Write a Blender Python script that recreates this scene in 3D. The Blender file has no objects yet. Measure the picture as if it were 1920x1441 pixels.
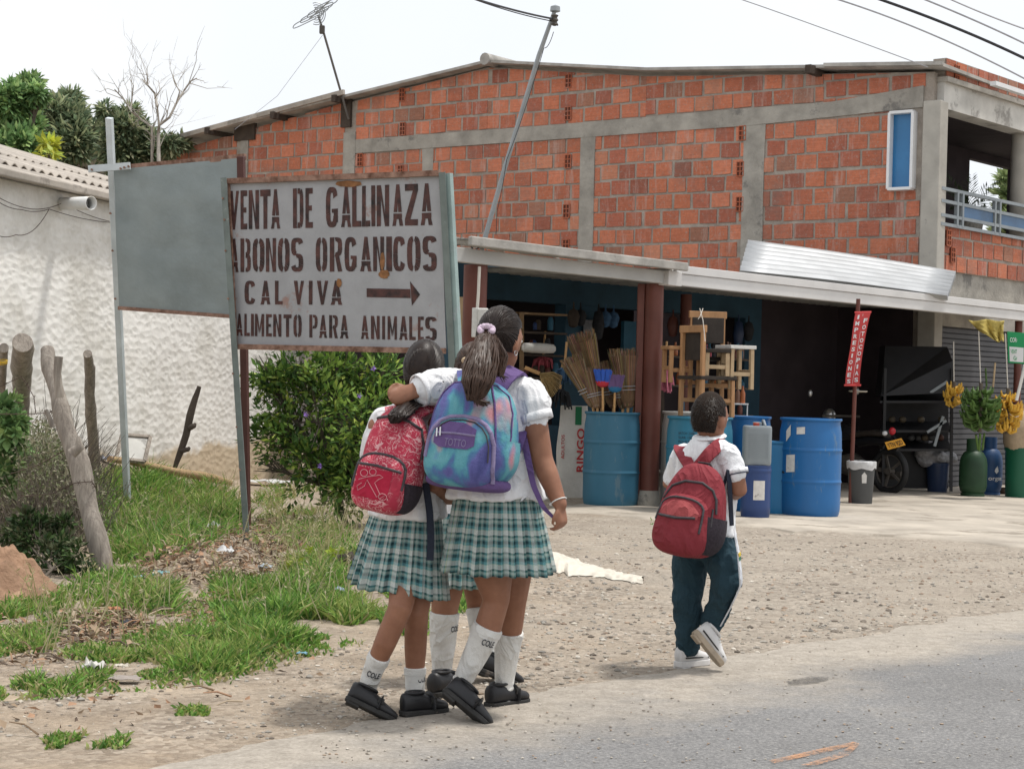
import bpy, bmesh, math, random
from math import sin, cos, pi, radians, sqrt
from mathutils import Vector as V, Matrix, noise
rnd = random.Random(7)
S = bpy.context.scene
COL = S.collection
# ------------------------------------------------------------------ camera, sky, sun, exposure
F, R, H = 3400.0, 0.027, 1.22            # focal length in photo pixels, roll, eye height
cd = bpy.data.cameras.new("camera"); cam = bpy.data.objects.new("camera", cd); COL.objects.link(cam)
cam.location = (0, 0, H); cam.rotation_euler = (pi/2, -R, 0)
cd.sensor_width = 36; cd.lens = F/1920*36; cd.clip_start = .1; cd.clip_end = 3000
S.camera = cam
SUN_DIR = V((0.30, 0.06, 0.95)).normalized()
elev = math.asin(SUN_DIR.z); azim = math.atan2(SUN_DIR.x, SUN_DIR.y)
w = bpy.data.worlds.new("World"); S.world = w; w.use_nodes = True
nt = w.node_tree; nt.nodes.clear()
out = nt.nodes.new("ShaderNodeOutputWorld"); bg = nt.nodes.new("ShaderNodeBackground")
sky = nt.nodes.new("ShaderNodeTexSky"); sky.sky_type = 'NISHITA'; sky.sun_disc = False
sky.sun_elevation = elev; sky.sun_rotation = azim; sky.dust_density = 6; sky.air_density = 1.0
tcw = nt.nodes.new("ShaderNodeTexCoord"); nzw = nt.nodes.new("ShaderNodeTexNoise")
nzw.inputs['Scale'].default_value = 3.0; nzw.inputs['Detail'].default_value = 5
rpw = nt.nodes.new("ShaderNodeValToRGB")
rpw.color_ramp.elements[0].position = .35; rpw.color_ramp.elements[0].color = (8.6, 9.0, 9.5, 1)
rpw.color_ramp.elements[1].position = .65; rpw.color_ramp.elements[1].color = (9.4, 9.5, 9.6, 1)
mxw = nt.nodes.new("ShaderNodeMix"); mxw.data_type = 'RGBA'; mxw.inputs[0].default_value = .9
nt.links.new(tcw.outputs['Generated'], nzw.inputs['Vector']); nt.links.new(nzw.outputs['Fac'], rpw.inputs['Fac'])
nt.links.new(sky.outputs[0], mxw.inputs[6]); nt.links.new(rpw.outputs[0], mxw.inputs[7])
nt.links.new(mxw.outputs[2], bg.inputs['Color']); bg.inputs['Strength'].default_value = .093
nt.links.new(bg.outputs[0], out.inputs[0])
sd = bpy.data.lights.new("sun", 'SUN'); sun = bpy.data.objects.new("sun", sd); COL.objects.link(sun)
sd.energy = 2.3; sd.angle = radians(5); sd.color = (1, .96, .90)
sun.rotation_euler = (-SUN_DIR).to_track_quat('-Z', 'Y').to_euler()
S.view_settings.view_transform = 'Standard'; S.view_settings.look = 'None'
S.view_settings.exposure = .34; S.view_settings.gamma = 1
S.cycles.max_bounces = 6; S.cycles.diffuse_bounces = 3; S.cycles.glossy_bounces = 2; S.cycles.transparent_max_bounces = 6
# ------------------------------------------------------------------ pixel helpers
CR, SR = cos(R), sin(R)
def ray(px, py):
    u, v = px-960, 720.5-py
    return V(((u*CR - v*SR)/F, 1.0, (u*SR + v*CR)/F))
def P(px, py, Y):
    return V((0, 0, H)) + ray(px, py)*Y
def onplane(px, py, p0, n):
    d = ray(px, py); o = V((0, 0, H)); return o + d*((p0-o).dot(n)/d.dot(n))
def sst(a, b, x):
    t = max(0, min(1, (x-a)/(b-a))); return t*t*(3-2*t)
def T(x, y):                               # terrain height
    z = -.016*max(0, x-1.5)*sst(14, 18, y)
    z += .47*sst(-2.9, -4.4, x)*sst(12.3, 16, y)
    z += .10*math.exp(-((x+1.75)**2/.5+(y-11.9)**2/1.2))
    z += .012*noise.noise(V((x*.9, y*.9, 1)))*sst(-.5, 1.0, (7.2+1.15*(x-.1))*-1+y+1)
    return z
def G(px, py, dz=0):                       # pixel on the ground -> world point
    d = ray(px, py); z = 0
    for _ in range(12):
        Y = (H-z)/max(-d.z, 1e-4); z = .5*z+.5*T(d.x*Y, Y)
    p = V((0, 0, H))+d*Y; p.z = T(p.x, p.y)+dz; return p
X3, Y3, Z3 = V((1, 0, 0)), V((0, 1, 0)), V((0, 0, 1))
# ------------------------------------------------------------------ materials
def new_mat(name):
    m = bpy.data.materials.new(name); m.use_nodes = True; t = m.node_tree
    return m, t, t.nodes["Principled BSDF"]
def N(t, kind, **kw):
    n = t.nodes.new("ShaderNode"+kind)
    for k, v in sorted(kw.items(), key=lambda q: q[0][0] != '_'):
        if k.startswith('_'): setattr(n, k[1:], v)
        else: n.inputs[k].default_value = v
    return n
def ramp(t, fac, stops, mode='LINEAR'):
    r = t.nodes.new("ShaderNodeValToRGB"); r.color_ramp.interpolation = mode
    el = r.color_ramp.elements
    while len(el) < len(stops): el.new(.5)
    for e, (p, c) in zip(el, stops):
        e.position = p; e.color = (c[0], c[1], c[2], 1) if hasattr(c, '__len__') else (c, c, c, 1)
    t.links.new(fac, r.inputs['Fac']); return r.outputs['Color']
def mixc(t, fac, a, b, mode='MIX'):
    m = t.nodes.new("ShaderNodeMix"); m.data_type = 'RGBA'; m.blend_type = mode
    for s, i in ((fac, 0), (a, 6), (b, 7)):
        if isinstance(s, (int, float)): m.inputs[i].default_value = s
        elif isinstance(s, (tuple, list)): m.inputs[i].default_value = (*s[:3], 1)
        else: t.links.new(s, m.inputs[i])
    return m.outputs[2]
def math_(t, op, a, b=None):
    m = t.nodes.new("ShaderNodeMath"); m.operation = op
    for s, i in ((a, 0), (b, 1)):
        if s is None: continue
        if isinstance(s, (int, float)): m.inputs[i].default_value = s
        else: t.links.new(s, m.inputs[i])
    return m.outputs[0]
def coords(t, kind='Object', scale=None):
    c = t.nodes.new("ShaderNodeTexCoord").outputs[kind]
    if scale:
        mp = t.nodes.new("ShaderNodeMapping"); mp.inputs['Scale'].default_value = scale
        t.links.new(c, mp.inputs['Vector']); c = mp.outputs[0]
    return c
def nz(t, vec, scale, detail=4, rough=.6, dist=0):
    n = N(t, "TexNoise", Scale=scale, Detail=detail, Roughness=rough, Distortion=dist)
    t.links.new(vec, n.inputs['Vector']); return n.outputs['Fac']
def bumpn(t, b, h, strength, dist=.01):
    n = N(t, "Bump", Strength=strength, Distance=dist); t.links.new(h, n.inputs['Height'])
    t.links.new(n.outputs[0], b.inputs['Normal'])
def mat(name, col, rough=.75, var=.2, scale=6, bump=.25, bscale=70, metal=0, col2=None, spot=None, stretch=None, spec=.35, bdist=.006):
    m, t, b = new_mat(name); c = coords(t, 'Object', stretch)
    lo = [x*(1-var) for x in col]; hi = [min(1, x*(1+var)) for x in (col2 or col)]
    o = ramp(t, nz(t, c, scale, 5), [(.3, lo), (.7, hi)])
    if spot:                               # (colour, scale, threshold) rust, chips or dirt with a shape of its own
        f = ramp(t, nz(t, c, spot[1], 6, .7), [(spot[2], 0), (spot[2]+.07, 1)]); o = mixc(t, f, o, spot[0])
    t.links.new(o, b.inputs['Base Color'])
    b.inputs['Roughness'].default_value = rough; b.inputs['Metallic'].default_value = metal
    b.inputs['Specular IOR Level'].default_value = spec
    if bump: bumpn(t, b, nz(t, c, bscale, 4), bump, bdist)
    return m
def attr_mat(name, rough=.85, bump=.4, bscale=60, var=.15, attr='Col', trans=0, stain=None):
    m, t, b = new_mat(name); c = coords(t)
    a = t.nodes.new("ShaderNodeAttribute"); a.attribute_name = attr
    f = ramp(t, nz(t, c, bscale*.35, 5), [(.25, 1-var), (.75, 1+var)])
    o = mixc(t, 1.0, a.outputs['Color'], f, 'MULTIPLY')
    if stain:
        fs = ramp(t, nz(t, c, stain[1], 6, .65), [(stain[2], 0), (stain[2]+.12, stain[3])]); o = mixc(t, fs, o, stain[0])
    t.links.new(o, b.inputs['Base Color']); b.inputs['Roughness'].default_value = rough
    b.inputs['Specular IOR Level'].default_value = .25
    if trans:
        b.inputs['Subsurface Weight'].default_value = 0
        tr = N(t, "BsdfTranslucent"); t.links.new(o, tr.inputs['Color'])
        mx = N(t, "MixShader", Fac=trans); t.links.new(b.outputs[0], mx.inputs[1]); t.links.new(tr.outputs[0], mx.inputs[2])
        t.links.new(mx.outputs[0], t.nodes["Material Output"].inputs['Surface'])
    if bump: bumpn(t, b, nz(t, c, bscale, 5), bump, .01)
    return m
# ------------------------------------------------------------------ mesh collector
WL = {}                                     # world location of every Empty / object that parents something
class MB:
    def __init__(s): s.v = []; s.f = []; s.m = []; s.c = []; s.uv = []; s.hasuv = False
    def add(s, vs, fs, mi=0, col=None, uvs=None):
        o = len(s.v); s.v += [V(p) for p in vs]
        for k, f in enumerate(fs):
            s.f.append([o+i for i in f]); s.m.append(mi); s.c.append(col)
            s.uv.append([uvs[i] for i in f] if uvs else None)
        if uvs: s.hasuv = True
        return s
    def box(s, c, d, rot=None, mi=0, col=None):
        vs = []
        for i in (-.5, .5):
            for j in (-.5, .5):
                for k in (-.5, .5):
                    p = V((i*d[0], j*d[1], k*d[2])); vs.append((rot @ p if rot else p)+V(c))
        return s.add(vs, [(0, 1, 3, 2), (4, 6, 7, 5), (0, 4, 5, 1), (2, 3, 7, 6), (0, 2, 6, 4), (1, 5, 7, 3)], mi, col)
    def bar(s, p, q, w, h, up=Z3, mi=0, col=None):
        p, q = V(p), V(q); d = q-p; L = d.length; d = d/L; x = d.cross(up)
        x = x.normalized() if x.length > 1e-5 else X3.copy(); u = x.cross(d)
        rot = Matrix((x, d, u)).transposed(); return s.box((p+q)/2, (w, L, h), rot, mi, col)
    def prism(s, poly, off, mi=0, col=None):
        n = len(poly); a = [V(p) for p in poly]; b = [p+V(off) for p in a]
        fs = [list(range(n)), [n+i for i in reversed(range(n))]]+[(i, n+i, n+(i+1) % n, (i+1) % n) for i in range(n)]
        return s.add(a+b, fs, mi, col)
    def loft(s, rings, caps=True, closed=True, mi=0, col=None):
        n = len(rings[0]); vs = [p for r in rings for p in r]; fs = []
        for k in range(len(rings)-1):
            for i in range(n if closed else n-1):
                j = (i+1) % n; fs.append((k*n+i, k*n+j, (k+1)*n+j, (k+1)*n+i))
        if caps: fs.append(list(reversed(range(n)))); fs.append([(len(rings)-1)*n+i for i in range(n)])
        return s.add(vs, fs, mi, col)
    def tube(s, pts, r, n=8, caps=True, round_=False, mi=0, col=None, flat=1.0, up=None):
        pts = [V(p) for p in pts]; rs = list(r) if hasattr(r, '__len__') else [r]*len(pts)
        if round_:
            def ext(a, b, ra):
                d = (a-b).normalized(); return [(a+d*ra*sin(q), ra*cos(q)) for q in (1.45, 1.05, .6, .25)]
            h = ext(pts[0], pts[1], rs[0]); e = ext(pts[-1], pts[-2], rs[-1])[::-1]
            pts = [a for a, _ in h]+pts+[a for a, _ in e]; rs = [b for _, b in h]+rs+[b for _, b in e]
        T0 = None; rings = []
        for i, p in enumerate(pts):
            d = (pts[min(i+1, len(pts)-1)]-pts[max(i-1, 0)])
            d = d.normalized() if d.length > 1e-9 else Z3
            if T0 is None:
                u = up if up is not None else (Z3 if abs(d.z) < .9 else X3); x = d.cross(u).normalized()
            else: x = (x-d*x.dot(d)).normalized()
            T0 = d; y = d.cross(x)
            rings.append([p+x*(rs[i]*cos(2*pi*k/n))+y*(rs[i]*flat*sin(2*pi*k/n)) for k in range(n)])
        return s.loft(rings, caps, True, mi, col)
    def lathe(s, prof, c=(0, 0, 0), n=32, rot=None, caps=True, mi=0, col=None):
        rings = []
        for r, z in prof:
            ring = [V((r*cos(2*pi*k/n), r*sin(2*pi*k/n), z)) for k in range(n)]
            rings.append([(rot @ p if rot else p)+V(c) for p in ring])
        return s.loft(rings, caps, True, mi, col)
    def ellip(s, c, rx, ry, rz, rot=None, nu=20, nv=12, mi=0, col=None, e=1.0):
        prof = []
        rings = []
        for i in range(1, nv):
            th = -pi/2+pi*i/nv; ring = []
            for k in range(nu):
                ph = 2*pi*k/nu; p = V((rx*cos(th)*cos(ph), ry*cos(th)*sin(ph), rz*sin(th)))
                ring.append((rot @ p if rot else p)+V(c))
            rings.append(ring)
        return s.loft(rings, True, True, mi, col)
    def build(s, name, mats, parent=None, smooth=None, world=True, bevel=0, loc=None):
        me = bpy.data.meshes.new(name); off = V((0, 0, 0))
        if world and parent is not None: off = WL.get(parent.name, V((0, 0, 0)))
        if loc is not None: off = V(loc)
        me.from_pydata([tuple(p-off) for p in s.v], [], s.f); me.validate(clean_customdata=False)
        mats = mats if isinstance(mats, (list, tuple)) else [mats]
        for m in mats: me.materials.append(m)
        if len(me.polygons) == len(s.f):
            if len(mats) > 1: me.polygons.foreach_set("material_index", s.m)
            if any(c is not None for c in s.c):
                a = me.color_attributes.new("Col", 'FLOAT_COLOR', 'CORNER'); d = []
                for f, c in zip(s.f, s.c): d += [*(c or (.5, .5, .5)), 1.0]*len(f)
                a.data.foreach_set("color", d)
            if s.hasuv:
                u = me.uv_layers.new(name="UVMap"); d = []
                for f, q in zip(s.f, s.uv):
                    for k in range(len(f)): d += list(q[k]) if q else [0, 0]
                u.data.foreach_set("uv", d)
        bm = bmesh.new(); bm.from_mesh(me); bmesh.ops.recalc_face_normals(bm, faces=bm.faces) if not getattr(s, 'open', False) else None
        bm.to_mesh(me); bm.free()
        if smooth is not None:
            me.polygons.foreach_set("use_smooth", [True]*len(me.polygons)); me.set_sharp_from_angle(angle=radians(smooth))
        o = bpy.data.objects.new(name, me); COL.objects.link(o)
        if parent is not None: o.parent = parent; WL[o.name] = WL.get(parent.name, V((0, 0, 0)))
        else:
            o.location = off; WL[o.name] = off
        if bevel:
            b = o.modifiers.new("bevel", 'BEVEL'); b.width = bevel; b.segments = 2; b.limit_method = 'ANGLE'
        return o
def tag(o, label=None, cat=None, group=None, kind=None):
    for k, v in (('label', label), ('category', cat), ('group', group), ('kind', kind)):
        if v: o[k] = v
    return o
def thing(name, label, cat, loc=(0, 0, 0), group=None, rz=0):
    o = bpy.data.objects.new(name, None); COL.objects.link(o); o.location = loc; o.rotation_euler = (0, 0, rz)
    o.empty_display_size = .1; WL[o.name] = V(loc); return tag(o, label, cat, group)
def copy_tree(o, parent=None):
    c = o.copy(); COL.objects.link(c); c.parent = parent
    for ch in list(o.children): copy_tree(ch, c)
    return c
def fuse(mb, name, mats, parent, voxel=.006, it=4, world=True, wrinkle=None):
    """union of overlapping closed shapes as ONE continuous smooth surface"""
    me = bpy.data.meshes.new("tmp"); off = WL.get(parent.name, V((0, 0, 0))) if (parent and world) else V((0, 0, 0))
    me.from_pydata([tuple(p) for p in mb.v], [], mb.f)
    bm = bmesh.new(); bm.from_mesh(me); bmesh.ops.recalc_face_normals(bm, faces=bm.faces); bm.to_mesh(me); bm.free()
    o = bpy.data.objects.new("tmp", me); COL.objects.link(o)
    r = o.modifiers.new("r", 'REMESH'); r.mode = 'VOXEL'; r.voxel_size = voxel
    if it: s = o.modifiers.new("s", 'SMOOTH'); s.factor = .5; s.iterations = it
    dg = bpy.context.evaluated_depsgraph_get(); nm = bpy.data.meshes.new_from_object(o.evaluated_get(dg))
    bpy.data.objects.remove(o); bpy.data.meshes.remove(me)
    if wrinkle:
        amp, sc = wrinkle
        for v in nm.vertices:
            c = v.co; q = V((c.x*sc[0]+c.z*sc[2]*.5, c.y*sc[1], c.z*sc[2]-c.x*sc[0]*.4)); k = noise.noise(q)+.9*(.35-abs(noise.noise(q*1.7+V((5, 5, 5)))))+.35*(.3-abs(noise.noise(q*3.9)))
            v.co = c + v.normal*amp*k
    nm.transform(Matrix.Translation(-off)); nm.name = name
    for m in (mats if isinstance(mats, (list, tuple)) else [mats]): nm.materials.append(m)
    nm.polygons.foreach_set("use_smooth", [True]*len(nm.polygons))
    o = bpy.data.objects.new(name, nm); COL.objects.link(o)
    if parent: o.parent = parent; WL[o.name] = WL.get(parent.name, V((0, 0, 0)))
    return o
def text_mesh(txt, size=1.0, bold=0.0, align='CENTER'):
    cu = bpy.data.curves.new("t", 'FONT'); cu.body = txt; cu.size = size; cu.offset = bold; cu.align_x = align; cu.resolution_u = 3
    o = bpy.data.objects.new("t", cu); COL.objects.link(o)
    dg = bpy.context.evaluated_depsgraph_get(); me = bpy.data.meshes.new_from_object(o.evaluated_get(dg))
    vs = [v.co.copy() for v in me.vertices]; fs = [list(p.vertices) for p in me.polygons]
    bpy.data.objects.remove(o); bpy.data.curves.remove(cu); bpy.data.meshes.remove(me)
    return vs, fs
def put_text(mb, txt, org, ex, ey, w, h, bold=0.0, mi=0, off=None, warp=None):
    """text fitted in a w x h box centred on org in the plane (ex, ey)"""
    vs, fs = text_mesh(txt, 1.0, bold)
    x0, x1 = min(v.x for v in vs), max(v.x for v in vs); y0, y1 = min(v.y for v in vs), max(v.y for v in vs)
    pts = []
    for v in vs:
        a = ((v.x-x0)/(x1-x0)-.5)*w; b = ((v.y-y0)/(y1-y0)-.5)*h
        pts.append(warp(a, b) if warp else V(org)+ex*a+ey*b)
    mb.add(pts, fs, mi); mb.open = True
def ring_pts(c, a, b, rx, ry, n=24, e=2.0):
    out = []
    for k in range(n):
        t = 2*pi*k/n; ct, st = cos(t), sin(t)
        out.append(V(c)+a*(rx*math.copysign(abs(ct)**(2/e), ct))+b*(ry*math.copysign(abs(st)**(2/e), st)))
    return out
def lerp(a, b, t): return a+(b-a)*t
def jit(a): return rnd.uniform(-a, a)
# ------------------------------------------------------------------ materials of the setting
def m_dirt():
    m, t, b = new_mat("dirt"); c = coords(t)
    o = ramp(t, nz(t, c, .55, 6, .65), [(.3, (.40, .315, .235)), (.55, (.49, .41, .325)), (.75, (.53, .465, .385))])
    f = ramp(t, nz(t, c, 3.2, 6, .7), [(.35, .74), (.65, 1.12)]); o = mixc(t, 1, o, f, 'MULTIPLY')
    sx_ = t.nodes.new('ShaderNodeSeparateXYZ'); t.links.new(c, sx_.inputs[0]); gx = ramp(t, math_(t, 'ADD', math_(t, 'MULTIPLY', sx_.outputs['X'], .18), nz(t, c, .5, 4)), [(.35, 0), (.75, .75)]); gg = ramp(t, nz(t, c, 2.0, 6, .7), [(.3, (.36, .325, .285)), (.7, (.49, .455, .405))]); o = mixc(t, gx, o, gg)
    v = N(t, "TexVoronoi", Scale=34); v.feature = 'F1'; t.links.new(c, v.inputs['Vector'])
    f2 = ramp(t, nz(t, c, 1.3, 4, .6), [(.38, .05), (.62, .65)])                # gravelly patches
    g = ramp(t, v.outputs['Color'], [(.15, (.18, .155, .13)), (.5, (.37, .325, .28)), (.85, (.57, .51, .44))]); o = mixc(t, f2, o, g)
    f3 = ramp(t, nz(t, c, 40, 3, .7), [(.3, .8), (.7, 1.15)]); o = mixc(t, 1, o, f3, 'MULTIPLY')
    blot = ramp(t, nz(t, coords(t, 'Object', (.8, 1.4, 1)), 1.6, 6, .7), [(.36, (.84, .82, .79)), (.62, (1, .98, .95))]); o = mixc(t, 1, o, blot, 'MULTIPLY'); o = mixc(t, 1, o, (1.06, 1.05, 1.04), 'MULTIPLY')
    t.links.new(o, b.inputs['Base Color']); b.inputs['Roughness'].default_value = .95; b.inputs['Specular IOR Level'].default_value = .15
    h = math_(t, 'ADD', math_(t, 'MULTIPLY', nz(t, c, 18, 6, .75), 1.2), math_(t, 'MULTIPLY', v.outputs['Distance'], -.5))
    bumpn(t, b, h, .9, .03); return m
EDGE0, EDGE1 = G(1000, 1299), G(1920, 1139)
EDGE0.z = EDGE1.z = 0
RD = (EDGE1-EDGE0).normalized(); RN = V((RD.y, -RD.x, 0))          # along the road; towards the camera
def m_asphalt():
    m, t, b = new_mat("asphalt"); c = coords(t)
    g = nz(t, c, 95, 3, .8)
    o = ramp(t, g, [(.3, (.10, .103, .108)), (.52, (.20, .20, .203)), (.66, (.30, .295, .285)), (.74, (.44, .43, .41))])
    pch = ramp(t, nz(t, c, .8, 5), [(.35, .86), (.65, 1.12)]); o = mixc(t, 1, o, pch, 'MULTIPLY')
    a = t.nodes.new("ShaderNodeAttribute"); a.attribute_name = 'edge'
    e = math_(t, 'ADD', a.outputs['Fac'], math_(t, 'MULTIPLY', math_(t, 'SUBTRACT', nz(t, c, 1.1, 6, .65), .5), 1.3))
    f = ramp(t, e, [(.34, .95), (.80, .10)])
    d = ramp(t, nz(t, c, 14, 5, .7), [(.3, (.30, .265, .22)), (.7, (.46, .41, .35))])
    o = mixc(t, f, o, d); 
    st = ramp(t, nz(t, c, 60, 3, .7), [(.35, .82), (.65, 1.12)]); o = mixc(t, 1, o, st, 'MULTIPLY')
    t.links.new(o, b.inputs['Base Color']); b.inputs['Roughness'].default_value = .9; b.inputs['Specular IOR Level'].default_value = .2
    bumpn(t, b, g, .6, .008); return m
M = {}
M['dirt'] = m_dirt(); M['asphalt'] = m_asphalt()
M['slab'] = mat("pale_slab", (.38, .335, .28), .92, .18, 1.6, .4, 40, col2=(.45, .40, .335), spot=((.27, .235, .19), 1.1, .54))
M['concrete'] = mat("concrete", (.33, .31, .275), .92, .28, 3, .6, 26, spot=((.19, .18, .165), 2.2, .6), bdist=.015)
M['mortar'] = mat("mortar", (.335, .295, .255), .95, .25, 5, .7, 40, bdist=.015)
def m_brick():
    m, t, b = new_mat("brick"); c = coords(t); a = t.nodes.new("ShaderNodeAttribute"); a.attribute_name = 'Col'
    o = mixc(t, 1, a.outputs['Color'], ramp(t, nz(t, c, 17, 5, .7), [(.25, .80), (.75, 1.16)]), 'MULTIPLY')
    rib = nz(t, coords(t, 'Object', (2.5, 2.5, 95)), 1.0, 3, .5); o = mixc(t, 1, o, ramp(t, rib, [(.3, .88), (.7, 1.08)]), 'MULTIPLY')
    o = mixc(t, ramp(t, nz(t, c, 1.1, 6, .7), [(.52, 0), (.70, .55)]), o, (.19, .15, .13))                      # soot and damp
    o = mixc(t, ramp(t, nz(t, coords(t, 'Object', (5, 5, .7)), 1.3, 6, .7), [(.55, 0), (.68, .45)]), o, (.55, .46, .42))   # lime streaks
    o = mixc(t, ramp(t, nz(t, c, 26, 4, .8), [(.57, 0), (.66, .65)]), o, (.36, .33, .30))                         # mortar smears
    t.links.new(o, b.inputs['Base Color']); b.inputs['Roughness'].default_value = .9; b.inputs['Specular IOR Level'].default_value = .15
    bumpn(t, b, math_(t, 'ADD', nz(t, c, 40, 5), math_(t, 'MULTIPLY', rib, .8)), .5, .012); return m
M['brick'] = m_brick()
M['brickhole'] = mat("brick_cell_shade", (.12, .04, .025), .95)
M['whiteplaster'] = None
M['asb'] = mat("fibre_cement", (.37, .355, .33), .9, .3, 4, .5, 50, spot=((.2, .19, .17), 3, .62))
M['asbwarm'] = mat("weathered_roof", (.385, .345, .30), .92, .28, 2.2, .6, 40, spot=((.27, .24, .21), 3.5, .55))
M['greybeam'] = mat("painted_beam", (.46, .46, .45), .6, .12, 2, .15, 40, spot=((.22, .2, .18), 9, .66))
M['whitebeam'] = mat("white_beam", (.62, .61, .60), .55, .08, 2, .15, 40, spot=((.33, .31, .29), 11, .67))
M['tin'] = mat("tin", (.36, .37, .38), .5, .15, 2, .08, 30, metal=.35)
M['maroon'] = mat("maroon_paint", (.135, .045, .033), .5, .2, 3, .2, 40, spot=((.55, .47, .4), 14, .70))
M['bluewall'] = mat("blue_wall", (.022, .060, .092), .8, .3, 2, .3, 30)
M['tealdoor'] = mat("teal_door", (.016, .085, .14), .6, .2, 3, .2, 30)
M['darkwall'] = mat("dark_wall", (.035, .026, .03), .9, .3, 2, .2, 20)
M['darkgoods'] = mat("dark_goods", (.02, .021, .025), .7, .5, 9)
M['shutter'] = mat("shutter", (.068, .068, .074), .55, .2, 2, .15, 30)
M['column'] = mat("pale_column", (.40, .38, .34), .9, .15, 3, .4, 30, spot=((.25, .24, .22), 5, .64))
M['lintel'] = mat("white_lintel", (.50, .49, .46), .85, .2, 2, .3, 30, spot=((.30, .29, .27), 2.4, .55))
M['whiteframe'] = mat("white_frame", (.72, .73, .74), .45, .06, 3, .05)
M['bluepane'] = mat("blue_pane", (.025, .16, .36), .25, .2, 1.3, 0, spec=.5)
M['rail'] = mat("rail_paint", (.24, .27, .29), .5, .12)
M['leafdark'] = None
# ------------------------------------------------------------------ ground, road, pavement
def axis(a, b, step, far):
    k = []; x = a
    while x < b: k.append(x); x += step
    k.append(b); lo = []; hi = []; d = step*2
    x = a
    while x > -far: x -= d; d *= 1.45; lo.append(x)
    d = step*2; x = b
    while x < far: x += d; d *= 1.45; hi.append(x)
    return lo[::-1]+k+hi
xs = axis(-6.0, 8.0, .10, 900); ys = axis(4.5, 27, .10, 900)
mb = MB(); nx = len(xs)
mb.add([V((x, y, T(x, y))) for y in ys for x in xs], [(j*nx+i, j*nx+i+1, (j+1)*nx+i+1, (j+1)*nx+i) for j in range(len(ys)-1) for i in range(nx-1)])
mb.open = True
tag(mb.build("ground", M['dirt'], smooth=60), kind='structure')
mb = MB(); L = [k*.06 for k in range(-140, 240)]; Wd = [0, .03, .08, .15, .3, .5, .75, 1.0, 1.4, 2, 3, 4.5, 7]
rows = []; edge = []
for a in L:
    for q in Wd:
        j = (.16*noise.noise(V((a*.8, 3, 0)))+.08*noise.noise(V((a*3.1, 9, 0)))+.035*noise.noise(V((a*11, 1, 0))))*max(0, 1-q/.5)
        p = EDGE0+RD*a+RN*(q+j); z = T(p.x, p.y); p.z = max(z, -.05)+.004+.012*sst(0, .15, q); rows.append(p); edge.append(min(1, q/1.1))
nw = len(Wd)
mb.add(rows, [(k*nw+i, k*nw+i+1, (k+1)*nw+i+1, (k+1)*nw+i) for k in range(len(L)-1) for i in range(nw-1)]); mb.open = True
road = tag(mb.build("road", M['asphalt'], smooth=60), kind='structure')
at = road.data.attributes.new("edge", 'FLOAT', 'POINT'); at.data.foreach_set("value", edge)
for far in (1,):                            # the road carries on past both ends of the near strip
    for s0, s1 in ((-120, L[0]), (L[-1], 300)):
        mb = MB(); q = [EDGE0+RD*s0, EDGE0+RD*s1, EDGE0+RD*s1+RN*7, EDGE0+RD*s0+RN*7]
        for p in q: p.z = .016
        mb.add(q, [(0, 1, 2, 3)]); mb.open = True; o = mb.build("road", M['asphalt']); tag(o, kind='structure')
        at = o.data.attributes.new("edge", 'FLOAT', 'POINT'); at.data.foreach_set("value", [0, 0, 1, 1])
# faded orange road paint
def m_worn(name, col, dens):
    m, t, b = new_mat(name); c = coords(t); b.inputs['Base Color'].default_value = (*col, 1); b.inputs['Roughness'].default_value = .9
    tr = N(t, "BsdfTransparent"); mx = N(t, "MixShader"); f = ramp(t, math_(t, 'ADD', math_(t, 'MULTIPLY', nz(t, c, 60, 4, .8), .6), math_(t, 'MULTIPLY', nz(t, c, 7, 3), .4)), [(.42, .02), (.58, dens)])
    t.links.new(f, mx.inputs[0]); t.links.new(tr.outputs[0], mx.inputs[1]); t.links.new(b.outputs[0], mx.inputs[2]); t.links.new(mx.outputs[0], t.nodes["Material Output"].inputs['Surface']); return m
M['orangepaint'] = m_worn("worn_orange_paint", (.52, .27, .14), .8)
mb = MB()
def road_patch(pxs, dz):
    ps = [G(x, y) for x, y in pxs]
    for p in ps: p.z = .016+dz
    return ps
for k, q in enumerate(([(1440, 1436), (1452, 1441), (1545, 1421), (1612, 1404), (1600, 1400), (1530, 1415)], [(1500, 1446), (1530, 1446), (1590, 1428), (1612, 1406), (1595, 1409), (1570, 1424)])):
    ps = road_patch(q, .004+.002*k); n = len(ps); mb.add(ps, [list(range(n))])
mb.open = True; mb.build("painted_marking", M['orangepaint'], road)
# oil / damp stain is part of the asphalt: small dark worn patch
M['darkpatch'] = m_worn("oil_stain", (.09, .085, .08), .75)
mb = MB(); cpt = G(1515, 1284); cpt.z = .021; ps = []
for k in range(28):
    a = 2*pi*k/28; rr = 1+.35*noise.noise(V((cos(a)*2, sin(a)*2, 4))); ps.append(cpt+RD*(.15*rr*cos(a))+RN*(.055*rr*sin(a)))
mb.add(ps, [list(range(28))]); mb.open = True; mb.build("worn_patch", M['darkpatch'], road)
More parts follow.
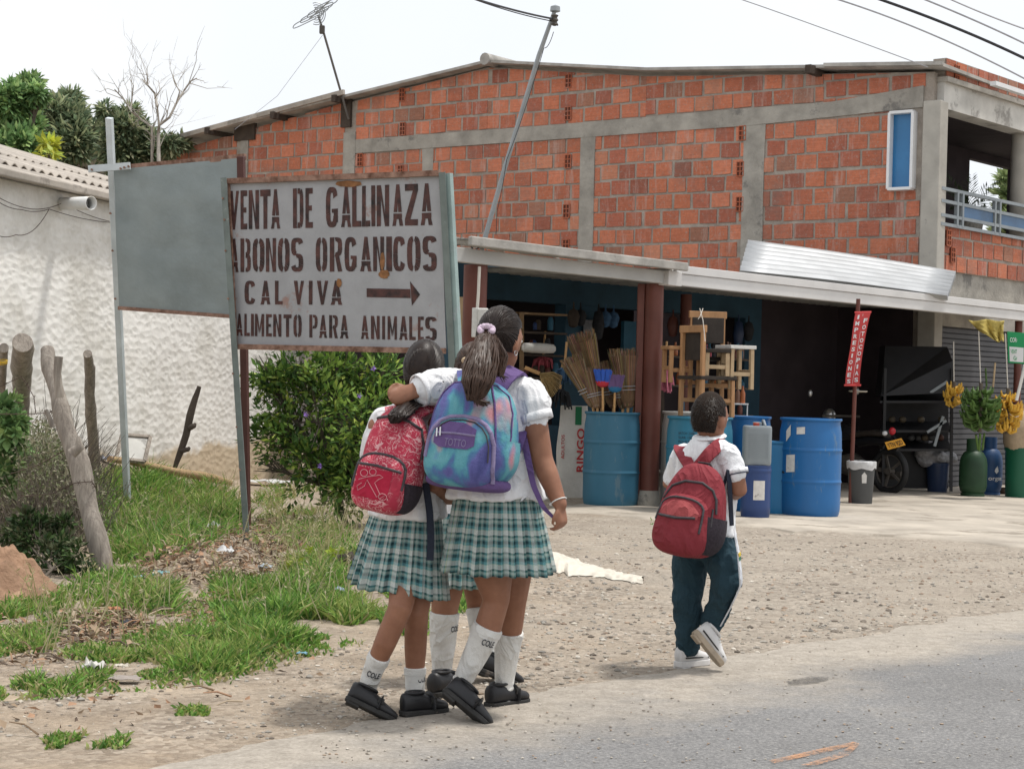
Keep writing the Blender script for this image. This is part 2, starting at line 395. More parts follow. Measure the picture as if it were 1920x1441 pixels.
# pavement: trampled pale slab under and before the awning
front = [(1010, 962), (1100, 962), (1200, 972), (1330, 982), (1430, 990), (1490, 1000), (1560, 997), (1640, 1004), (1740, 1010), (1830, 1018), (1930, 1030), (2200, 1056), (2600, 1100)]
fp = [G(*q) for q in front]; mb = MB(); A = []; Bk = []
for k in range(len(fp)-1):
    for i in range(8):
        p = lerp(fp[k], fp[k+1], i/8); p = p+V((0, .05*noise.noise(p*3.1)+.10*noise.noise(p*1.1), 0)); A.append(p)
vs = []; PQ = [0, .02]+[.15*k for k in range(1, 60)]+[9.5, 12]; nq = len(PQ)
for p in A:
    for q in PQ:
        r = p+V((.30, .954, 0))*q; r.z = T(r.x, r.y)+(.0 if q == 0 else .016); vs.append(r)
mb.add(vs, [(k*nq+i, (k+1)*nq+i, (k+1)*nq+i+1, k*nq+i+1) for k in range(len(A)-1) for i in range(nq-1)]); mb.open = True
tag(mb.build("pavement", M['slab'], smooth=50), kind='structure')
# ------------------------------------------------------------------ brick building
CORN = P(1735, 747, 25.0); CORN.z = 0
d2 = V((-.802, .598, 0)).normalized(); dF = V((.641, .767, 0)).normalized()
nW = V((-.598, -.802, 0)).normalized()     # outward normal of the side wall (to the camera)
nF = V((.767, -.641, 0)).normalized()      # outward normal of the street front
def W(px, py, off=0.0):                    # pixel -> (s, z) on the side wall
    p = onplane(px, py, CORN+nW*off, nW); return (p-CORN).dot(d2), p.z
def wp(s, z, off=0.0): return CORN+d2*s+nW*off+V((0, 0, z))
def Fp(px, py, off=0.0):
    p = onplane(px, py, CORN+nF*off, nF); return (p-CORN).dot(dF), p.z
def fq(t, z, off=0.0): return CORN+dF*t+nF*off+V((0, 0, z))
brick = thing("brick_building", "two-storey building of bare orange hollow brick with a gabled roof and corner balcony", "building", CORN)
def clip(poly, a, b):                      # keep the part of poly left of the line a->b
    out = []
    def sd(p): return (b[0]-a[0])*(p[1]-a[1])-(b[1]-a[1])*(p[0]-a[0])
    for i in range(len(poly)):
        p, q = poly[i], poly[(i+1) % len(poly)]; sp, sq = sd(p), sd(q)
        if sp >= 0: out.append(p)
        if sp*sq < 0: t = sp/(sp-sq); out.append((p[0]+(q[0]-p[0])*t, p[1]+(q[1]-p[1])*t))
    return out
BRICKS = [(.57, .205, .12), (.53, .18, .10), (.46, .155, .092), (.39, .13, .085), (.32, .115, .08), (.32, .165, .115), (.58, .25, .155)]
def bricks(mb, panel, frame, wts, z0=0.0, bw=.335, bh=.245, mz=.036, tilt=0.0, ph=0.0):
    """individual bricks clipped to a convex panel [(s, z)...] (counter-clockwise)"""
    s0, s1 = min(p[0] for p in panel), max(p[0] for p in panel); b0, b1 = min(p[1] for p in panel), max(p[1] for p in panel)
    k = int((b0-z0)/bh)-1
    while z0+k*bh < b1:
        x = s0-bw*(1+(k % 2)*.5)+ph+jit(.05); dzr = jit(.008)
        while x < s1:
            g = mz*(.6+1.0*rnd.random()); w_ = bw*(1+jit(.035)); zz = z0+k*bh+dzr+jit(.005)+.018*noise.noise(V((x*.55, k*.35, 2)))
            q = [(x+g/2, zz+mz/2+jit(.008)), (x+w_-g/2+jit(.006), zz+mz/2+jit(.008)), (x+w_-g/2+jit(.006), zz+bh-mz/2+jit(.008)), (x+g/2, zz+bh-mz/2+jit(.008))]
            x += w_
            for i in range(len(panel)):
                q = clip(q, panel[i], panel[(i+1) % len(panel)])
                if len(q) < 3: break
            if len(q) < 3 or max(p[0] for p in q)-min(p[0] for p in q) < .05: continue
            c = rnd.choices(BRICKS, wts)[0]; k_ = 1+jit(.12); c = tuple((v*.80+q*.20)*k_ for v, q in zip(c, (.43, .165, .105)))
            o = .010+jit(.006); a = [frame(p[0], p[1], o) for p in q]; b = [frame(p[0], p[1], -.02) for p in q]
            n = len(q); mb.add(a+b, [list(range(n))]+[(i, (i+1) % n, n+(i+1) % n, n+i) for i in range(n)], 0, c)
        k += 1
def ccw(p):
    a = sum(p[i][0]*p[(i+1) % len(p)][1]-p[(i+1) % len(p)][0]*p[i][1] for i in range(len(p)))
    return p if a > 0 else p[::-1]
# roof underside line on the wall plane
RL = [W(*q) for q in ((326, 284), (655, 190), (915, 124), (1212, 140), (1545, 136), (1760, 132))]
def rz(s):
    r = sorted(RL)
    for (a, za), (b, zb) in zip(r, r[1:]):
        if a <= s <= b: return za+(zb-za)*(s-a)/(b-a)
    return r[0][1] if s < r[0][0] else r[-1][1]
s_left, s_c1, s_rid, s_c3, s_c4 = W(328, 290)[0], W(657, 260)[0], W(915, 200)[0], W(1101, 370)[0], W(1413, 340)[0]
cw = .27
# mortar core of the wall
core = [(0, 0)]+[(0, rz(0)-.02)]+[(s, z-.02) for s, z in sorted(RL) if s > .05]+[(s_left, 0)]
mb = MB(); mb.prism([wp(s, z, -.0) for s, z in core], -nW*.15)
wall = mb.build("side_wall", M['mortar'], brick)
zb0 = 2.6
beam_top = [W(*q) for q in ((668, 262), (1080, 231), (1400, 204), (1545, 193), (1722, 163))]
beam_bot = [W(*q) for q in ((668, 288), (1080, 259), (1400, 236), (1480, 230), (1722, 203))]
def pl(line, s):
    r = sorted(line)
    if s <= r[0][0]: return r[0][1]
    for (a, za), (b, zb) in zip(r, r[1:]):
        if a <= s <= b: return za+(zb-za)*(s-a)/(b-a)
    return r[-1][1]
mbb = MB()
def panel(sa, sb, bot, top, wts, **kw):    # strips between sa and sb, sliced so that each is convex
    n = max(1, int(abs(sb-sa)/1.1)) if callable(bot) or callable(top) else 1
    f = (lambda v: v if callable(v) else (lambda s, v=v: v)); fb, ft = f(bot), f(top)
    pts = ccw([(sa, fb(sa)), (sb, fb(sb)), (sb, ft(sb)), (sa, ft(sa))])
    mb = MB(); bricks(mb, pts, wp, wts, **kw); mb.build("brickwork", M['brick'], brick)
warm, mid, red = (4, 4, 2, 1, .3, .2, .5), (5, 4, 3, 2, 1, .7, 1), (1, 3, 5, 3, 1.5, 1, .2)
panel(s_left, W(452, 300)[0]+.12, zb0, rz, warm, ph=.1); panel(W(466, 300)[0], s_c1+cw/2, zb0, rz, warm)
btop = lambda s: pl(beam_top, s); bbot = lambda s: pl(beam_bot, s)
for a, b_ in ((s_c1-cw/2, s_rid), (s_rid, W(1212, 180)[0]), (W(1212, 180)[0], W(1545, 160)[0]), (W(1545, 160)[0], .12)):
    panel(a, b_, btop, lambda s: rz(s)-.03, mid if a > 4 else red, z0=btop((a+b_)/2)-.245*3)
panel(s_c1-cw/2, s_c3+cw/2, zb0, bbot, mid); panel(s_c3-cw/2, s_c4+.17, zb0, bbot, mid, ph=.2)
s_w0 = W(1669, 280)[0]; z_w0, z_w1 = W(1695, 355)[1], W(1695, 212)[1]
panel(s_c4-.17, s_w0, zb0, bbot, red, ph=.12); panel(s_w0, .16, zb0, z_w0-.02, red, ph=.05)
# concrete ring beam and columns, 25 mm proud of the mortar
mb = MB(); ss = [s_c1+cw/2, W(900, 250)[0], W(1080, 245)[0], W(1250, 235)[0], W(1400, 220)[0], W(1560, 205)[0], 0.14]
mb.prism([wp(s, btop(s)+.02*noise.noise(V((s*3, 0, 0))), .026) for s in ss]+[wp(s, bbot(s)+.02*noise.noise(V((s*3, 5, 0))), .026) for s in reversed(ss)], -nW*.1)
mb.build("ring_beam", M['concrete'], brick)
def col(s, w_, z0, z1, off=.03, m='concrete', name="column"):
    mb = MB(); n = 9; a = []; b = []
    for k in range(n):
        z = lerp(z0, z1, k/(n-1)); a.append(wp(s-w_/2+.018*noise.noise(V((s, z*2, 0))), z, off)); b.append(wp(s+w_/2+.018*noise.noise(V((s, z*2, 7))), z, off))
    mb.prism(a+b[::-1], -nW*.12); return mb.build(name, M[m], brick)
col(s_c1, cw, 2.5, rz(s_c1)-.55, .032); col(s_c3, cw, 2.5, bbot(s_c3), .022); col(s_c4, .36, 2.5, bbot(s_c4), .022)
col(W(459, 300)[0], .2, 2.5, W(459, 262)[1], .028); col(W(803, 300)[0], .24, 2.5, bbot(W(803, 300)[0]), .020)
M['darkwood'] = mat("dark_wood", (.06, .045, .035), .85, .3, 8)
mb = MB(); a = W(443, 233); b_ = W(480, 262); mb.prism([wp(a[0], a[1], .05), wp(b_[0], a[1]+.1, .05), wp(b_[0], b_[1], .05), wp(a[0], b_[1], .05)], -nW*.06); mb.build("roof_board", M['darkwood'], brick)
mb = MB(); a = W(653, 185); mb.prism([wp(a[0]+.12, a[1]-.5, .05), wp(a[0]-.1, a[1]-.5, .05), wp(a[0]-.1, a[1]+.05, .05), wp(a[0]+.12, a[1]+.02, .05)], -nW*.05); mb.build("roof_board", M['darkwood'], brick)
# open ends of hollow bricks; cell shade is put into a dark flat face
def cells(px, py, frame, inv, w_=.115, h_=.21, off=.015):
    s, z = inv(px, py); mb = MB()
    mb.prism([frame(s-w_/2, z-h_/2, off), frame(s+w_/2, z-h_/2, off), frame(s+w_/2, z+h_/2, off), frame(s-w_/2, z+h_/2, off)], (frame(0, 0, -.04)-frame(0, 0, 0)))
    o = mb.build("vent_block", M['brickhole'], brick); mb = MB()
    for k in range(3): x = s-w_/2+w_*k/2; mb.bar(frame(x, z-h_/2, off+.004), frame(x, z+h_/2, off+.004), .014, .012, nW, 0, (.42, .13, .07))
    for k in range(4): y = z-h_/2+h_*k/3; mb.bar(frame(s-w_/2, y, off+.006), frame(s+w_/2, y, off+.006), .014, .012, nW, 0, (.42, .13, .07))
    mb.build("brick_web", M['brick'], o)
for q in ((1067, 152), (1066, 213), (1066, 303), (1063, 396), (1062, 462), (755, 178), (756, 242), (1393, 250), (1389, 317), (1388, 383), (676, 300), (752, 322)): cells(*q, wp, W)
# roof slabs with a ridge cap
def wave_edge(mb, pa, pb, back, th, up, amp=.02, pitch=.177):
    d = pb-pa; n = max(2, int(d.length/pitch*6)); rows = []
    for k in range(n+1):
        h = amp*sin(2*pi*k/6); rows.append((pa+d*(k/n)+up*h))
    A = [p+up*th for p in rows]; vs = A+[p for p in rows]+[p+back+up*th for p in rows]+[p+back for p in rows]; m = n+1; fs = []
    for k in range(n): fs += [(k, k+1, m+k+1, m+k), (k, 2*m+k, 2*m+k+1, k+1), (m+k, m+k+1, 3*m+k+1, 3*m+k), (2*m+k, 3*m+k, 3*m+k+1, 2*m+k+1)]
    fs += [(0, m, 3*m, 2*m), (n, 2*m+n, 3*m+n, m+n)]
    mb.add(vs, fs)
rp = [(120, 315), (655, 180), (912, 117), (1212, 132), (1545, 127), (1768, 124)]
pts = [onplane(*q, CORN+nW*.22, nW) for q in rp]
mb = MB()
for k in range(len(pts)-1):
    a, b_ = pts[k], pts[k+1]; d = (b_-a); up = Z3*(1)
    mb.prism([a+Z3*.045, b_+Z3*.045, b_, a], -nW*4.4)
roof = mb.build("roof", M['asb'], brick)
mb = MB(); mb.tube([pts[2]+nW*.05+Z3*.05, pts[2]-nW*4.3+Z3*.05], .10, 12); mb.build("ridge_cap", M['asb'], roof, smooth=40)
for a_, b_, off in (((645, 177), (330, 262), .30), ((1545, 127), (1768, 124), .25)):
    mb = MB(); mb.bar(onplane(*a_, CORN+nW*off, nW)+Z3*.04, onplane(*b_, CORN+nW*off, nW)+Z3*.04, .05, .085 if a_[0] < 1000 else .05, Z3); mb.build("fascia_board", M['asbwarm' if a_[0] < 1000 else 'asb'], roof)
for q in ((528, 219), (405, 248), (643, 188), (1530, 134)):
    mb = MB(); p = onplane(*q, CORN+nW*.12, nW); mb.bar(p+nW*.25, p-nW*2, .09, .12, Z3); mb.build("purlin", M['darkwood'], roof)
# blue window
fr = thing_part = None
s1w = W(1720, 280)[0]; mb = MB(); fw = .042
o4 = [(s_w0-.03, z_w0), (s1w+.03, z_w0), (s1w+.03, z_w1), (s_w0-.03, z_w1)]
for (a, b_) in ((o4[0], o4[1]), (o4[3], o4[2])): mb.bar(wp(a[0], a[1], .06), wp(b_[0], b_[1], .06), .14, fw, Z3)
for (a, b_) in ((o4[0], o4[3]), (o4[1], o4[2])): mb.bar(wp(a[0], a[1], .062), wp(b_[0], b_[1], .062), fw, .14, nW)
win = mb.build("window", M['whiteframe'], brick, bevel=.006)
mb = MB(); mb.prism([wp(o4[i][0], o4[i][1], .02) for i in range(4)], -nW*.012); mb.build("pane", M['bluepane'], win)
# ---- street front with the balcony
mb = MB()                                   # corner column, both storeys
c0 = CORN+nW*.02+nF*.02
mb.prism([wp(-.14, 0, .07), wp(.12, 0, .07), wp(.12, 0, -.2), wp(-.14, 0, -.2)], V((0, 0, W(1742, 190)[1]))); mb.build("corner_column", M['column'], brick, bevel=.015)
tend = 14.0
def fbox(name, t0, t1, z0, z1, off, th, m): 
    mb = MB(); mb.prism([fq(t0, z0, off), fq(t1, z0, off), fq(t1, z1, off), fq(t0, z1, off)], -nF*th); return mb.build(name, M[m], brick)
zl1 = Fp(1790, 163)[1]; zl0 = Fp(1790, 213)[1]; zp1 = Fp(1788, 113, .09)[1]; tcw_ = Fp(1774, 140, .09)[0]; zr = Fp(1790, 425)[1]; zs0 = Fp(1790, 512)[1]
fbox("lintel", .12, tend, zl0, zl1, .10, .3, 'lintel')
fbox("floor_band", .12, tend, 2.2, zs0, .05, .25, 'concrete')
fbox("parapet", .12, tend, zs0, zr, .08, .2, 'mortar'); 
fbox("cornice_wall", tcw_, tend, zl1+.02, zp1, .09, .2, 'mortar'); fbox("eave_slab", .1, tend, zl1-.01, zl1+.06, .16, .35, 'concrete')
mbf = MB(); bricks(mbf, [(.02, zs0), (tend, zs0), (tend, zr-.02), (.02, zr-.02)], lambda s, z, o=0: fq(s, z, .08+o), red, z0=zs0)
mbf.build("front_brickwork", M['brick'], brick); mbf = MB(); bricks(mbf, [(tcw_, zl1+.07), (tend, zl1+.07), (tend, zp1), (tcw_, zp1)], lambda s, z, o=0: fq(s, z, .09+o), red, z0=zl1+.07, bh=max(.2, zp1-zl1-.065))
mbf.build("front_brickwork", M['brick'], brick)
for q in ((1793, 137), (1777, 446), (1785, 478)): cells(*q, lambda s, z, o=0: fq(s, z, .10+o), lambda x, y: Fp(x, y, .1))
mb = MB(); mb.bar(fq(.9, zl1+.05, .45), fq(2.2, zl1+.05, .45), .09, .06); mb.build("lamp_tube", M['whiteframe'], brick)
# balcony recess: floor, ceiling, end wall, back wall with an opening to the sky
bd = 1.7
def deep(t, z, q): return fq(t, z, 0)-nF*q
mb = MB(); mb.prism([deep(.1, zr-.25, .2), deep(tend, zr-.25, .2), deep(tend, zr-.25, bd+.3), deep(.1, zr-.25, bd+.3)], Z3*.12); mb.build("balcony_floor", M['concrete'], brick)
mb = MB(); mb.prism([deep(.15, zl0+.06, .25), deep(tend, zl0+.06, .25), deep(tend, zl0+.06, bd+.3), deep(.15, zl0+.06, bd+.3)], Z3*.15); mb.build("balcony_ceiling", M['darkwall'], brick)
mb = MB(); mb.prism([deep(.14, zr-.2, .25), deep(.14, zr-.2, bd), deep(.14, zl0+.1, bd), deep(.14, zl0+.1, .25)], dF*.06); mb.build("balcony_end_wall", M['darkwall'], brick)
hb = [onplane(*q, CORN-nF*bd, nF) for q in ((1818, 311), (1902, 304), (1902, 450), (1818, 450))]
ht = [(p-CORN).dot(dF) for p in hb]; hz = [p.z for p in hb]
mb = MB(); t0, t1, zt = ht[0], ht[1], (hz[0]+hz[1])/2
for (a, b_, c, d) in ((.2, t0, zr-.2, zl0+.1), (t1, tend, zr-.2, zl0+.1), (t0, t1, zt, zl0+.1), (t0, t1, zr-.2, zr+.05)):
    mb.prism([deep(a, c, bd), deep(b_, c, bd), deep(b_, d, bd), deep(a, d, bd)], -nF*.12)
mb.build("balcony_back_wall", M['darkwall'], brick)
mb = MB(); tc = Fp(1921, 320)[0]; mb.lathe([(.16, zr), (.16, zl0)], fq(tc, 0, -.05), 24, caps=False); mb.build("balcony_column", M['column'], brick, smooth=40)
mb = MB(); zrt, zrb = Fp(1790, 358, .12)[1], Fp(1790, 424, .12)[1]
for z in (zrt, lerp(zrt, zrb, .35), lerp(zrt, zrb, .75), zrb): mb.bar(fq(.05, z, .12), fq(tend, z, .12), .045, .045)
t = .55; pan = []
while t < tend: 
    mb.bar(fq(t, zrb, .12), fq(t, zrt, .12), .05, .05, nF); mb.bar(fq(t+.16, zrb, .121), fq(t+.16, zrt, .121), .05, .05, nF); pan.append((t+.2, t+1.15)); t += 1.2
rail = mb.build("balcony_railing", M['rail'], brick)
M['bluerail'] = mat("blue_panel", (.04, .11, .22), .35, .3, 2)
for a, b_ in pan[:5]:
    mb = MB(); mb.prism([fq(a, lerp(zrt, zrb, .37), .125), fq(b_, lerp(zrt, zrb, .37), .125), fq(b_, lerp(zrt, zrb, .73), .125), fq(a, lerp(zrt, zrb, .73), .125)], -nF*.01); mb.build("rail_panel", M['bluerail'], rail)
# roller shutter of the street front, real slats
mb = MB(); k = 0; z = 0.0; rows = []
while z < 2.5:
    for dz, o in ((0, 0), (.006, .022), (.062, .022), (.07, 0)): rows.append((z+dz, o))
    z += .075
vs = []
for z, o in rows: vs += [fq(.25, z-.06, -.06+o), fq(3.9, z-.06, -.06+o)]
mb.add(vs, [(2*i, 2*i+1, 2*i+3, 2*i+2) for i in range(len(rows)-1)]); mb.open = True
sh = mb.build("roller_shutter", M['shutter'], brick)
mb = MB(); mb.prism([fq(3.9, -.1, .0), fq(tend, -.1, .0), fq(tend, 2.3, .0), fq(3.9, 2.3, .0)], -nF*.2); mb.build("front_wall", M['column'], brick)
# rear/upper mass so that the house is closed from the side
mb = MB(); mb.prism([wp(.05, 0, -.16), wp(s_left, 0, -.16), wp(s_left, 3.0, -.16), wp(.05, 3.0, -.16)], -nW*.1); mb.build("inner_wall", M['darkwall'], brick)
mb = MB(); mb.prism([wp(s_left-.02, 0, -.16), wp(s_left-.02, 0, -4.2), wp(s_left-.02, rz(s_left)-.1, -4.2), wp(s_left-.02, rz(s_left)-.1, -.16)], -d2*.12); mb.build("end_wall", M['mortar'], brick)
# ------------------------------------------------------------------ single-storey shop with its awning (parts of the same building)
A0 = P(1226, 730, 18.7); A0.z = 0
dA = V((3240, 3400, 0)).normalized(); nA = V((-dA.y, dA.x, 0))        # along the awning; inwards
def ap(t, q, z): return A0+dA*t+nA*q+V((0, 0, z))
def Aq(px, py, q=0.0):
    p = onplane(px, py, A0+nA*q, nA); return (p-A0).dot(dA), p.z
tL = Aq(832, 480)[0]; tM = Aq(1236, 500)[0]; tE = Aq(2010, 610)[0]
zf0 = Aq(1222, 530, -.12)[1]
zA = lambda t: lerp(Aq(846, 490, -.12)[1], Aq(1205, 528, -.12)[1], (t-Aq(846, 490)[0])/(Aq(1205, 528)[0]-Aq(846, 490)[0])) if t < tM else lerp(Aq(1242, 533, -.12)[1], Aq(1920, 602, -.12)[1], (t-Aq(1242, 533)[0])/(Aq(1920, 602)[0]-Aq(1242, 533)[0]))
SK = lambda t, q: t+1.05*max(0, q)*max(0, min(1, (tM-t)/(tM-tL)))   # the left verge runs straight back
aw = MB(); n = 120
# left part: corrugated fibre cement, in two overlapping courses; right part: same behind a deep white fascia
def corrugated(mb, f, t0, t1, q0, q1, pitch=.177, amp=.024, th=.012, nq=2):
    n = int(abs(t1-t0)/pitch*8); vs = []
    for k in range(n+1):
        t = lerp(t0, t1, k/n); h = amp*cos(2*pi*k/8)
        for j in range(nq):
            q = lerp(q0, q1, j/(nq-1)); p = f(t, q); vs.append(p+Z3*(h+th)); 
        for j in range(nq):
            q = lerp(q0, q1, j/(nq-1)); p = f(t, q); vs.append(p+Z3*h)
    m = 2*nq; fs = []
    for k in range(n):
        a, b_ = k*m, (k+1)*m
        for j in range(nq-1): fs += [(a+j, a+j+1, b_+j+1, b_+j), (a+nq+j, b_+nq+j, b_+nq+j+1, a+nq+j+1)]
        fs += [(a, b_, b_+nq, a+nq), (a+nq-1, a+2*nq-1, b_+2*nq-1, b_+nq-1)]
    mb.add(vs, fs); return mb
slope = .105
corrugated(aw, lambda t, q: ap(SK(t, q), q, zA(t)+.165+slope*(q+.3)), tL, tM+.05, -.32, 2.0)
corrugated(aw, lambda t, q: ap(SK(t, q), q, zA(t)+.190+slope*(q+.3)), tL, tM+.05, 1.8, 3.3)
corrugated(aw, lambda t, q: ap(SK(t, q), q, zA(tM)+.215+slope*(q+.3)), tL, tM+.05, 3.1, 6.0)
corrugated(aw, lambda t, q: ap(t, q, zA(t)+.13+slope*.3*(q+.3)), tM+.06, tE, -.10, 5.6)
awning = aw.build("awning", M['asb'], brick, smooth=50)
def abar(name, t0, t1, q, zo, w_, h_, m, n=1):
    mb = MB(); mb.bar(ap(t0, q, zA(t0)+zo), ap(t1, q, zA(t1)+zo), w_, h_); return mb.build(name, M[m], awning, bevel=.006)
mb = MB(); mb.bar(ap(tL, -.33, zA(tL)+.18), ap(tM+.04, -.33, zA(tM)+.18), .05, .085); mb.build('eave_edge', M['asb'], awning, bevel=.01)
abar("eave_beam", tL, tM-.10, -.12, .065, .09, .13, 'greybeam'); abar("eave_beam", tM+.0, tE, -.12, .06, .10, .12, 'whitebeam')
abar("fascia", tM+.06, tE, -.16, .165, .05, .085, 'whitebeam')
abar("beam_cap", tM-.12, tM+.10, -.16, .06, .13, .15, 'whitebeam')
# posts
def post(t, q, z1, r=.098, chan=True, base=True):
    mb = MB(); p = ap(t, q, 0); p.z = T(p.x, p.y)-.02
    mb.lathe([(r, 0), (r, z1-p.z)], p, 20, caps=True); o = mb.build("post", M['maroon'], awning, smooth=40)
    if chan:
        mb = MB(); c = p+V((-.135, .02, (z1-p.z)/2)); mb.box(c, (.07, .10, z1-p.z)); mb.build("steel_channel", M['maroon'], o, bevel=.004)
    if base:
        mb = MB(); mb.lathe([(r+.02, 0), (r+.03, .07), (r+.004, .19), (r-.02, .19)], p, 20); mb.build("post_foot", M['concrete'], o, smooth=40)
post(Aq(1220, 800)[0], 0, zA(0)); post(Aq(884, 800)[0], 0, zA(-2.6), .11, False); post(Aq(1905, 800)[0], 0, zA(6.6), .05, False, False)
post(Aq(1285, 620, 2.2)[0], 2.2, 2.4, .07, False, False)
# shop front: blue lintel band and piers 2.6 m back, dark room behind
q0 = 2.6
def sb(name, px0, px1, z0, z1, m, th=.18, q=q0, parent=None):
    t0, t1 = Aq(px0, 700, q)[0], Aq(px1, 700, q)[0]; mb = MB(); mb.prism([ap(t0, q, z0), ap(t1, q, z0), ap(t1, q, z1), ap(t0, q, z1)], nA*th)
    return mb.build(name, M[m], parent or brick)
zlin = Aq(1000, 566, q0)[1]
tA, tB = Aq(842, 700, q0)[0], Aq(1425, 700, q0)[0]
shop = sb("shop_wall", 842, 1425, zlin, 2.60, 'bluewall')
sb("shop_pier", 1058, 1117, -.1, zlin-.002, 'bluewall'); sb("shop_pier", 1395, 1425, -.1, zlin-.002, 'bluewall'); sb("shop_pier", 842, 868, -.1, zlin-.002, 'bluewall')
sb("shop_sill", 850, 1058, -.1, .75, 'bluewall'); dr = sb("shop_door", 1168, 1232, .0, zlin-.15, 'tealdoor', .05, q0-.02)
sb("dark_panel", 1425, 1600, -.1, 3.0, 'darkwall', .2, q0)
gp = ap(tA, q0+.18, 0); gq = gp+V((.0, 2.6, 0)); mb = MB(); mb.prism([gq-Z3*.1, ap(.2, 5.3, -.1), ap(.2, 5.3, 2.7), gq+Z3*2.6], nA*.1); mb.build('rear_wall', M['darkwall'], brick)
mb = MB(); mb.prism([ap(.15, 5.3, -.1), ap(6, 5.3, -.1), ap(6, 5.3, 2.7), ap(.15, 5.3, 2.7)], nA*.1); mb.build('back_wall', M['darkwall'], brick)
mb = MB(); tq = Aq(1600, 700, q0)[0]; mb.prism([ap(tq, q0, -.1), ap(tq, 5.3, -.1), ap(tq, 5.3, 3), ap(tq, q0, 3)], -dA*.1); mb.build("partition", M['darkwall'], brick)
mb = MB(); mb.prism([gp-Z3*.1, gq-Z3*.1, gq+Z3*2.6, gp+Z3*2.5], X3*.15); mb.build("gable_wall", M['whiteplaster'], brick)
mb = MB(); mb.prism([wp(.2, -.1, .05), wp(6.5, -.1, .05), wp(6.5, 2.5, .05), wp(.2, 2.5, .05)], -nW*.02); mb.build('dark_panel', M['darkwall'], brick)  # dark sheet over the lower side wall; interior shade is put into its colour
# loose bright tin sheet lying tilted on the awning
p4 = [P(1402, 455, 23.6), P(1792, 514, 24.4), P(1776, 560, 22.3), P(1386, 513, 21.0)]
mb = MB(); n = 7*8; vs = []
e1 = ((p4[0]-p4[3])).normalized()
for k in range(n+1):
    v = k/n
    for j in range(9):
        u = j/8; p = lerp(lerp(p4[3], p4[2], u), lerp(p4[0], p4[1], u), v)+Z3*(.040*cos(2*pi*k/8)+.02*sin(u*pi)); vs.append(p)
m_ = 9; mb.add(vs, [(k*m_+j, k*m_+j+1, (k+1)*m_+j+1, (k+1)*m_+j) for k in range(n) for j in range(8)])
mb.open = True; ts = mb.build("tin_sheet", M['tin'], smooth=70, loc=p4[3]); so = ts.modifiers.new("th", 'SOLIDIFY'); so.thickness = .004
tag(ts, "bright corrugated tin sheet lying tilted on top of the white awning", "roof sheet")
# ------------------------------------------------------------------ white house on the left
def m_plaster():
    m, t, b = new_mat("rough_plaster"); c = coords(t)
    wv = nz(t, c, 3, 3); cc = t.nodes.new("ShaderNodeVectorMath"); cc.operation = 'ADD'
    sc = t.nodes.new("ShaderNodeVectorMath"); sc.operation = 'SCALE'; sc.inputs['Scale'].default_value = .10
    n3 = N(t, "TexNoise", Scale=2.6, Detail=3); t.links.new(c, n3.inputs['Vector']); t.links.new(n3.outputs['Color'], sc.inputs[0])
    t.links.new(c, cc.inputs[0]); t.links.new(sc.outputs[0], cc.inputs[1])
    v = N(t, "TexVoronoi", Scale=8.5, Smoothness=.4, Randomness=1, _feature='SMOOTH_F1'); mpv = t.nodes.new('ShaderNodeMapping'); mpv.inputs['Scale'].default_value = (1, 1, 1.9); t.links.new(cc.outputs[0], mpv.inputs['Vector']); t.links.new(mpv.outputs[0], v.inputs['Vector'])
    fine = nz(t, c, 34, 5, .7)
    sep = t.nodes.new("ShaderNodeSeparateXYZ"); t.links.new(c, sep.inputs[0])
    o = ramp(t, v.outputs['Distance'], [(.05, (.74, .72, .68)), (.3, (.84, .82, .78))])
    zz = math_(t, 'ADD', sep.outputs['Z'], math_(t, 'MULTIPLY', nz(t, c, .8, 5), -.9))
    sp = ramp(t, nz(t, c, 1.3, 6, .75), [(.44, 0), (.64, .65)])
    o = mixc(t, sp, o, (.56, .53, .47))
    f = ramp(t, zz, [(-.45, .85), (.08, .0)]); o = mixc(t, f, o, (.55, .43, .28))
    t.links.new(o, b.inputs['Base Color']); b.inputs['Roughness'].default_value = .92
    h = math_(t, 'ADD', math_(t, 'MULTIPLY', v.outputs['Distance'], 1.6), math_(t, 'MULTIPLY', fine, .35))
    bumpn(t, b, h, .24, .03); return m
M['whiteplaster'] = m_plaster()
dH = V((.249, .968, 0)).normalized(); nH = V((dH.y, -dH.x, 0)); H0 = V((-3.15, 21.0, 0))
house = thing("white_house", "low whitewashed house with lumpy plaster wall and weathered corrugated roof", "house", H0)
def hp(s, z, off=0.0): return H0+dH*s+nH*off+V((0, 0, z))
hz_ = 2.87
mb = MB(); n = 60; vs = []; m_ = 30
for k in range(n+1):
    s = lerp(-9, 2.0, k/n)
    for j in range(m_+1): z = lerp(-.1, hz_+.02, j/m_); vs.append(hp(s, z, .035*noise.noise(V((s*.9, z*.9, 0)))))
fs = [(k*(m_+1)+j, (k+1)*(m_+1)+j, (k+1)*(m_+1)+j+1, k*(m_+1)+j+1) for k in range(n) for j in range(m_)]
mb.add(vs, fs); mb.prism([hp(-9, -.1, -.05), hp(2.0, -.1, -.05), hp(2.0, hz_+.1, -.05), hp(-9, hz_+.1, -.05)], -nH*.2)
mb.open = True; mb.build("plaster_wall", M['whiteplaster'], house, smooth=60)
mb = MB(); mb.prism([hp(2.0, -.1, 0.02), hp(2.0, -.1, -5), hp(2.0, hz_+.9, -5), hp(2.0, hz_, 0.02)], dH*-.2); mb.build("end_wall", M['whiteplaster'], house)
mb = MB(); rs = .27
f_ = lambda s, q: hp(s, hz_+.05+rs*(q+.1), -q)
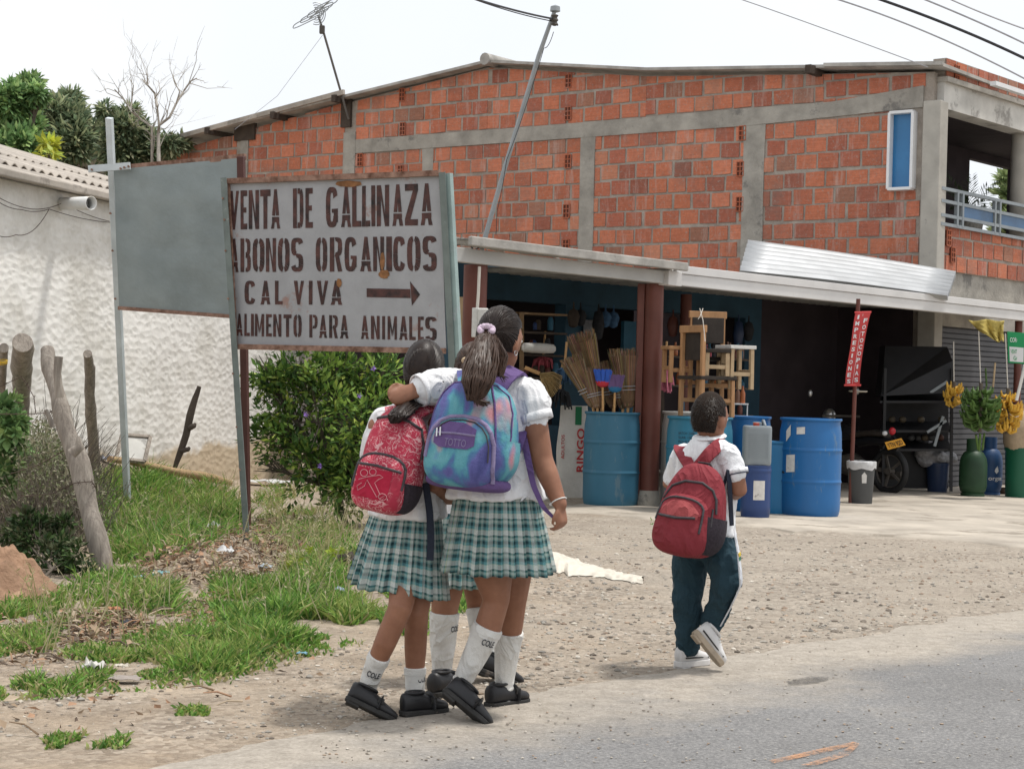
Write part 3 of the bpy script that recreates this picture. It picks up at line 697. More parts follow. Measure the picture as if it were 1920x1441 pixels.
corrugated(mb, f_, -9, 2.2, -.16, 1.02, amp=.016); corrugated(mb, lambda s, q: f_(s, q)+Z3*.034, -9, 2.2, .85, 2.1, amp=.020); corrugated(mb, lambda s, q: f_(s, q)+Z3*.055, -9, 2.2, 1.95, 5)
hroof = mb.build("roof", M['asbwarm'], house, smooth=50)
mb = MB(); 
for k in range(64):
    s = -9+.177*k+.02
mb.bar(hp(-9, hz_+.045, .15), hp(2.1, hz_+.045, .15), .07, .075); mb.build("eave_mortar", M['asbwarm'], hroof, bevel=.015)
p = onplane(118, 382, H0, nH); mb = MB(); a = p-nH*.1; b_ = p+nH*.42+Z3*-.02+dH*-.25
x = (b_-a).normalized(); 
rg = []
for r_, q in ((.065, 0), (.065, 1)):
    pass
mb.tube([a, lerp(a, b_, .5), b_], [.058, .058, .064], 16, caps=False); mb.tube([b_, b_-x*.12], [.064, .058], 16, caps=False); mb.open = True
M['pvc'] = mat("pvc", (.72, .72, .70), .4, .1, 4, .05, spot=((.45, .38, .3), 9, .62)); pv = mb.build("drain_pipe", M['pvc'], house, smooth=50); so = pv.modifiers.new("th", 'SOLIDIFY'); so.thickness = .006
# ------------------------------------------------------------------ roadside signs
M['signgrey'] = mat("sign_paint", (.34, .345, .36), .55, .1, 5, .5, 120, spot=((.30, .20, .175), 3.2, .60), bdist=.002)
M['signink'] = mat("sign_ink", (.028, .024, .026), .6, .5, 14, .2, 60, col2=(.075, .03, .025), spot=((.16, .055, .03), 5, .66))
M['rust'] = mat("rusty_iron", (.17, .075, .045), .85, .45, 14, .5, 80, col2=(.27, .17, .13))
M['angle'] = mat("angle_iron", (.16, .19, .18), .6, .2, 6, .2, 60, spot=((.3, .32, .31), 12, .65))
M['angleteal'] = mat("angle_iron_pale", (.27, .36, .35), .5, .15, 6, .2, 60, spot=((.36, .4, .42), 7, .6))
M['galv'] = mat("galvanised_sheet", (.215, .25, .25), .42, .1, 2.2, .25, 5, metal=.3, col2=(.255, .29, .29), spot=((.31, .35, .36), 1.6, .62), bdist=.03)
M['bluewhite'] = mat("pale_post_paint", (.55, .60, .62), .6, .14, 6, .2, 50, spot=((.28, .24, .21), 12, .68))
M['brownpost'] = mat("brown_post", (.085, .035, .03), .6, .2, 5, .2)
sTL, sTR, sBL, sBR = P(427, 343, 13.6), P(826, 328, 12.85), P(441, 646, 13.6), None
sBR = onplane(836, 654, sTL, (sTR-sTL).cross(sBL-sTL).normalized())
sn = (sTR-sTL).cross(sBL-sTL).normalized(); sn = -sn if sn.y > 0 else sn
base = G(464, 1012); sign = thing("painted_sign", "rusty grey sign with black stencilled lines of Spanish and an arrow, on leaning steel posts", "sign", base)
mb = MB(); mb.prism([sTL, sTR, sBR, sBL], -sn*.012); board = mb.build("sign_board", M['signgrey'], sign)
mb = MB(); mb.bar(sTL+sn*.012+Z3*.012, sTR+sn*.012+Z3*.012, .04, .035, sn); mb.build("frame_rail", M['rust'], sign)
mb = MB(); mb.bar(sBL+sn*.012-Z3*.014, sBR+sn*.012-Z3*.014, .04, .04, sn); mb.build("frame_rail", M['rust'], sign)
mb = MB(); mb.bar(lerp(sTL, sTR, .008)+sn*.006, lerp(sBL, sBR, .008)+sn*.006, .016, .022, sn); mb.build("frame_rail", M['rust'], sign)
def angle_post(name, top, bot, w_, m, parent, up=sn, web=.05, m2=None):
    mb = MB(); mb.bar(top, bot, w_, .006, up); x = (bot-top).normalized().cross(up).normalized()
    o = mb.build(name, M[m], parent); mb = MB(); mb.bar(top+x*(w_/2)-up*web/2, bot+x*(w_/2)-up*web/2, .006, web, up); mb.build("flange", M[m2 or m], o); return o
angle_post("post", P(419, 333, 13.56), base-Z3*.05, .05, 'angle', sign)
rb = G(866, 1040)+Z3*.0; angle_post("post", P(829, 323, 12.80), rb, .05, 'angle', sign)  # grey flat is the right post's shadowed face, shade put into its colour
mb = MB(); mb.bar(P(841, 325, 12.83), rb+V((.05, 0, 0)), .045, .05, sn); mb.build("post", M['angleteal'], sign)
mb = MB()
for q in ((418, 372), (421, 412), (423, 470), (428, 560), (437, 700), (444, 800), (450, 880)): mb.lathe([(.008, -.006), (.008, .012), (.0, .012)], onplane(*q, sTL+sn*.05, sn), 8, Matrix.Rotation(pi/2, 3, 'X'))
mb.build("bolt", M['rust'], sign)
# stencil letters as strokes in a unit cell
def arc(cx, cy, rx, ry, tx, ty, a0, a1, n=14, e=3.2):
    out = []; 
    def pt(a, x, y): c, s_ = cos(a), sin(a); return (cx+x*math.copysign(abs(c)**(2/e), c), cy+y*math.copysign(abs(s_)**(2/e), s_))
    A = [radians(a0+(a1-a0)*k/n) for k in range(n+1)]
    for a, b in zip(A, A[1:]): out.append([pt(a, rx, ry), pt(b, rx, ry), pt(b, rx-tx, ry-ty), pt(a, rx-tx, ry-ty)])
    return out
def rc(x0, y0, x1, y1): return [(x0, y0), (x1, y0), (x1, y1), (x0, y1)]
t_, h_ = .37, .145
def glyph(ch):
    if ch == 'I': return [rc(0, 0, 1, 1)]
    if ch == 'L': return [rc(0, 0, .45, 1), rc(.45, 0, 1, h_)]
    if ch == 'E': return [rc(0, 0, .44, 1), rc(.44, 0, 1, h_), rc(.44, .43, .86, .56), rc(.44, 1-h_, 1, 1)]
    if ch == 'T': return [rc(0, .83, 1, 1), rc(.31, 0, .69, .83)]
    if ch == 'V': return [[(0, 1), (.36, 1), (.60, 0), (.36, 0)], [(1, 1), (.72, 1), (.46, .22), (.60, 0)]]
    if ch == 'A': return [[(.36, 1), (.5, 1), (.5, .58), (.44, .33), (.13, .33)], [(.5, 1), (.64, 1), (.87, .33), (.56, .33), (.5, .58)], rc(.115, .16, .885, .295), [(.115, .16), (.40, .16), (.33, 0), (0, 0)], [(.885, .16), (.60, .16), (.67, 0), (1, 0)]]
    if ch == 'N': return [rc(0, 0, .34, 1), rc(.66, 0, 1, 1), [(.34, 1), (.34, .72), (.66, 0), (.66, .30)]]
    if ch == 'M': return [rc(0, 0, .27, 1), rc(.73, 0, 1, 1), [(.27, 1), (.27, .62), (.46, .12), (.5, .36)], [(.73, 1), (.73, .62), (.54, .12), (.5, .36)]]
    if ch == 'Z': return [rc(0, .84, 1, 1), rc(0, 0, 1, .15), [(.60, .84), (1, .84), (.42, .15), (0, .15)]]
    if ch == 'D': return [rc(0, 0, .36, 1)]+[[(.44, 1), (.7, 1), (.7, .86), (.44, .86)], [(.44, 0), (.7, 0), (.7, .14), (.44, .14)]]+arc(.6, .5, .4, .5, .34, .14, -75, 75)
    if ch == 'O': return arc(.5, .5, .5, .5, t_, .14, 94, 266)+arc(.5, .5, .5, .5, t_, .14, -86, 86)
    if ch == 'C': return arc(.5, .5, .5, .5, t_, .14, 25, 335, 26)
    if ch == 'G': return arc(.5, .5, .5, .5, t_, .14, 25, 335, 26)+[rc(.66, .12, 1, .46), rc(.5, .36, .66, .46)]
    if ch == 'B': return [rc(0, 0, .36, 1)]+arc(.5, .74, .46, .26, .32, .11, -90, 90)+arc(.5, .27, .5, .27, .34, .12, -90, 90)
    if ch == 'P': return [rc(0, 0, .36, 1)]+arc(.5, .70, .5, .30, .34, .12, -95, 95)
    if ch == 'R': return [rc(0, 0, .36, 1)]+arc(.5, .72, .5, .28, .34, .12, -95, 95)+[[(.42, .46), (.74, .46), (1, 0), (.66, 0)]]
    if ch == 'S': return arc(.5, .735, .5, .265, t_, .125, 15, 262, 20)+arc(.5, .265, .5, .265, t_, .125, 98, -165, 20)
ZO = lambda x, y: (380+x/3.692, 300+y/3.692)
rows_ = [
 ("V185-250 E262-308 N318-390 T398-470 A472-537 D625-697 E712-762 G853-935 A958-1028 L1035-1098 L1103-1160 I1167-1195 N1205-1290 A1312-1388 Z1400-1490 A1508-1592", (185, 215, 1590, 160), (185, 482, 1590, 450)),
 ("A188-248 B262-333 O345-428 N437-508 O520-602 S612-695 O782-862 R880-965 G982-1065 A1090-1170 N1180-1255 I1270-1310 C1318-1402 O1415-1508 S1522-1620", (185, 545, 1620, 525), (185, 775, 1620, 768)),
 ("C290-365 A400-470 L500-553 V630-700 I735-760 V790-868 A885-967", (290, 835, 970, 835), (290, 998, 970, 1002)),
 ("A232-278 L288-326 I334-354 M362-425 E438-478 N488-545 T560-615 O628-685 P738-795 A805-862 R875-935 A950-1010 A1095-1150 N1165-1225 I1243-1262 M1280-1345 A1360-1420 L1430-1475 E1490-1530 S1540-1620", (232, 1062, 1620, 1085), (232, 1215, 1620, 1250))]
cnt = 0
def stroke(mb, poly, f):
    global cnt
    cnt += 1; pts = []
    for x, y in poly: px, py = f(x, y); pts.append(onplane(px, py, sTL+sn*(.0025+.00012*(cnt % 9)), sn))
    mb.add(pts, [list(range(len(pts)))]); mb.open = True
for spec, tl, bl in rows_:
    mb = MB(); last = None
    for item in spec.split():
        a, b = map(float, item[1:].split('-'))
        if last is not None and a-last > 55 and mb.v: mb.build("lettering", M['signink'], sign); mb = MB()
        last = b
        def f(x, y, a=a, b=b):
            X = a+(b-a)*x; k = (X-tl[0])/(tl[2]-tl[0]); yt = tl[1]+(tl[3]-tl[1])*k; yb = bl[1]+(bl[3]-bl[1])*k; return ZO(X+jit(.9), yb+(yt-yb)*y+jit(.9))
        for poly in glyph(item[0]): stroke(mb, poly, f)
    mb.build("lettering", M['signink'], sign)
mb = MB(); I_ = lambda x, y: ZO(x, y)
stroke(mb, [(1135, 948), (1440, 955), (1436, 893), (1135, 888)], I_); stroke(mb, [(1435, 838), (1505, 930), (1448, 1007)], I_); mb.build("painted_arrow", M['signink'], sign)
# bare rust where the paint has flaked
M['flake'] = mat("bare_rust", (.24, .115, .05), .9, .4, 20, .5, 60)
for k, (cx, cy, rx, ry) in enumerate(((1255, 790, 38, 30), (1245, 700, 16, 60), (1010, 165, 90, 22), (945, 850, 18, 30), (238, 950, 0, 0))):
    if not rx: continue
    mb = MB(); stroke(mb, [(cx+rx*(1+.3*noise.noise(V((cos(a)*3, sin(a)*3, k))))*cos(a), cy+ry*(1+.3*noise.noise(V((cos(a)*3, sin(a)*3, k))))*sin(a)) for a in [2*pi*i/20 for i in range(20)]], I_)
    for v in mb.v: v += sn*.0012*(1+k*.2)
    mb.build("rust_patch", M['flake'], board)
# blank grey billboard behind
gTL, gTR, gBR, gBL = P(213, 318, 14.5), P(452, 296, 14.2), P(452, 592, 14.2), P(223, 575, 14.5)
gn = (gTR-gTL).cross(gBL-gTL).normalized(); gn = -gn if gn.y > 0 else gn
gb = G(241, 946); bill = thing("blank_billboard", "blank grey galvanised billboard behind the lettered sign, on a thin white post", "billboard", gb)
mb = MB(); nn = 24; vs = []
for j in range(nn+1):
    for i in range(nn+1):
        u, v = i/nn, j/nn; p = lerp(lerp(gTL, gTR, u), lerp(gBL, gBR, u), v); vs.append(p+gn*(.010*noise.noise(V((u*3, v*3, 2)))+.006*noise.noise(V((u*7, v*6, 4)))))
mb.add(vs, [(j*(nn+1)+i, j*(nn+1)+i+1, (j+1)*(nn+1)+i+1, (j+1)*(nn+1)+i) for j in range(nn) for i in range(nn)]); mb.open = True
mb.build("sheet_panel", M['galv'], bill, smooth=60)
mb = MB(); mb.bar(gTL-gn*.03+Z3*.01, gTR-gn*.03+Z3*.01+(gTR-gTL)*.02, .045, .05, gn); mb.build("frame_rail", M['rust'], bill)
mb = MB(); mb.bar(gBL+gn*.005-Z3*.01, gBR+gn*.005-Z3*.01, .03, .03, gn); mb.build("frame_rail", M['rust'], bill)
bb = G(464, 992); mb = MB(); mb.bar(P(452, 293, 14.15), bb-Z3*.1, .055, .05, gn); mb.build("post", M['brownpost'], bill, bevel=.004)
mb = MB(); mb.bar(P(205, 221, 14.48), gb-Z3*.1, .052, .045, gn); wpst = mb.build("post", M['bluewhite'], bill, bevel=.004)
mb = MB(); mb.bar(P(166, 317, 14.42), P(244, 311, 14.42), .03, .055, Z3); cb = mb.build("cross_bar", M['bluewhite'], wpst)
mb = MB()
for q in ((172, 318), (226, 316), (233, 314), (241, 312), (207, 400), (211, 470), (216, 560)): mb.lathe([(.009, -.01), (.009, .008), (0, .008)], P(*q, 14.39), 8, Matrix.Rotation(pi/2, 3, 'X'))
mb.build("bolt", M['rust'], wpst)
# ------------------------------------------------------------------ leaning wooden fence posts and wire
def m_wood():
    m, t, b = new_mat("weathered_post"); c = coords(t, 'Object', (1, 1, .09))
    g = nz(t, c, 34, 6, .7); o = ramp(t, g, [(.25, (.13, .11, .095)), (.5, (.26, .225, .19)), (.75, (.40, .36, .31))])
    b2 = ramp(t, nz(t, coords(t), 3, 4), [(.3, .8), (.7, 1.15)]); o = mixc(t, 1, o, b2, 'MULTIPLY'); t.links.new(o, b.inputs['Base Color'])
    b.inputs['Roughness'].default_value = .9; bumpn(t, b, g, .9, .015); return m
M['post'] = m_wood(); M['cutwood'] = mat("cut_wood", (.36, .25, .14), .9, .25, 20)
def trunk(mb, pts, rs, n=14, seed=0, amp=.16):
    k = len(mb.v); mb.tube(pts, rs, n)
    c0, c1 = V(pts[0]), V(pts[-1])
    for v in mb.v[k:]:
        t = (v-c0).dot(c1-c0)/(c1-c0).length_squared; c = lerp(c0, c1, max(0, min(1, t))); d = v-c
        v += d*amp*noise.noise(V((v.x*9+seed, v.y*9, v.z*2.2)))*2
def resample(pts, rs, m=4):
    P_, R_ = [], []
    for i in range(len(pts)-1):
        for j in range(m): P_.append(lerp(pts[i], pts[i+1], j/m)); R_.append(lerp(rs[i], rs[i+1], j/m))
    return P_+[pts[-1]], R_+[rs[-1]]
def fence_post(px, rad, Y, label, extra=None, **kw):
    g = G(*px[-1]); Yb = g.y; pts = [P(x, y, Yb+(Y-Yb)*(1-i/(len(px)-1))) for i, (x, y) in enumerate(px)]; sc = Yb/3400
    r = thing("fence_post", label, "fence post", g, "weathered wooden fence posts"); mb = MB()
    p_, r_ = resample(pts, [q*sc for q in rad]); p_.append(g-Z3*.15); r_.append(r_[-1]); trunk(mb, p_, r_, 16, px[0][0])
    o = mb.build("stake", M['post'], r, smooth=60)
    if extra:
        for e, er in extra:
            mb = MB(); q = [P(x, y, Yb+.02) for x, y in e]; p_, r_ = resample(q, [a*sc for a in er]); trunk(mb, p_, r_, 12, 3); mb.build("stub_branch", M['post'], r, smooth=60)
    return r, pts
fp1, q1 = fence_post([(88, 655), (92, 690), (108, 740), (122, 800), (145, 870), (170, 960), (197, 1068)], [13, 15, 15, 17, 20, 18, 20], 11.6, "thick grey post leaning left with a forked stub, nearest the grass", [(([(112, 745), (108, 700), (111, 668)]), [9, 7, 8]), ([(135, 850), (148, 838), (147, 818)], [10, 9, 3]), ([(100, 800), (86, 768)], [6, 4])])
fp2, q2 = fence_post([(43, 641), (42, 690), (41, 740), (42, 800), (44, 870), (46, 950)], [18, 18, 14, 12, 13, 15], 12.6, "broad flat-topped grey post standing upright near the left edge")
fp3, q3 = fence_post([(164, 663), (168, 690), (169, 750), (173, 810), (178, 885)], [7, 9, 10, 10, 11], 15.6, "slim pale post standing upright close to the plaster wall")
fp4, q4 = fence_post([(8, 652), (5, 690), (3, 730), (2, 900)], [7, 7, 7, 8], 13.2, "thin tan stake with a yellow cord tied round it at the left edge")
mb = MB()
M['cord'] = mat("yellow_cord", (.55, .36, .04), .7)
for k in range(3): mb.tube([P(5, 676+k*3, 13.2)+V((.034*cos(a), .034*sin(a), .008*sin(a+k))) for a in [2*pi*i/14 for i in range(15)]], .004, 6)
mb.build("cord", M['cord'], fp4)
M['wire'] = mat("rusty_wire", (.07, .045, .035), .7, .3)
def cable(name, pts, r, label, m='wire', cat='wire', sag=0, group=None, barbs=False, n=14):
    P_ = []
    if len(pts) == 3 and cat == 'cable':
        c_ = pts[1]*2-(pts[0]+pts[2])/2
        for k in range(-(36 if name == 'overhead_cable' else 0), 76 if name == 'overhead_cable' and pts[2].x > 5.5 else 40): t = k/40; P_.append(pts[0]*(1-t)**2+c_*2*t*(1-t)+pts[2]*t*t)
    else:
      for i in range(len(pts)-1):
        for k in range(n): t = k/n; P_.append(lerp(pts[i], pts[i+1], t)-Z3*(sag*4*t*(1-t)))
    if not (name == 'overhead_cable' and pts[-1].x > 5.5): P_.append(pts[-1])
    mb = MB(); mb.tube(P_, r, 5)
    if barbs:
        for p in P_[::3]:
            for _ in range(2): d = V((jit(1), jit(1), jit(1))).normalized()*.018; mb.tube([p-d, p+d], .0016, 4)
    o = mb.build(name, M[m], loc=P_[0]); return tag(o, label, cat, group)
def around(p, r, tilt=0): return [p+V((r*cos(a), r*sin(a), tilt*cos(a))) for a in [2*pi*i/12 for i in range(13)]]
cable("barbed_wire", [P(-8, 728, 12.8), P(40, 706, 12.5), P(52, 722, 12.5), P(64, 745, 12.2), P(67, 775, 12.2)], .003, "rusty barbed wire running from the left edge across the flat-topped post", cat="barbed wire", barbs=True, n=8)
cable("barbed_wire", [P(-8, 776, 12.5), P(45, 776, 12.3), P(92, 774, 11.5), P(106, 765, 11.4), P(122, 762, 11.4)], .003, "rusty barbed wire stretched level to the middle of the leaning post", cat="barbed wire", barbs=True, n=8)
cable("barbed_wire", [P(20, 888, 11.9), P(70, 872, 11.6), P(118, 846, 11.3), P(150, 836, 11.25), P(156, 838, 11.3)], .003, "rusty barbed wire rising from the dry brush to the lower part of the leaning post", cat="barbed wire", barbs=True, n=8)
cable("barbed_wire", [P(40, 930, 11.9), P(100, 925, 11.4), P(140, 905, 11.15), P(172, 902, 11.1), P(180, 915, 11.2)], .003, "rusty barbed wire wrapped round the foot of the leaning post", cat="barbed wire", barbs=True, n=8)
cable("barbed_wire", around(P(113, 766, 11.62), .062, .02)+[P(124, 768, 11.5)], .0035, "twist of rusty wire bound round the leaning post below its fork", cat="barbed wire", n=2)
# driftwood branch, leaning board, log at the foot of the plaster wall
M['bark'] = mat("dark_bark", (.075, .06, .05), .95, .35, 9, .6, 40)
bg_ = hp(-1.55, .12, .35); Yb = 19.0
br = [P(x, y, Yb) for x, y in ((326, 882), (336, 850), (348, 815), (357, 780), (367, 745), (374, 724))]
mb = MB(); p_, r_ = resample(br, [.018, .035, .035, .04, .032, .022]); trunk(mb, p_, r_, 10, 1, .2)
mb2 = [([(340, 846), (352, 842), (356, 838)], [.03, .028, .012]), ([(354, 802), (364, 797), (367, 793)], [.03, .024, .008])]
for q, rr in mb2: p_, r_ = resample([P(x, y, Yb-.02) for x, y in q], rr); trunk(mb, p_, r_, 8, 2, .2)
z = br[0]; tag(mb.build("dead_branch", M['bark'], loc=z, smooth=60), "crooked dark dead branch leaning against the plaster wall", "branch")
pnl = thing("framed_board", "white board in a brown wooden frame leaning on the wall behind the white post", "board", P(250, 862, 17.6))
bq = [P(217, 860, 17.4), P(270, 866, 17.6), P(281, 820, 17.95), P(228, 816, 17.75)]; bn = (bq[1]-bq[0]).cross(bq[3]-bq[0]).normalized(); bn = -bn if bn.y > 0 else bn
mb = MB(); mb.prism(bq, -bn*.015); mb.build("panel", M['lintel'], pnl); mb = MB()
for i in range(4): mb.bar(bq[i]+bn*.006*(1+i % 2), bq[(i+1) % 4]+bn*.006*(1+i % 2), .035, .03, bn)
mb.build("frame", M['post'], pnl)
lg = [P(205, 860, 17.3), P(250, 866, 17.6), P(330, 884, 18.6), P(400, 896, 19.3), P(432, 905, 19.6)]
mb = MB(); p_, r_ = resample(lg, [.03, .035, .04, .045, .03], 3); trunk(mb, p_, r_, 10, 6, .15); tag(mb.build("log", M['cutwood'], loc=lg[0], smooth=60), "long thin log lying along the foot of the plaster wall", "log")
# cables on the plaster wall
for k, (q, lb) in enumerate(((((-8, 367), (60, 392), (118, 380), (205, 415)), "thin grey cable sagging just under the eave of the white house"), (((-8, 375), (40, 393), (92, 392), (206, 417)), "second thin cable running beside the drain pipe under the white house eave"), (((92, 392), (62, 432), (30, 440), (-8, 440)), "loose wire drooping from the drain pipe down the plaster wall"))):
    cable("wall_cable", [onplane(*p, H0+nH*.05, nH) for p in q], .0035, lb, cat="cable", n=6, sag=.02)
# ------------------------------------------------------------------ foliage
def leaf_mat(name, rough=.5, trans=.25): return attr_mat(name, rough, 0, 30, .2, trans=trans)
M['leaf'] = leaf_mat("leaf", .68); M['leaf2'] = leaf_mat("far_leaf", .45, .35); M['twig'] = mat("twig", (.12, .10, .08), .9, .3, 9); M['grass'] = leaf_mat("grass_blade", .6, .3)
def leaf(mb, p, d, L, w_, col, bend=.25):
    d = d.normalized(); s_ = d.cross(V((jit(1), jit(1), 1))); s_ = s_.normalized() if s_.length > 1e-4 else X3; u = s_.cross(d)
    a, m1, t = p, p+d*L*.5-u*L*bend*.15, p+d*L-u*L*bend*.5
    mb.add([a, m1+s_*w_/2, t, m1-s_*w_/2], [(0, 1, 2), (0, 2, 3)], 0, col)
def rdir(up=0): 
    while True:
        v = V((jit(1), jit(1), jit(1)))
        if .05 < v.length < 1: v = v.normalized(); v.z += up; return v.normalized()
def crown(mb, lobes, n, L, cols, gap=.1, up=.1, w_=.42, freq=2.5, seed=0, rc=.30, nl=22):
    """leaves in clumps spread through each lobe; gap = share of clump places left empty"""
    tot = sum(l[1]**2 for l in lobes); sub = max(1, n//nl)
    for c, r, sq in lobes:
        for _ in range(max(2, int(sub*r*r/tot))):
            d = rdir(.15); rr = r*(rnd.random()**.40); cc = c+V((d.x*rr, d.y*rr, d.z*rr*sq))
            if noise.noise(cc*freq+V((seed, 0, 0)))*1.4+.5 < gap*rnd.uniform(.6, 1.4): continue
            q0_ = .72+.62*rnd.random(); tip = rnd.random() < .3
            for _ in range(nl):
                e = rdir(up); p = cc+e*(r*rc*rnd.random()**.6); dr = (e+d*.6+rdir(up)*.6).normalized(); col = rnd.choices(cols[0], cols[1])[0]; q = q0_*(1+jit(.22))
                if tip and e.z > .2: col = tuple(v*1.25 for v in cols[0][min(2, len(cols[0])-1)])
                l = L*(.55+.75*rnd.random()); leaf(mb, p, dr, l, l*w_, tuple(v*q for v in col))
def limbs(mb, base, lobes, r0, n=10, seed=1):
    top = sum((l[0] for l in lobes), V())/len(lobes); mid = lerp(base, top, .35)
    mb.tube([base-Z3*.1, lerp(base, mid, .5)+V((jit(.05), 0, 0)), mid], [r0, r0*.8, r0*.7], 8)
    for c, r, sq in lobes:
        a = mid; b_ = lerp(mid, c, .6)+V((jit(.1)*r, jit(.1)*r, jit(.1)*r)); mb.tube([a, b_, c], [r0*.6, r0*.35, r0*.1], 6)
        for _ in range(n): d = rdir(.2); mb.tube([lerp(b_, c, rnd.random()), c+d*r*.8], [r0*.16, r0*.04], 4)
GREENS = ([(.06, .125, .03), (.10, .19, .04), (.19, .29, .06), (.045, .09, .028), (.33, .40, .08)], (4, 4, 3, 2, 1.4))
def shrub(name, label, cat, base, lobes, n, L, cols, r0, flowers=0, **kw):
    t = thing(name, label, cat, base, kw.pop('group', None)); mb = MB(); limbs(mb, base, lobes, r0, kw.pop('twigs', 10)); mb.build("trunk", M['twig'], t)
    m_ = kw.pop('m', 'leaf'); mb = MB(); mb.open = True; crown(mb, lobes, n, L, cols, **kw); mb.build("crown", M[m_], t)
    return t
by = 15.2; bp = G(650, 985)
lb = [(P(x, y, by+dy), r*by/3400, 1.0) for x, y, r, dy in ((560, 700, 72, 0), (640, 695, 80, .1), (715, 705, 70, .1), (525, 745, 62, 0), (600, 790, 85, -.15), (690, 800, 88, 0), (530, 830, 60, .05), (585, 870, 72, -.1), (670, 880, 80, -.05), (740, 780, 60, .1), (640, 930, 50, 0), (500, 690, 38, 0), (515, 790, 40, 0), (495, 870, 30, 0))]
bush = shrub("flowering_bush", "dense green leafy bush with tiny purple flowers growing under the lettered sign", "bush", bp, lb, 13500, .08, GREENS, .05, gap=.42, freq=4, up=.3, w_=.42, rc=.36, twigs=16)
M['purple'] = mat("purple_petal", (.33, .20, .62), .6, .1)
for q in ((574, 776), (674, 741), (600, 873), (700, 690)):
    mb = MB(); c = P(*q, 14.55)
    for k in range(5): a = 2*pi*k/5; leaf(mb, c, V((cos(a), -.4, sin(a))), .028, .022, None)
    mb.open = True; mb.build("flower", M['purple'], bush)
# trees beyond the roofs
DK = ([(.15, .205, .12), (.20, .25, .14), (.27, .30, .17), (.10, .145, .08), (.34, .34, .20)], (4, 4, 2.5, 3, 1))
BR = ([(.16, .28, .11), (.21, .34, .13), (.29, .40, .16), (.11, .20, .08)], (4, 4, 2, 2))
def lob(Y, items): return [(P(x, y, Y+jit(.8)), r*Y/3400, 1.0) for x, y, r in items]
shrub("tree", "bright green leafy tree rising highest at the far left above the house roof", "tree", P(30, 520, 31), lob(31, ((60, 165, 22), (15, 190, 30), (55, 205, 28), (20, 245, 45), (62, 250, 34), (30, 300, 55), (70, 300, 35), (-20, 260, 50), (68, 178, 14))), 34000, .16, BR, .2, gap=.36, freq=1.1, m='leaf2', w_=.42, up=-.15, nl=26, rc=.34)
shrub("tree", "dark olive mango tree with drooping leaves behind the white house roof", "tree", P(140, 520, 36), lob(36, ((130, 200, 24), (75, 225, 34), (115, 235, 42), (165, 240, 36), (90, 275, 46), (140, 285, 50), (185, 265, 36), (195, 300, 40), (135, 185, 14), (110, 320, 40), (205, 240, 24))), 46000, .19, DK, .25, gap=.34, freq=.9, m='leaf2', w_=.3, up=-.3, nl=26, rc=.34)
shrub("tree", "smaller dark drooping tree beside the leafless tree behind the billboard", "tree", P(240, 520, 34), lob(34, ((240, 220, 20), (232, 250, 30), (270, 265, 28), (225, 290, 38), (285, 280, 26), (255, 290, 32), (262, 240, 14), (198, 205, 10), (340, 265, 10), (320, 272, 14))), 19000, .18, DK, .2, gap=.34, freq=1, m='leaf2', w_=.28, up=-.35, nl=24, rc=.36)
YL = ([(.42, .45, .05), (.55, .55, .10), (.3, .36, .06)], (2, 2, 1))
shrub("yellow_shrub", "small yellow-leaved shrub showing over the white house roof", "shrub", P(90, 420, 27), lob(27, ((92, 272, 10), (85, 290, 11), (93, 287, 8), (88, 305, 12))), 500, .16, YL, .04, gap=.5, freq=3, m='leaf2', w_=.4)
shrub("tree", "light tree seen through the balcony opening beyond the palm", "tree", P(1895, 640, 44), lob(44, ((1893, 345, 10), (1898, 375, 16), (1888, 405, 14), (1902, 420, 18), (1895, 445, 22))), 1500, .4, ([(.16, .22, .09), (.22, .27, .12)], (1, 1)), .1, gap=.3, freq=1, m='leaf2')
# leafless tree
t = thing("bare_tree", "leafless pale-branched tree against the white sky above the billboard", "tree", P(297, 560, 33)); mb = MB()
M['palebark'] = mat("pale_bark", (.36, .33, .29), .9, .25, 6)
def branch(a, px, r, twigs=2):
    r *= .55; pts = [P(x, y, 33+jit(.3)) for x, y in px]; rr = [lerp(r, r*.35, i/(len(pts)-1)) for i in range(len(pts))]; mb.tube(pts, rr, 6)
    for i in range(1, len(pts)):
        for _ in range(twigs):
            b = lerp(pts[i-1], pts[i], rnd.random()); d = (pts[i]-pts[i-1]).normalized(); d = (d+rdir(.6)*.9).normalized(); L = (.25+.5*rnd.random())
            c = b+d*L*.6+V((0, 0, jit(.05))); e = c+(d+rdir(.5)*.6).normalized()*L*.6; mb.tube([b, c, e], [r*.3, r*.2, r*.08], 4)
            for _ in range(2): f = lerp(b, e, .4+.6*rnd.random()); mb.tube([f, f+(d+rdir(.4)).normalized()*L*.5], [r*.16, r*.07], 4)
for px, r in ((((298, 330), (297, 250), (298, 235), (295, 200)), .075), (((295, 200), (290, 175), (277, 160), (266, 148)), .045), (((298, 235), (318, 220), (330, 195), (345, 170), (358, 152), (369, 147)), .05), (((330, 195), (337, 172), (326, 152), (323, 140)), .03), (((285, 330), (285, 238), (262, 222), (247, 210), (240, 198), (228, 182), (215, 168)), .05), (((245, 205), (248, 180), (250, 160), (243, 148)), .03), (((285, 240), (293, 225)), .03), (((277, 160), (276, 140), (275, 130)), .03), (((290, 185), (300, 170), (297, 150)), .025), (((297, 240), (310, 242), (322, 230)), .02), (((262, 222), (250, 232), (240, 215)), .02)): branch(None, px, r)
mb.build("branches", M['palebark'], t)
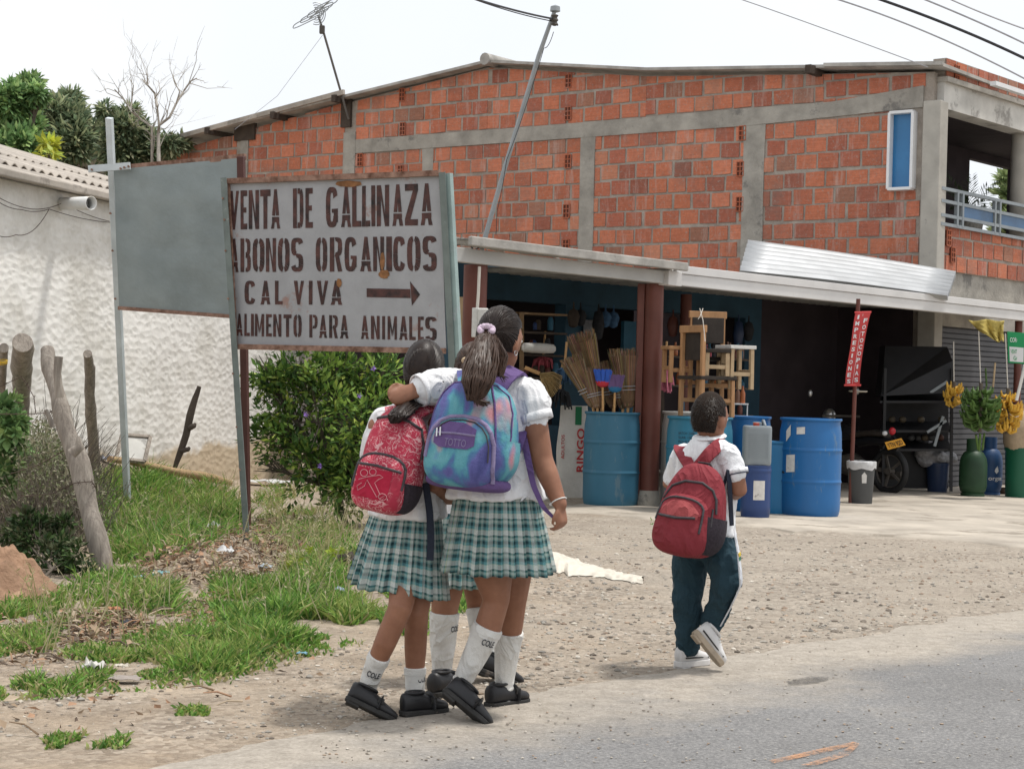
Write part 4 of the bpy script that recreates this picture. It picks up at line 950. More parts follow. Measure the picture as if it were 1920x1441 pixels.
# palm in a pot on the balcony
M['palm'] = leaf_mat("palm_leaf", .5, .2)
t = thing("potted_palm", "small dark palm in a planter standing on the brick balcony", "plant", P(1822, 420, 27.2)); mb = MB(); mb.open = True
for (x, y) in ((1775, 335), (1790, 350), (1768, 360), (1812, 340), (1850, 352), (1872, 345), (1880, 340), (1845, 380), (1800, 372), (1860, 395), (1822, 330), (1785, 385)):
    a = P(1822, 415, 27.2); b = P(x, y, 27.2+jit(.3)); m1 = lerp(a, b, .55)+Z3*.13; prev = None
    for k in range(16):
        u = k/15; p = (1-u)**2*a+2*u*(1-u)*m1+u*u*b
        if k > 3:
            dr = (p-prev).normalized(); sd_ = dr.cross(V((0, 1, .2))).normalized()
            for s_ in (-1, 1): leaf(mb, p, dr*.8+sd_*s_*.7-Z3*.15, .17*(1.1-u*.5), .018, (.05, .075, .035))
        prev = p
mb.build("fronds", M['palm'], t); mb = MB(); mb.lathe([(.12, -.35), (.17, 0), (.16, 0), (.14, -.04)], P(1822, 418, 27.2), 20); mb.build("planter", M['concrete'], t)
# dry brush and green weeds round the left posts
DRY = ([(.25, .23, .15), (.17, .18, .11), (.12, .15, .06), (.32, .30, .22)], (3, 3, 2, 1))
t = thing("dry_brush", "tangle of grey-green dry brush around the fence posts at the left edge", "brush", G(90, 1000)); mb = MB()
for _ in range(900):
    x = rnd.triangular(-30, 215, 80); g = G(x, rnd.uniform(905, 1040)); hgt = rnd.uniform(.3, .85)*(1-.5*abs(x-80)/140); d = V((jit(.6), jit(.3), 1)).normalized()
    mid = g+d*hgt*.5+V((jit(.05), 0, 0)); mb.tube([g, mid, g+d*hgt+V((jit(.15), jit(.1), jit(.1)))], [.0045, .003, .0014], 4, caps=False)
mb.open = True; mb.build("stems", M['twig'], t); mb = MB(); mb.open = True
for _ in range(13000):
    x = rnd.triangular(-30, 230, 75); y = rnd.uniform(775, 1040)
    if y < 775+abs(x-75)*.9+40*rnd.random(): continue
    p = P(x, y, G(max(0, x), rnd.uniform(930, 1040)).y); leaf(mb, p, rdir(.3), rnd.uniform(.02, .06), .008+.01*rnd.random(), rnd.choices(DRY[0], (2, 2, 3, 1))[0])
mb.build("foliage", M['leaf'], t)
lb = [(P(x, y, D_+jit(.2)), r*D_/3400, 1.0) for x, y, r, D_ in ((5, 770, 28, 12.9), (22, 800, 26, 12.9), (0, 830, 38, 12.9), (25, 860, 28, 12.9), (8, 890, 36, 12.9), (65, 1000, 45, 11.3), (125, 1010, 42, 11.4), (95, 1040, 40, 11.0), (150, 1040, 34, 11.0), (30, 980, 40, 11.5), (60, 1065, 30, 10.8), (120, 1070, 30, 10.8))]
shrub("weed_bush", "leafy green weed bush behind the wire at the left edge", "weeds", G(10, 960), lb[:5], 2600, .085, BR, .015, gap=.5, freq=5, w_=.6)
shrub("weed_bush", "dark green creeping weeds between the soil heap and the leaning post", "weeds", G(100, 1090), lb[5:], 6500, .05, ([(.03, .06, .02), (.05, .09, .025), (.07, .08, .04)], (3, 2, 1)), .012, gap=.5, freq=5, w_=.4)
# heap of dug soil
M['soil'] = mat("orange_soil", (.27, .165, .105), .95, .25, 4, .9, 16, spot=((.42, .28, .18), 6, .58), bdist=.03)
c = G(-75, 1135); mb = MB(); vs = []; n = 80
for j in range(n+1):
    for i in range(n+1):
        x, y = (i/n-.5)*2, (j/n-.5)*2; r = sqrt(x*x+y*y); h = .36*max(0, 1-r)**.8*(1+.25*noise.noise(V((x*3, y*3, 2))))+(.09*noise.noise(V((x*5, y*5, 5)))+.035*noise.noise(V((x*17, y*17, 2))))*max(0, 1-r)**.5-.02
        q = c+V((x*.46, .36+y*.5, 0)); vs.append(V((q.x, q.y, T(q.x, q.y)+h)))
mb.add(vs, [(j*(n+1)+i, j*(n+1)+i+1, (j+1)*(n+1)+i+1, (j+1)*(n+1)+i) for j in range(n) for i in range(n)]); mb.open = True
tag(mb.build("soil_heap", M['soil'], smooth=60, loc=c), "heap of dug orange-brown soil at the left edge beside the weeds", "soil heap")
# ------------------------------------------------------------------ grass, gravel, dry litter: uncountable stuff
GR = [(.11, .23, .04), (.16, .30, .055), (.22, .36, .07), (.075, .16, .035), (.27, .33, .09), (.36, .33, .16)]
def inpoly(x, y, p):
    c = False; n = len(p)
    for i in range(n):
        (a, b), (d, e) = p[i], p[(i+1) % n]
        if (b > y) != (e > y) and x < (d-a)*(y-b)/(e-b)+a: c = not c
    return c
zones = [
 ([(-10, 1150), (420, 1110), (720, 1190), (420, 1275), (-10, 1315)], .04, 8000, -.12, .55),  # polygon in the photo, height m, blades, patch threshold, dryness
 ([(150, 900), (240, 885), (330, 895), (420, 925), (455, 950), (452, 1000), (360, 1030), (250, 1060), (215, 1050), (180, 980)], .20, 10000, -.35, .2),
 ([(-10, 1125), (90, 1110), (170, 1085), (260, 1075), (260, 1110), (110, 1150), (-10, 1170)], .085, 3600, -.15, .1),
 ([(400, 1085), (520, 1080), (640, 1085), (735, 1110), (735, 1190), (640, 1200), (500, 1215), (400, 1150)], .105, 11000, -.12, .12),
 ([(225, 1100), (330, 1110), (330, 1150), (240, 1150)], .15, 1500, .0, .3),
 ([(-10, 1170), (150, 1190), (300, 1200), (420, 1190), (500, 1225), (420, 1262), (300, 1275), (-10, 1305)], .055, 7500, -.02, .3),
 ([(320, 1205), (430, 1185), (500, 1215), (440, 1265), (330, 1262)], .085, 3600, -.2, .12),
 ([(470, 985), (560, 985), (660, 1000), (700, 1060), (600, 1085), (480, 1075)], .15, 3000, -.05, .6),
 ([(860, 1090), (915, 1090), (905, 1140), (850, 1150)], .08, 500, -.2, .1),
 ([(740, 1080), (800, 1080), (800, 1190), (730, 1195)], .11, 900, -.2, .1),
 ([(330, 1325), (390, 1325), (390, 1342), (330, 1342)], .03, 200, -.5, .2),
 ([(-10, 1380), (230, 1375), (240, 1400), (90, 1405), (-10, 1395)], .035, 420, .05, .3),
 ([(470, 880), (640, 930), (640, 985), (470, 975)], .12, 900, .1, .7),
 ([(1220, 968), (1330, 975), (1340, 990), (1240, 985)], .06, 260, .05, .4)]
mb = MB(); mb.open = True
for poly, hgt, cnt_, th, dry in zones:
    x0, x1 = min(p[0] for p in poly), max(p[0] for p in poly); y0, y1 = min(p[1] for p in poly), max(p[1] for p in poly); k = 0; tries = 0
    while k < cnt_ and tries < cnt_*12:
        tries += 1; x, y = rnd.uniform(x0, x1), rnd.uniform(y0, y1)
        if not inpoly(x+jit(16), y+jit(9), poly): continue
        g = G(x, y)
        if noise.noise(V((g.x*2.3, g.y*1.3, 7)))+.4*noise.noise(V((g.x*7, g.y*4, 3))) < th: continue
        cl_ = noise.noise(V((g.x*3.1, g.y*1.9, 11))); cy_ = noise.noise(V((g.x*1.9, g.y*1.2, 21)))
        k += 1; h = hgt*(.35+.8*rnd.random())*max(.4, 1+1.0*cl_); d = V((jit(1.15), jit(1.15), 1.0)).normalized(); w_ = .0035+.005*rnd.random()
        s_ = d.cross(V((jit(1), jit(1), .1))).normalized()*w_; m1 = g+d*h*.55; t_p = m1+(d+V((jit(.8), jit(.8), -.25))).normalized()*h*.5
        c = GR[5] if rnd.random() < dry*.5 else GR[4] if rnd.random() < .10+cy_*.8 else rnd.choices(GR, (4, 4, 3, 3, 1+4*dry, 3*dry))[0]; q = .8+.5*rnd.random(); c = tuple(v*q for v in c)
        mb.add([g-s_, g+s_, m1+s_*.7, m1-s_*.7, t_p], [(0, 1, 2, 3), (3, 2, 4)], 0, c)
for (x0, x1, y0, y1, n_) in ((200, 450, 930, 1040, 90), (480, 700, 985, 1070, 150), (420, 720, 1090, 1180, 60), (20, 330, 1130, 1240, 60)):
    for _ in range(n_):                     # dry seed stalks
        g = G(rnd.uniform(x0, x1), rnd.uniform(y0, y1)); d = V((jit(.5), jit(.4), 1)).normalized(); h = rnd.uniform(.14, .38); s_ = V((.0025, 0, 0)); m1 = g+d*h*.6; t_p = m1+(d+V((jit(.5), 0, -.1))).normalized()*h*.5; c = rnd.choice(((.40, .36, .20), (.30, .30, .13), (.45, .40, .26)))
        mb.add([g-s_, g+s_, m1+s_*.8, m1-s_*.8, t_p], [(0, 1, 2, 3), (3, 2, 4)], 0, c)
        for _ in range(4): leaf(mb, lerp(m1, t_p, rnd.random()), rdir(.4), .03, .008, c)
tag(mb.build("grass", M['grass']), kind='stuff')
M['stone'] = attr_mat("stone", .95, .5, 60, .2)
mb = MB()
ico = [(0, 0, 1), (.9, 0, .3), (.28, .85, .3), (-.72, .53, .3), (-.72, -.53, .3), (.28, -.85, .3), (.6, .5, -.3), (-.3, .8, -.3), (-.8, 0, -.3), (-.3, -.8, -.3), (.6, -.5, -.3)]
icf = [(0, 1, 2), (0, 2, 3), (0, 3, 4), (0, 4, 5), (0, 5, 1), (1, 6, 2), (2, 7, 3), (3, 8, 4), (4, 9, 5), (5, 10, 1), (2, 6, 7), (3, 7, 8), (4, 8, 9), (5, 9, 10), (1, 10, 6)]
def pebble(g, r, col, fl=.55):
    a = rnd.random()*6.3; ca, sa = cos(a), sin(a); sx, sy = r*(.7+.6*rnd.random()), r*(.7+.6*rnd.random())
    mb.add([g+V(((x*ca-y*sa)*sx*(1+jit(.2)), (x*sa+y*ca)*sy*(1+jit(.2)), (z+.25)*r*fl*(1+jit(.2)))) for x, y, z in ico], icf, 0, col)
SC = [(.42, .38, .32), (.34, .31, .27), (.27, .25, .22), (.5, .46, .40), (.37, .28, .21), (.2, .17, .14)]
for _ in range(19000):
    x = rnd.uniform(-20, 1940); y = 985+(rnd.random()**1.2)*400
    ly = 1299-(x-1000)*.174+jit(14)
    if y > ly: continue
    if x < 740 and y < 1200 and rnd.random() < .8: continue
    if x > 1100 and y < 1000+(x-1500)*.07: continue
    g = G(x, y)
    if noise.noise(V((g.x*1.2, g.y*.6, 2))) < jit(.5)-.12: continue
    r = .003+.010*rnd.random()**4; r = r*1.6 if rnd.random() < .05 else r
    pebble(g, r, (lambda k: tuple(v*k for v in rnd.choice(SC)))(.7+.55*rnd.random()))
for _ in range(2600):
    x = rnd.uniform(880, 1940); y = 1000+rnd.random()*290
    if y > 1292-(x-1000)*.174 or (x > 1100 and y < 1006+(x-1500)*.07): continue
    g = G(x, y); pebble(g, .006+.014*rnd.random()**2.5, (lambda k: tuple(v*k for v in rnd.choice(SC)))(.6+.6*rnd.random()))
for _ in range(500):
    x = rnd.uniform(600, 1920); g = G(x, rnd.uniform(1299-(x-1000)*.174, 1441)); g.z = .018; pebble(g, .003+.004*rnd.random(), rnd.choice(SC))
tag(mb.build("gravel", M['stone'], smooth=30), kind='stuff')
# dead leaves and twigs piled under the signs
mb = MB(); mb.open = True
for (poly, cnt_, hgt) in (([(250, 1070), (330, 1035), (420, 990), (470, 1005), (545, 1040), (540, 1075), (400, 1105), (260, 1110)], 1700, .08), ([(130, 1150), (250, 1150), (280, 1190), (130, 1215)], 600, .02), ([(480, 985), (560, 980), (580, 1030), (490, 1040)], 900, .06), ([(0, 1160), (420, 1110), (440, 1200), (0, 1260)], 600, .015), ([(0, 1290), (600, 1230), (600, 1300), (0, 1400)], 110, .006)):
    x0, x1 = min(p[0] for p in poly), max(p[0] for p in poly); y0, y1 = min(p[1] for p in poly), max(p[1] for p in poly)
    for _ in range(cnt_):
        x, y = rnd.uniform(x0, x1), rnd.uniform(y0, y1)
        if not inpoly(x, y, poly): continue
        g = G(x, y, .01+hgt*rnd.random()); c = rnd.choice([(.30, .22, .15), (.20, .14, .09), (.42, .34, .25), (.12, .09, .07), (.36, .22, .14)])
        if rnd.random() < .22: e_ = V((jit(.11), jit(.08), jit(.04))); mb.tube([g, g+e_*.5+V((0, jit(.012), .012)), g+e_], [.004, .0035, .002], 4, col=c)
        else: leaf(mb, g, V((jit(1), jit(1), jit(.6))), rnd.uniform(.02, .065), rnd.uniform(.012, .035), c, 1.0)
M['deadleaf'] = attr_mat("dead_leaf", .9, 0, 40, .2); tag(mb.build("dead_leaves", M['deadleaf']), kind='stuff')
# ------------------------------------------------------------------ litter, each piece its own thing
def crumple(name, px, py, w_, h_, col, label, cat, flat=.35, seed=0, rough=.6):
    g = G(px, py); Yk = g.y/3400; W_ = w_*Yk; H_ = h_*Yk; mb = MB(); n = 9; vs = []
    for j in range(n+1):
        for i in range(n+1):
            u, v = i/n*2-1, j/n*2-1; k = noise.noise(V((u*2.1+seed, v*2.1, seed*3.3))); k2 = noise.noise(V((u*2.6+seed*7, v*2.6, 1)))
            hgt = H_*(.55+1.0*abs(k)+.25*k2)*(1.15-.5*(u*u+v*v)*.5)+.010
            vs.append(g+V((u*W_/2*(1+.25*k2), v*W_*.32*(1+.2*k), max(.004, hgt))))
    mb.add(vs, [(j*(n+1)+i, j*(n+1)+i+1, (j+1)*(n+1)+i+1, (j+1)*(n+1)+i) for j in range(n) for i in range(n)]); mb.open = True
    m = mat(name+"_skin", col, rough, .12, 30, .2, 60); o = mb.build(name, m, smooth=50, loc=g); s_ = o.modifiers.new("th", 'SOLIDIFY'); s_.thickness = .002
    return tag(o, label, cat)
crumple("crumpled_paper", 176, 1268, 40, 26, (.62, .60, .56), "crumpled white paper cup lying on the grass edge at lower left", "litter", seed=1)
crumple("plastic_wrapper", 268, 1093, 30, 12, (.30, .50, .52), "larger pale blue plastic wrapper in the dead leaves, left of its pair", "litter", seed=2)
crumple("plastic_wrapper", 301, 1088, 30, 16, (.28, .50, .53), "pale blue plastic wrapper twisted upright in the dead leaves, right of its pair", "litter", seed=3)
crumple("plastic_bag", 423, 1050, 30, 22, (.62, .62, .62), "white plastic bag crumpled beside the foot of the lettered sign's left post", "litter", seed=4)
crumple("plastic_bag", 397, 1003, 26, 20, (.55, .57, .57), "dirty white plastic bag in tall grass left of the sign post", "litter", seed=5)
crumple("plastic_wrapper", 497, 1072, 24, 12, (.40, .46, .50), "clear plastic wrapper near the yellow-green weed right of the sign post", "litter", seed=6)
crumple("brick_shard", 213, 1152, 26, 13, (.42, .20, .11), "orange broken brick piece on the dry patch at left", "brick piece", seed=7, rough=.9)
crumple("brick_shard", 258, 1025, 28, 9, (.40, .22, .13), "flat orange tile piece near the foot of the leaning fence post", "brick piece", seed=8, rough=.9)
crumple("black_rag", 243, 1176, 34, 11, (.03, .035, .045), "small black rag with a scrap of foil on the dry patch at left", "litter", seed=9)
crumple("cardboard_scrap", 234, 1280, 60, 9, (.30, .26, .23), "flattened grey-brown cardboard scrap beside the crumpled paper cup", "litter", seed=10)
crumple("paper_scrap", 230, 1257, 26, 9, (.55, .50, .42), "small beige paper scrap just above the flattened cardboard", "litter", seed=11)
crumple("paper_scrap", 395, 1230, 26, 6, (.55, .55, .50), "thin pale paper scrap lying in the nearest green grass clump", "litter", seed=12)
crumple("bottle_cap_sheet", 566, 1231, 20, 6, (.16, .32, .40), "small teal plastic piece on the dirt at the grass edge", "litter", seed=13)
crumple("plastic_wrapper", 634, 1116, 22, 12, (.38, .45, .56), "pale blue scrap in the green grass left of the plaid skirts", "litter", seed=14)
crumple("plastic_sheet", 505, 910, 80, 10, (.60, .60, .60), "dirty white plastic sheet on the dirt behind the bush's left side", "litter", seed=15)
crumple("stone", 510, 1148, 34, 20, (.13, .11, .09), "rounded dark clod of earth sitting in green grass", "stone", seed=16, rough=.95)
crumple("blue_bag", 210, 872, 46, 16, (.28, .30, .36), "greyish blue plastic bag at the wall foot left of the white post", "litter", seed=17)
crumple("brown_scrap", 447, 1240, 24, 10, (.12, .06, .04), "dark red-brown scrap at the grass edge", "litter", seed=18)
crumple("earth_clod", 650, 1068, 60, 26, (.06, .05, .04), "dark clod of earth under the left girl's skirt edge", "stone", seed=19, rough=.95)
# dirty white cloth on the gravel behind the tall girl
cp = [(1032, 1040), (1060, 1062), (1100, 1072), (1150, 1078), (1200, 1092), (1180, 1094), (1120, 1084), (1060, 1074), (1010, 1074)]
mb = MB(); n = 70; m_c = 13; vs = []
for k in range(n+1):
    u = k/n; a = lerp(V((1010, 1052, 0)), V((1205, 1091, 0)), u); hw = (13*(1-u)**1.2+4.5)*(1+.45*noise.noise(V((u*9, 2, 1))))
    for j in range(m_c+1):
        v = j/m_c*2-1; e_ = noise.noise(V((u*11, v*2, 3))); g = G(a.x+5*e_, a.y+v*hw*(1+.5*noise.noise(V((u*8, 1 if v > 0 else 5, 8)))+.2*noise.noise(V((u*23, 1 if v > 0 else 5, 2))))); f_l = max(0, 1-abs(v)**4)
        g.z += .006+f_l*(max(0, .045*(1-u*1.6))+.016*(1+1.1*noise.noise(V((u*17, v*3.2, 1))))+.010*abs(noise.noise(V((u*50, v*5, 4))))); vs.append(g)
mb.add(vs, [(k*(m_c+1)+j, k*(m_c+1)+j+1, (k+1)*(m_c+1)+j+1, (k+1)*(m_c+1)+j) for k in range(n) for j in range(m_c)]); mb.open = True
M['cloth'] = mat("dirty_cloth", (.60, .55, .47), .85, .12, 14); o = mb.build("cloth", M['cloth'], smooth=60, loc=G(1040, 1070)); tag(o, "dirty white cloth trailing on the gravel behind the tall girl's skirt", "cloth")
# yellow-green broad leaf weed by the sign
mb = MB(); mb.open = True
for (x, y, r) in ((556, 1055, 17), (580, 1030, 10), (540, 1060, 9), (575, 1060, 8), (623, 1036, 14), (640, 1030, 9)):
    c = P(x, y, G(x, 1075).y)
    for k in range(7): a = 2*pi*k/7; leaf(mb, c, V((cos(a), -.2, sin(a)*.8)), r*.0036, r*.0026, (.33, .42, .05), .2)
wv = mb.build("broadleaf_weed", M['leaf'], loc=G(556, 1075)); tag(wv, "yellow-green broad-leaved weed growing right of the lettered sign's left post", "weed")
# ------------------------------------------------------------------ antenna, leaning pipe, overhead cables
M['steel'] = mat("grey_pipe", (.30, .32, .33), .45, .15, 5, .1, metal=.4, spot=((.16, .14, .12), 8, .65)); M['darksteel'] = mat("dark_pipe", (.09, .08, .07), .6, .2, 5)
ta = P(655, 186, 31.2); t = thing("tv_antenna", "old television antenna on a leaning mast at the edge of the brick roof", "antenna", ta); mb = MB()
mb.tube([ta-Z3*.35, P(607, 62, 31.2), P(597, 30, 31.2)], .02, 8); mb.build("mast", M['darksteel'], t)
mb = MB(); c = P(604, 56, 31.2); mb.box(c, (.09, .09, .14)); mb.build("junction_box", M['darksteel'], t, bevel=.01)
mb = MB(); ax = (P(622, -6, 30.6)-P(572, 44, 31.8))
mb.tube([P(580, 36, 31.8), P(618, 2, 30.7)], .012, 6)
for k, u in enumerate((-.1, .22, .52, .82)):
    c = lerp(P(582, 34, 31.7), P(618, 4, 30.8), u); e = (P(1030, 0, 31)-P(1000, 14.5, 31)).normalized(); ff = V((.2, 1, 0)).normalized()*0+Z3
    L = (.30, .27, .24, .22)[k]; dz = V((.3, -.3, .95)).normalized()*.05
    pts = []
    for a in range(25): q = 2*pi*a/24; pts.append(c+e*L*math.copysign(abs(cos(q))**.5, cos(q))+dz*math.copysign(abs(sin(q))**.6, sin(q)))
    mb.tube(pts, .009, 6, caps=False)
c = P(593, 26, 31.1)
for r in (.07, .11, .15, .19): mb.tube([c+V((r*cos(q)*.8, .2*r*cos(q), r*sin(q))) for q in [2*pi*k/20*.62-1.9 for k in range(21)]], .008, 5)
mb.build("elements", M['steel'], t)
pb = P(905, 462, 19.6); t = thing("service_pole", "thin grey pipe leaning over the shop roof carrying the power cables", "pole", pb)
mb = MB(); mb.tube([P(903, 468, 19.6), P(948, 310, 19.5), P(1010, 105, 19.3), P(1041, 18, 19.2)], [.029, .027, .025, .022], 10); mb.build("pipe", M['steel'], t, smooth=40)
mb = MB(); mb.lathe([(.0, .05), (.05, .03), (.055, -.02), (.03, -.03)], P(1041, 18, 19.2), 14); mb.build("pipe_cap", M['steel'], t, smooth=40)
mb = MB(); c = P(1040, 38, 19.15); mb.lathe([(.02, -.06), (.04, -.045), (.025, -.02), (.04, 0), (.025, .025), (.04, .05), (.02, .06)], c, 14); mb.build("insulator", M['darksteel'], t, smooth=30)
mb = MB(); mb.tube([P(1030, 35, 19.2), P(1046, 48, 19.15)], .008, 6); mb.build("bracket", M['darksteel'], t)
M['cable'] = mat("black_cable", (.035, .035, .04), .6, .1); M['palecable'] = mat("grey_cable", (.38, .38, .40), .6, .1); M['whitecable'] = mat("white_cable", (.62, .58, .52), .6, .1)
cable("power_cable", [P(1040, 36, 19.2), P(960, 18, 18.0), P(860, -12, 16.5)], .011, "thick dark power cable from the leaning pipe to the top edge", 'cable', 'cable', .03)
cable("power_cable", [P(1036, 40, 19.2), P(960, 22, 18.2), P(870, -8, 17)], .006, "thinner cable just below the dark one at the leaning pipe", 'cable', 'cable', .03)
cable("pole_wire", [P(1038, 60, 19.2), P(1020, 90, 19.35), P(950, 300, 19.3), P(932, 395, 19.45), P(930, 440, 19.5)], .004, "thin slack wire hanging down along the leaning pipe", 'cable', 'cable', .05)
for q, r, m, lbl in ((((1560, -4), (1740, 62), (1925, 150)), .010, 'palecable', "pale cable crossing the upper right sky, lowest at the right edge"), (((1640, -4), (1790, 52), (1925, 112)), .018, 'cable', "thickest black cable crossing the upper right corner of the sky"), (((1725, -4), (1830, 40), (1925, 84)), .011, 'palecable', "pale cable above the thickest black one in the upper right corner"), (((1775, -4), (1850, 28), (1925, 56)), .010, 'palecable', "uppermost pale cable in the upper right corner of the sky"), (((1380, -4), (1520, 45), (1740, 126)), .006, 'palecable', "thin pale cable coming down to the brick roof at upper right")):
    cable("overhead_cable", [P(x, y, 21) for x, y in q], r, lbl, m, 'cable', .03, "overhead cables in the sky")
cable("antenna_guy", [P(605, 66, 31.2), P(520, 180, 31), P(440, 243, 30.8)], .004, "hair-thin guy wire slanting left from the antenna mast", 'palecable', 'wire')
for k, q in enumerate((((900, 452), (930, 464), (980, 456), (1040, 466), (1048, 482), (1062, 478)), ((905, 464), (940, 472), (975, 462), (1010, 470), (1040, 480), (1052, 488)), ((846, 462), (880, 455), (888, 470), (905, 460)))):
    cable("loose_cable", [P(x, y, 20.2) for x, y in q], .008, ("looped white cable strewn higher on the shop roof beside the brick wall", "second white cable on the shop roof, lying lower near the eave", "short dark cable at the left end of the shop roof")[k], 'whitecable' if k < 2 else 'cable', 'cable', n=5)
# ------------------------------------------------------------------ goods in front of the shop
def plastic(name, col, rough=.42, spot=None, bump=.12): return mat(name, col, rough, .10, 2.5, bump, 60, spot=spot, spec=.4, bdist=.003, stretch=(1.6, 1.6, .55))
M['drumblue'] = plastic("blue_plastic", (.015, .125, .34), spot=((.09, .17, .28), 5, .60)); M['drumteal'] = plastic("teal_plastic", (.024, .165, .265), spot=((.10, .20, .26), 6, .60)); M['drumfade'] = plastic("faded_blue_plastic", (.042, .155, .245), .55, ((.11, .20, .26), 6, .58))
M['kegblue'] = plastic("keg_blue", (.025, .055, .17)); M['canblue'] = plastic("light_blue_plastic", (.012, .15, .33)); M['drumwhite'] = plastic("white_plastic", (.5, .5, .48)); M['jerry'] = plastic("grey_plastic", (.22, .25, .27), .5)
M['label'] = mat("paper_label", (.62, .60, .57), .8, .12, 25, .1, spot=((.32, .30, .29), 18, .6)); M['black'] = mat("black_rubber", (.015, .015, .016), .6, .3); M['ink'] = mat("dark_ink", (.03, .05, .08), .8, .1, bump=0)
M['pine'] = mat("pine_wood", (.40, .22, .105), .6, .2, 12, .2, 40, stretch=(1, 1, .3)); M['paleP'] = mat("pale_wood", (.46, .34, .21), .7, .15, 12, .2, 40); M['leather'] = mat("dark_seat", (.035, .027, .022), .7, .3, 12)
def drum(px, pxw, ytop, ybot, m, label, group="plastic drums in front of the shop", open_=True, name="plastic_drum", lab=(), ribs=(.36, .68), Y=None):
    g = G(px, ybot) if Y is None else P(px, ybot, Y); r = pxw/2*(g.y)/3400; g.y += r*.95; r = pxw/2*g.y/3400; z0 = T(g.x, g.y) if Y is None else g.z
    g.z = z0; Hh = P(px, ytop, g.y-r*.5).z-z0; t = thing(name, label, "drum", g, group)
    pf = [(r*.90, 0), (r*.95, .02), (r*.985, .07)]; zz = [.1, .9]
    for q in (.14, .24): pf.append((r*.995, Hh*q))
    for rb in ribs: pf += [(r, Hh*rb-.03), (r*1.0, Hh*rb-.015), (r*1.022, Hh*rb-.006), (r*1.022, Hh*rb+.006), (r*1.0, Hh*rb+.015), (r, Hh*rb+.03)]
    pf += [(r*.985, Hh*.86), (r*.94, Hh-.055), (r*.94, Hh-.03), (r*.985, Hh-.025), (r*1.0, Hh-.012), (r*.985, Hh)]
    pf += ([(r*.93, Hh), (r*.91, Hh-.05), (r*.92, .05)] if open_ else [(r*.9, Hh-.015), (r*.3, Hh-.02)])
    mb = MB(); mb.lathe(pf, (0, 0, 0), 40); b = mb.build("body", M[m], t, world=False, smooth=38)
    for (lx, ly, lw, lh, rot) in lab:      # stickers follow the curved side
        a0 = math.asin(max(-.95, min(.95, (lx-px)/(pxw/2)))); zc = P(lx, ly, g.y-r).z-z0; W_ = lw*g.y/3400; Hq = lh*g.y/3400; mb = MB(); vs = []
        for k in range(7):
            a = a0+(k/6-.5)*W_/r
            for s_ in (-1, 1): dz = s_*Hq/2+rot*(k/6-.5)*Hq; vs.append(V((sin(a), -cos(a), 0))*(r*1.006)+Z3*(zc+dz))
        mb.add(vs, [(2*i, 2*i+1, 2*i+3, 2*i+2) for i in range(6)]); mb.open = True; mb.build("sticker", M['label'], t, world=False)
    return t, g, r, Hh
d1, dg1, dr1, dh1 = drum(1147, 106, 772, 951, 'drumfade', "faded blue drum holding brooms, left of the maroon column")
d2_, dg2, dr2, dh2 = drum(1314, 124, 781, 966, 'drumteal', "teal drum with stencilled letters and wooden chairs stacked on it, behind the boy", open_=False)
mb = MB()
for k, s_ in enumerate(("BATCH: 2308", "SLAB: 1004", "POLIETER")):
    def wq(a, b, k=k): th = -.52+a/dr2; return V((sin(th), -cos(th), 0))*(dr2*1.004)+Z3*(dh2*.83-k*.042+b)
    put_text(mb, s_, None, None, None, .17, .024, 0, warp=wq)
mb.build("stencil_text", M['ink'], d2_, world=False)
drum(1298, 112, 772, 955, 'drumwhite', "white drum mostly hidden behind the teal drum", open_=False)
drum(1405, 84, 780, 962, 'drumblue', "tall blue drum with a dented lid behind the grey jerrycan", open_=False)
drum(1525, 116, 784, 971, 'drumblue', "large bright blue drum with white stickers, standing rightmost of the drums", lab=((1482, 869, 20, 32, .05), (1498, 807, 16, 13, .1), (1478, 812, 11, 20, .6)))
keg, kg, kr, kh = drum(1419, 56, 872, 973, 'kegblue', "small dark blue keg with a torn white label under the jerrycan", open_=False, name="plastic_keg", lab=((1422, 919, 22, 36, 0),), ribs=(.9,)); keg['category'] = "keg"
# jerrycan on the keg
def rbox(mb, c, d, r, n=6, rot=None, mi=0, col=None):
    e = ring_pts((0, 0, 0), X3, Y3, d[0]/2, d[1]/2, 28, 5); rs = []
    for z, k in ((-.5, .92), (-.47, .985), (-.40, 1), (.40, 1), (.47, .985), (.5, .93)):
        rs.append([(rot @ V((p.x*k, p.y*k, z*d[2])) if rot else V((p.x*k, p.y*k, z*d[2])))+V(c) for p in e])
    return mb.loft(rs, True, True, mi, col)
jc = kg+V((0, 0, kh)); t = thing("jerrycan", "grey plastic jerrycan with a red cap standing on the dark blue keg", "jerrycan", jc); k_ = kg.y/3400
mb = MB(); rbox(mb, (0, 0, .19), (.27, .24, .38), .03); mb.box((0, .02, .40), (.06, .20, .03)); bd_ = mb.build("body", M['jerry'], t, world=False, smooth=45, bevel=.004)
mb = MB()
for k in range(12): mb.box((0, -.118, .08+k*.02), (.19, .008, .006))
mb.build("ribs", M['jerry'], t, world=False); M['redcap'] = plastic("red_cap", (.35, .05, .03)); mb = MB(); mb.lathe([(.03, 0), (.03, .03), (.02, .035)], (-.02, -.07, .375), 16); mb.build("cap", M['redcap'], t, world=False, smooth=40)
mb = MB(); mb.tube([(.07, -.06, .38), (.06, -.0, .43), (.06, .06, .43), (.07, .1, .38)], .013, 8); mb.build("handle", M['jerry'], t, world=False, smooth=50)
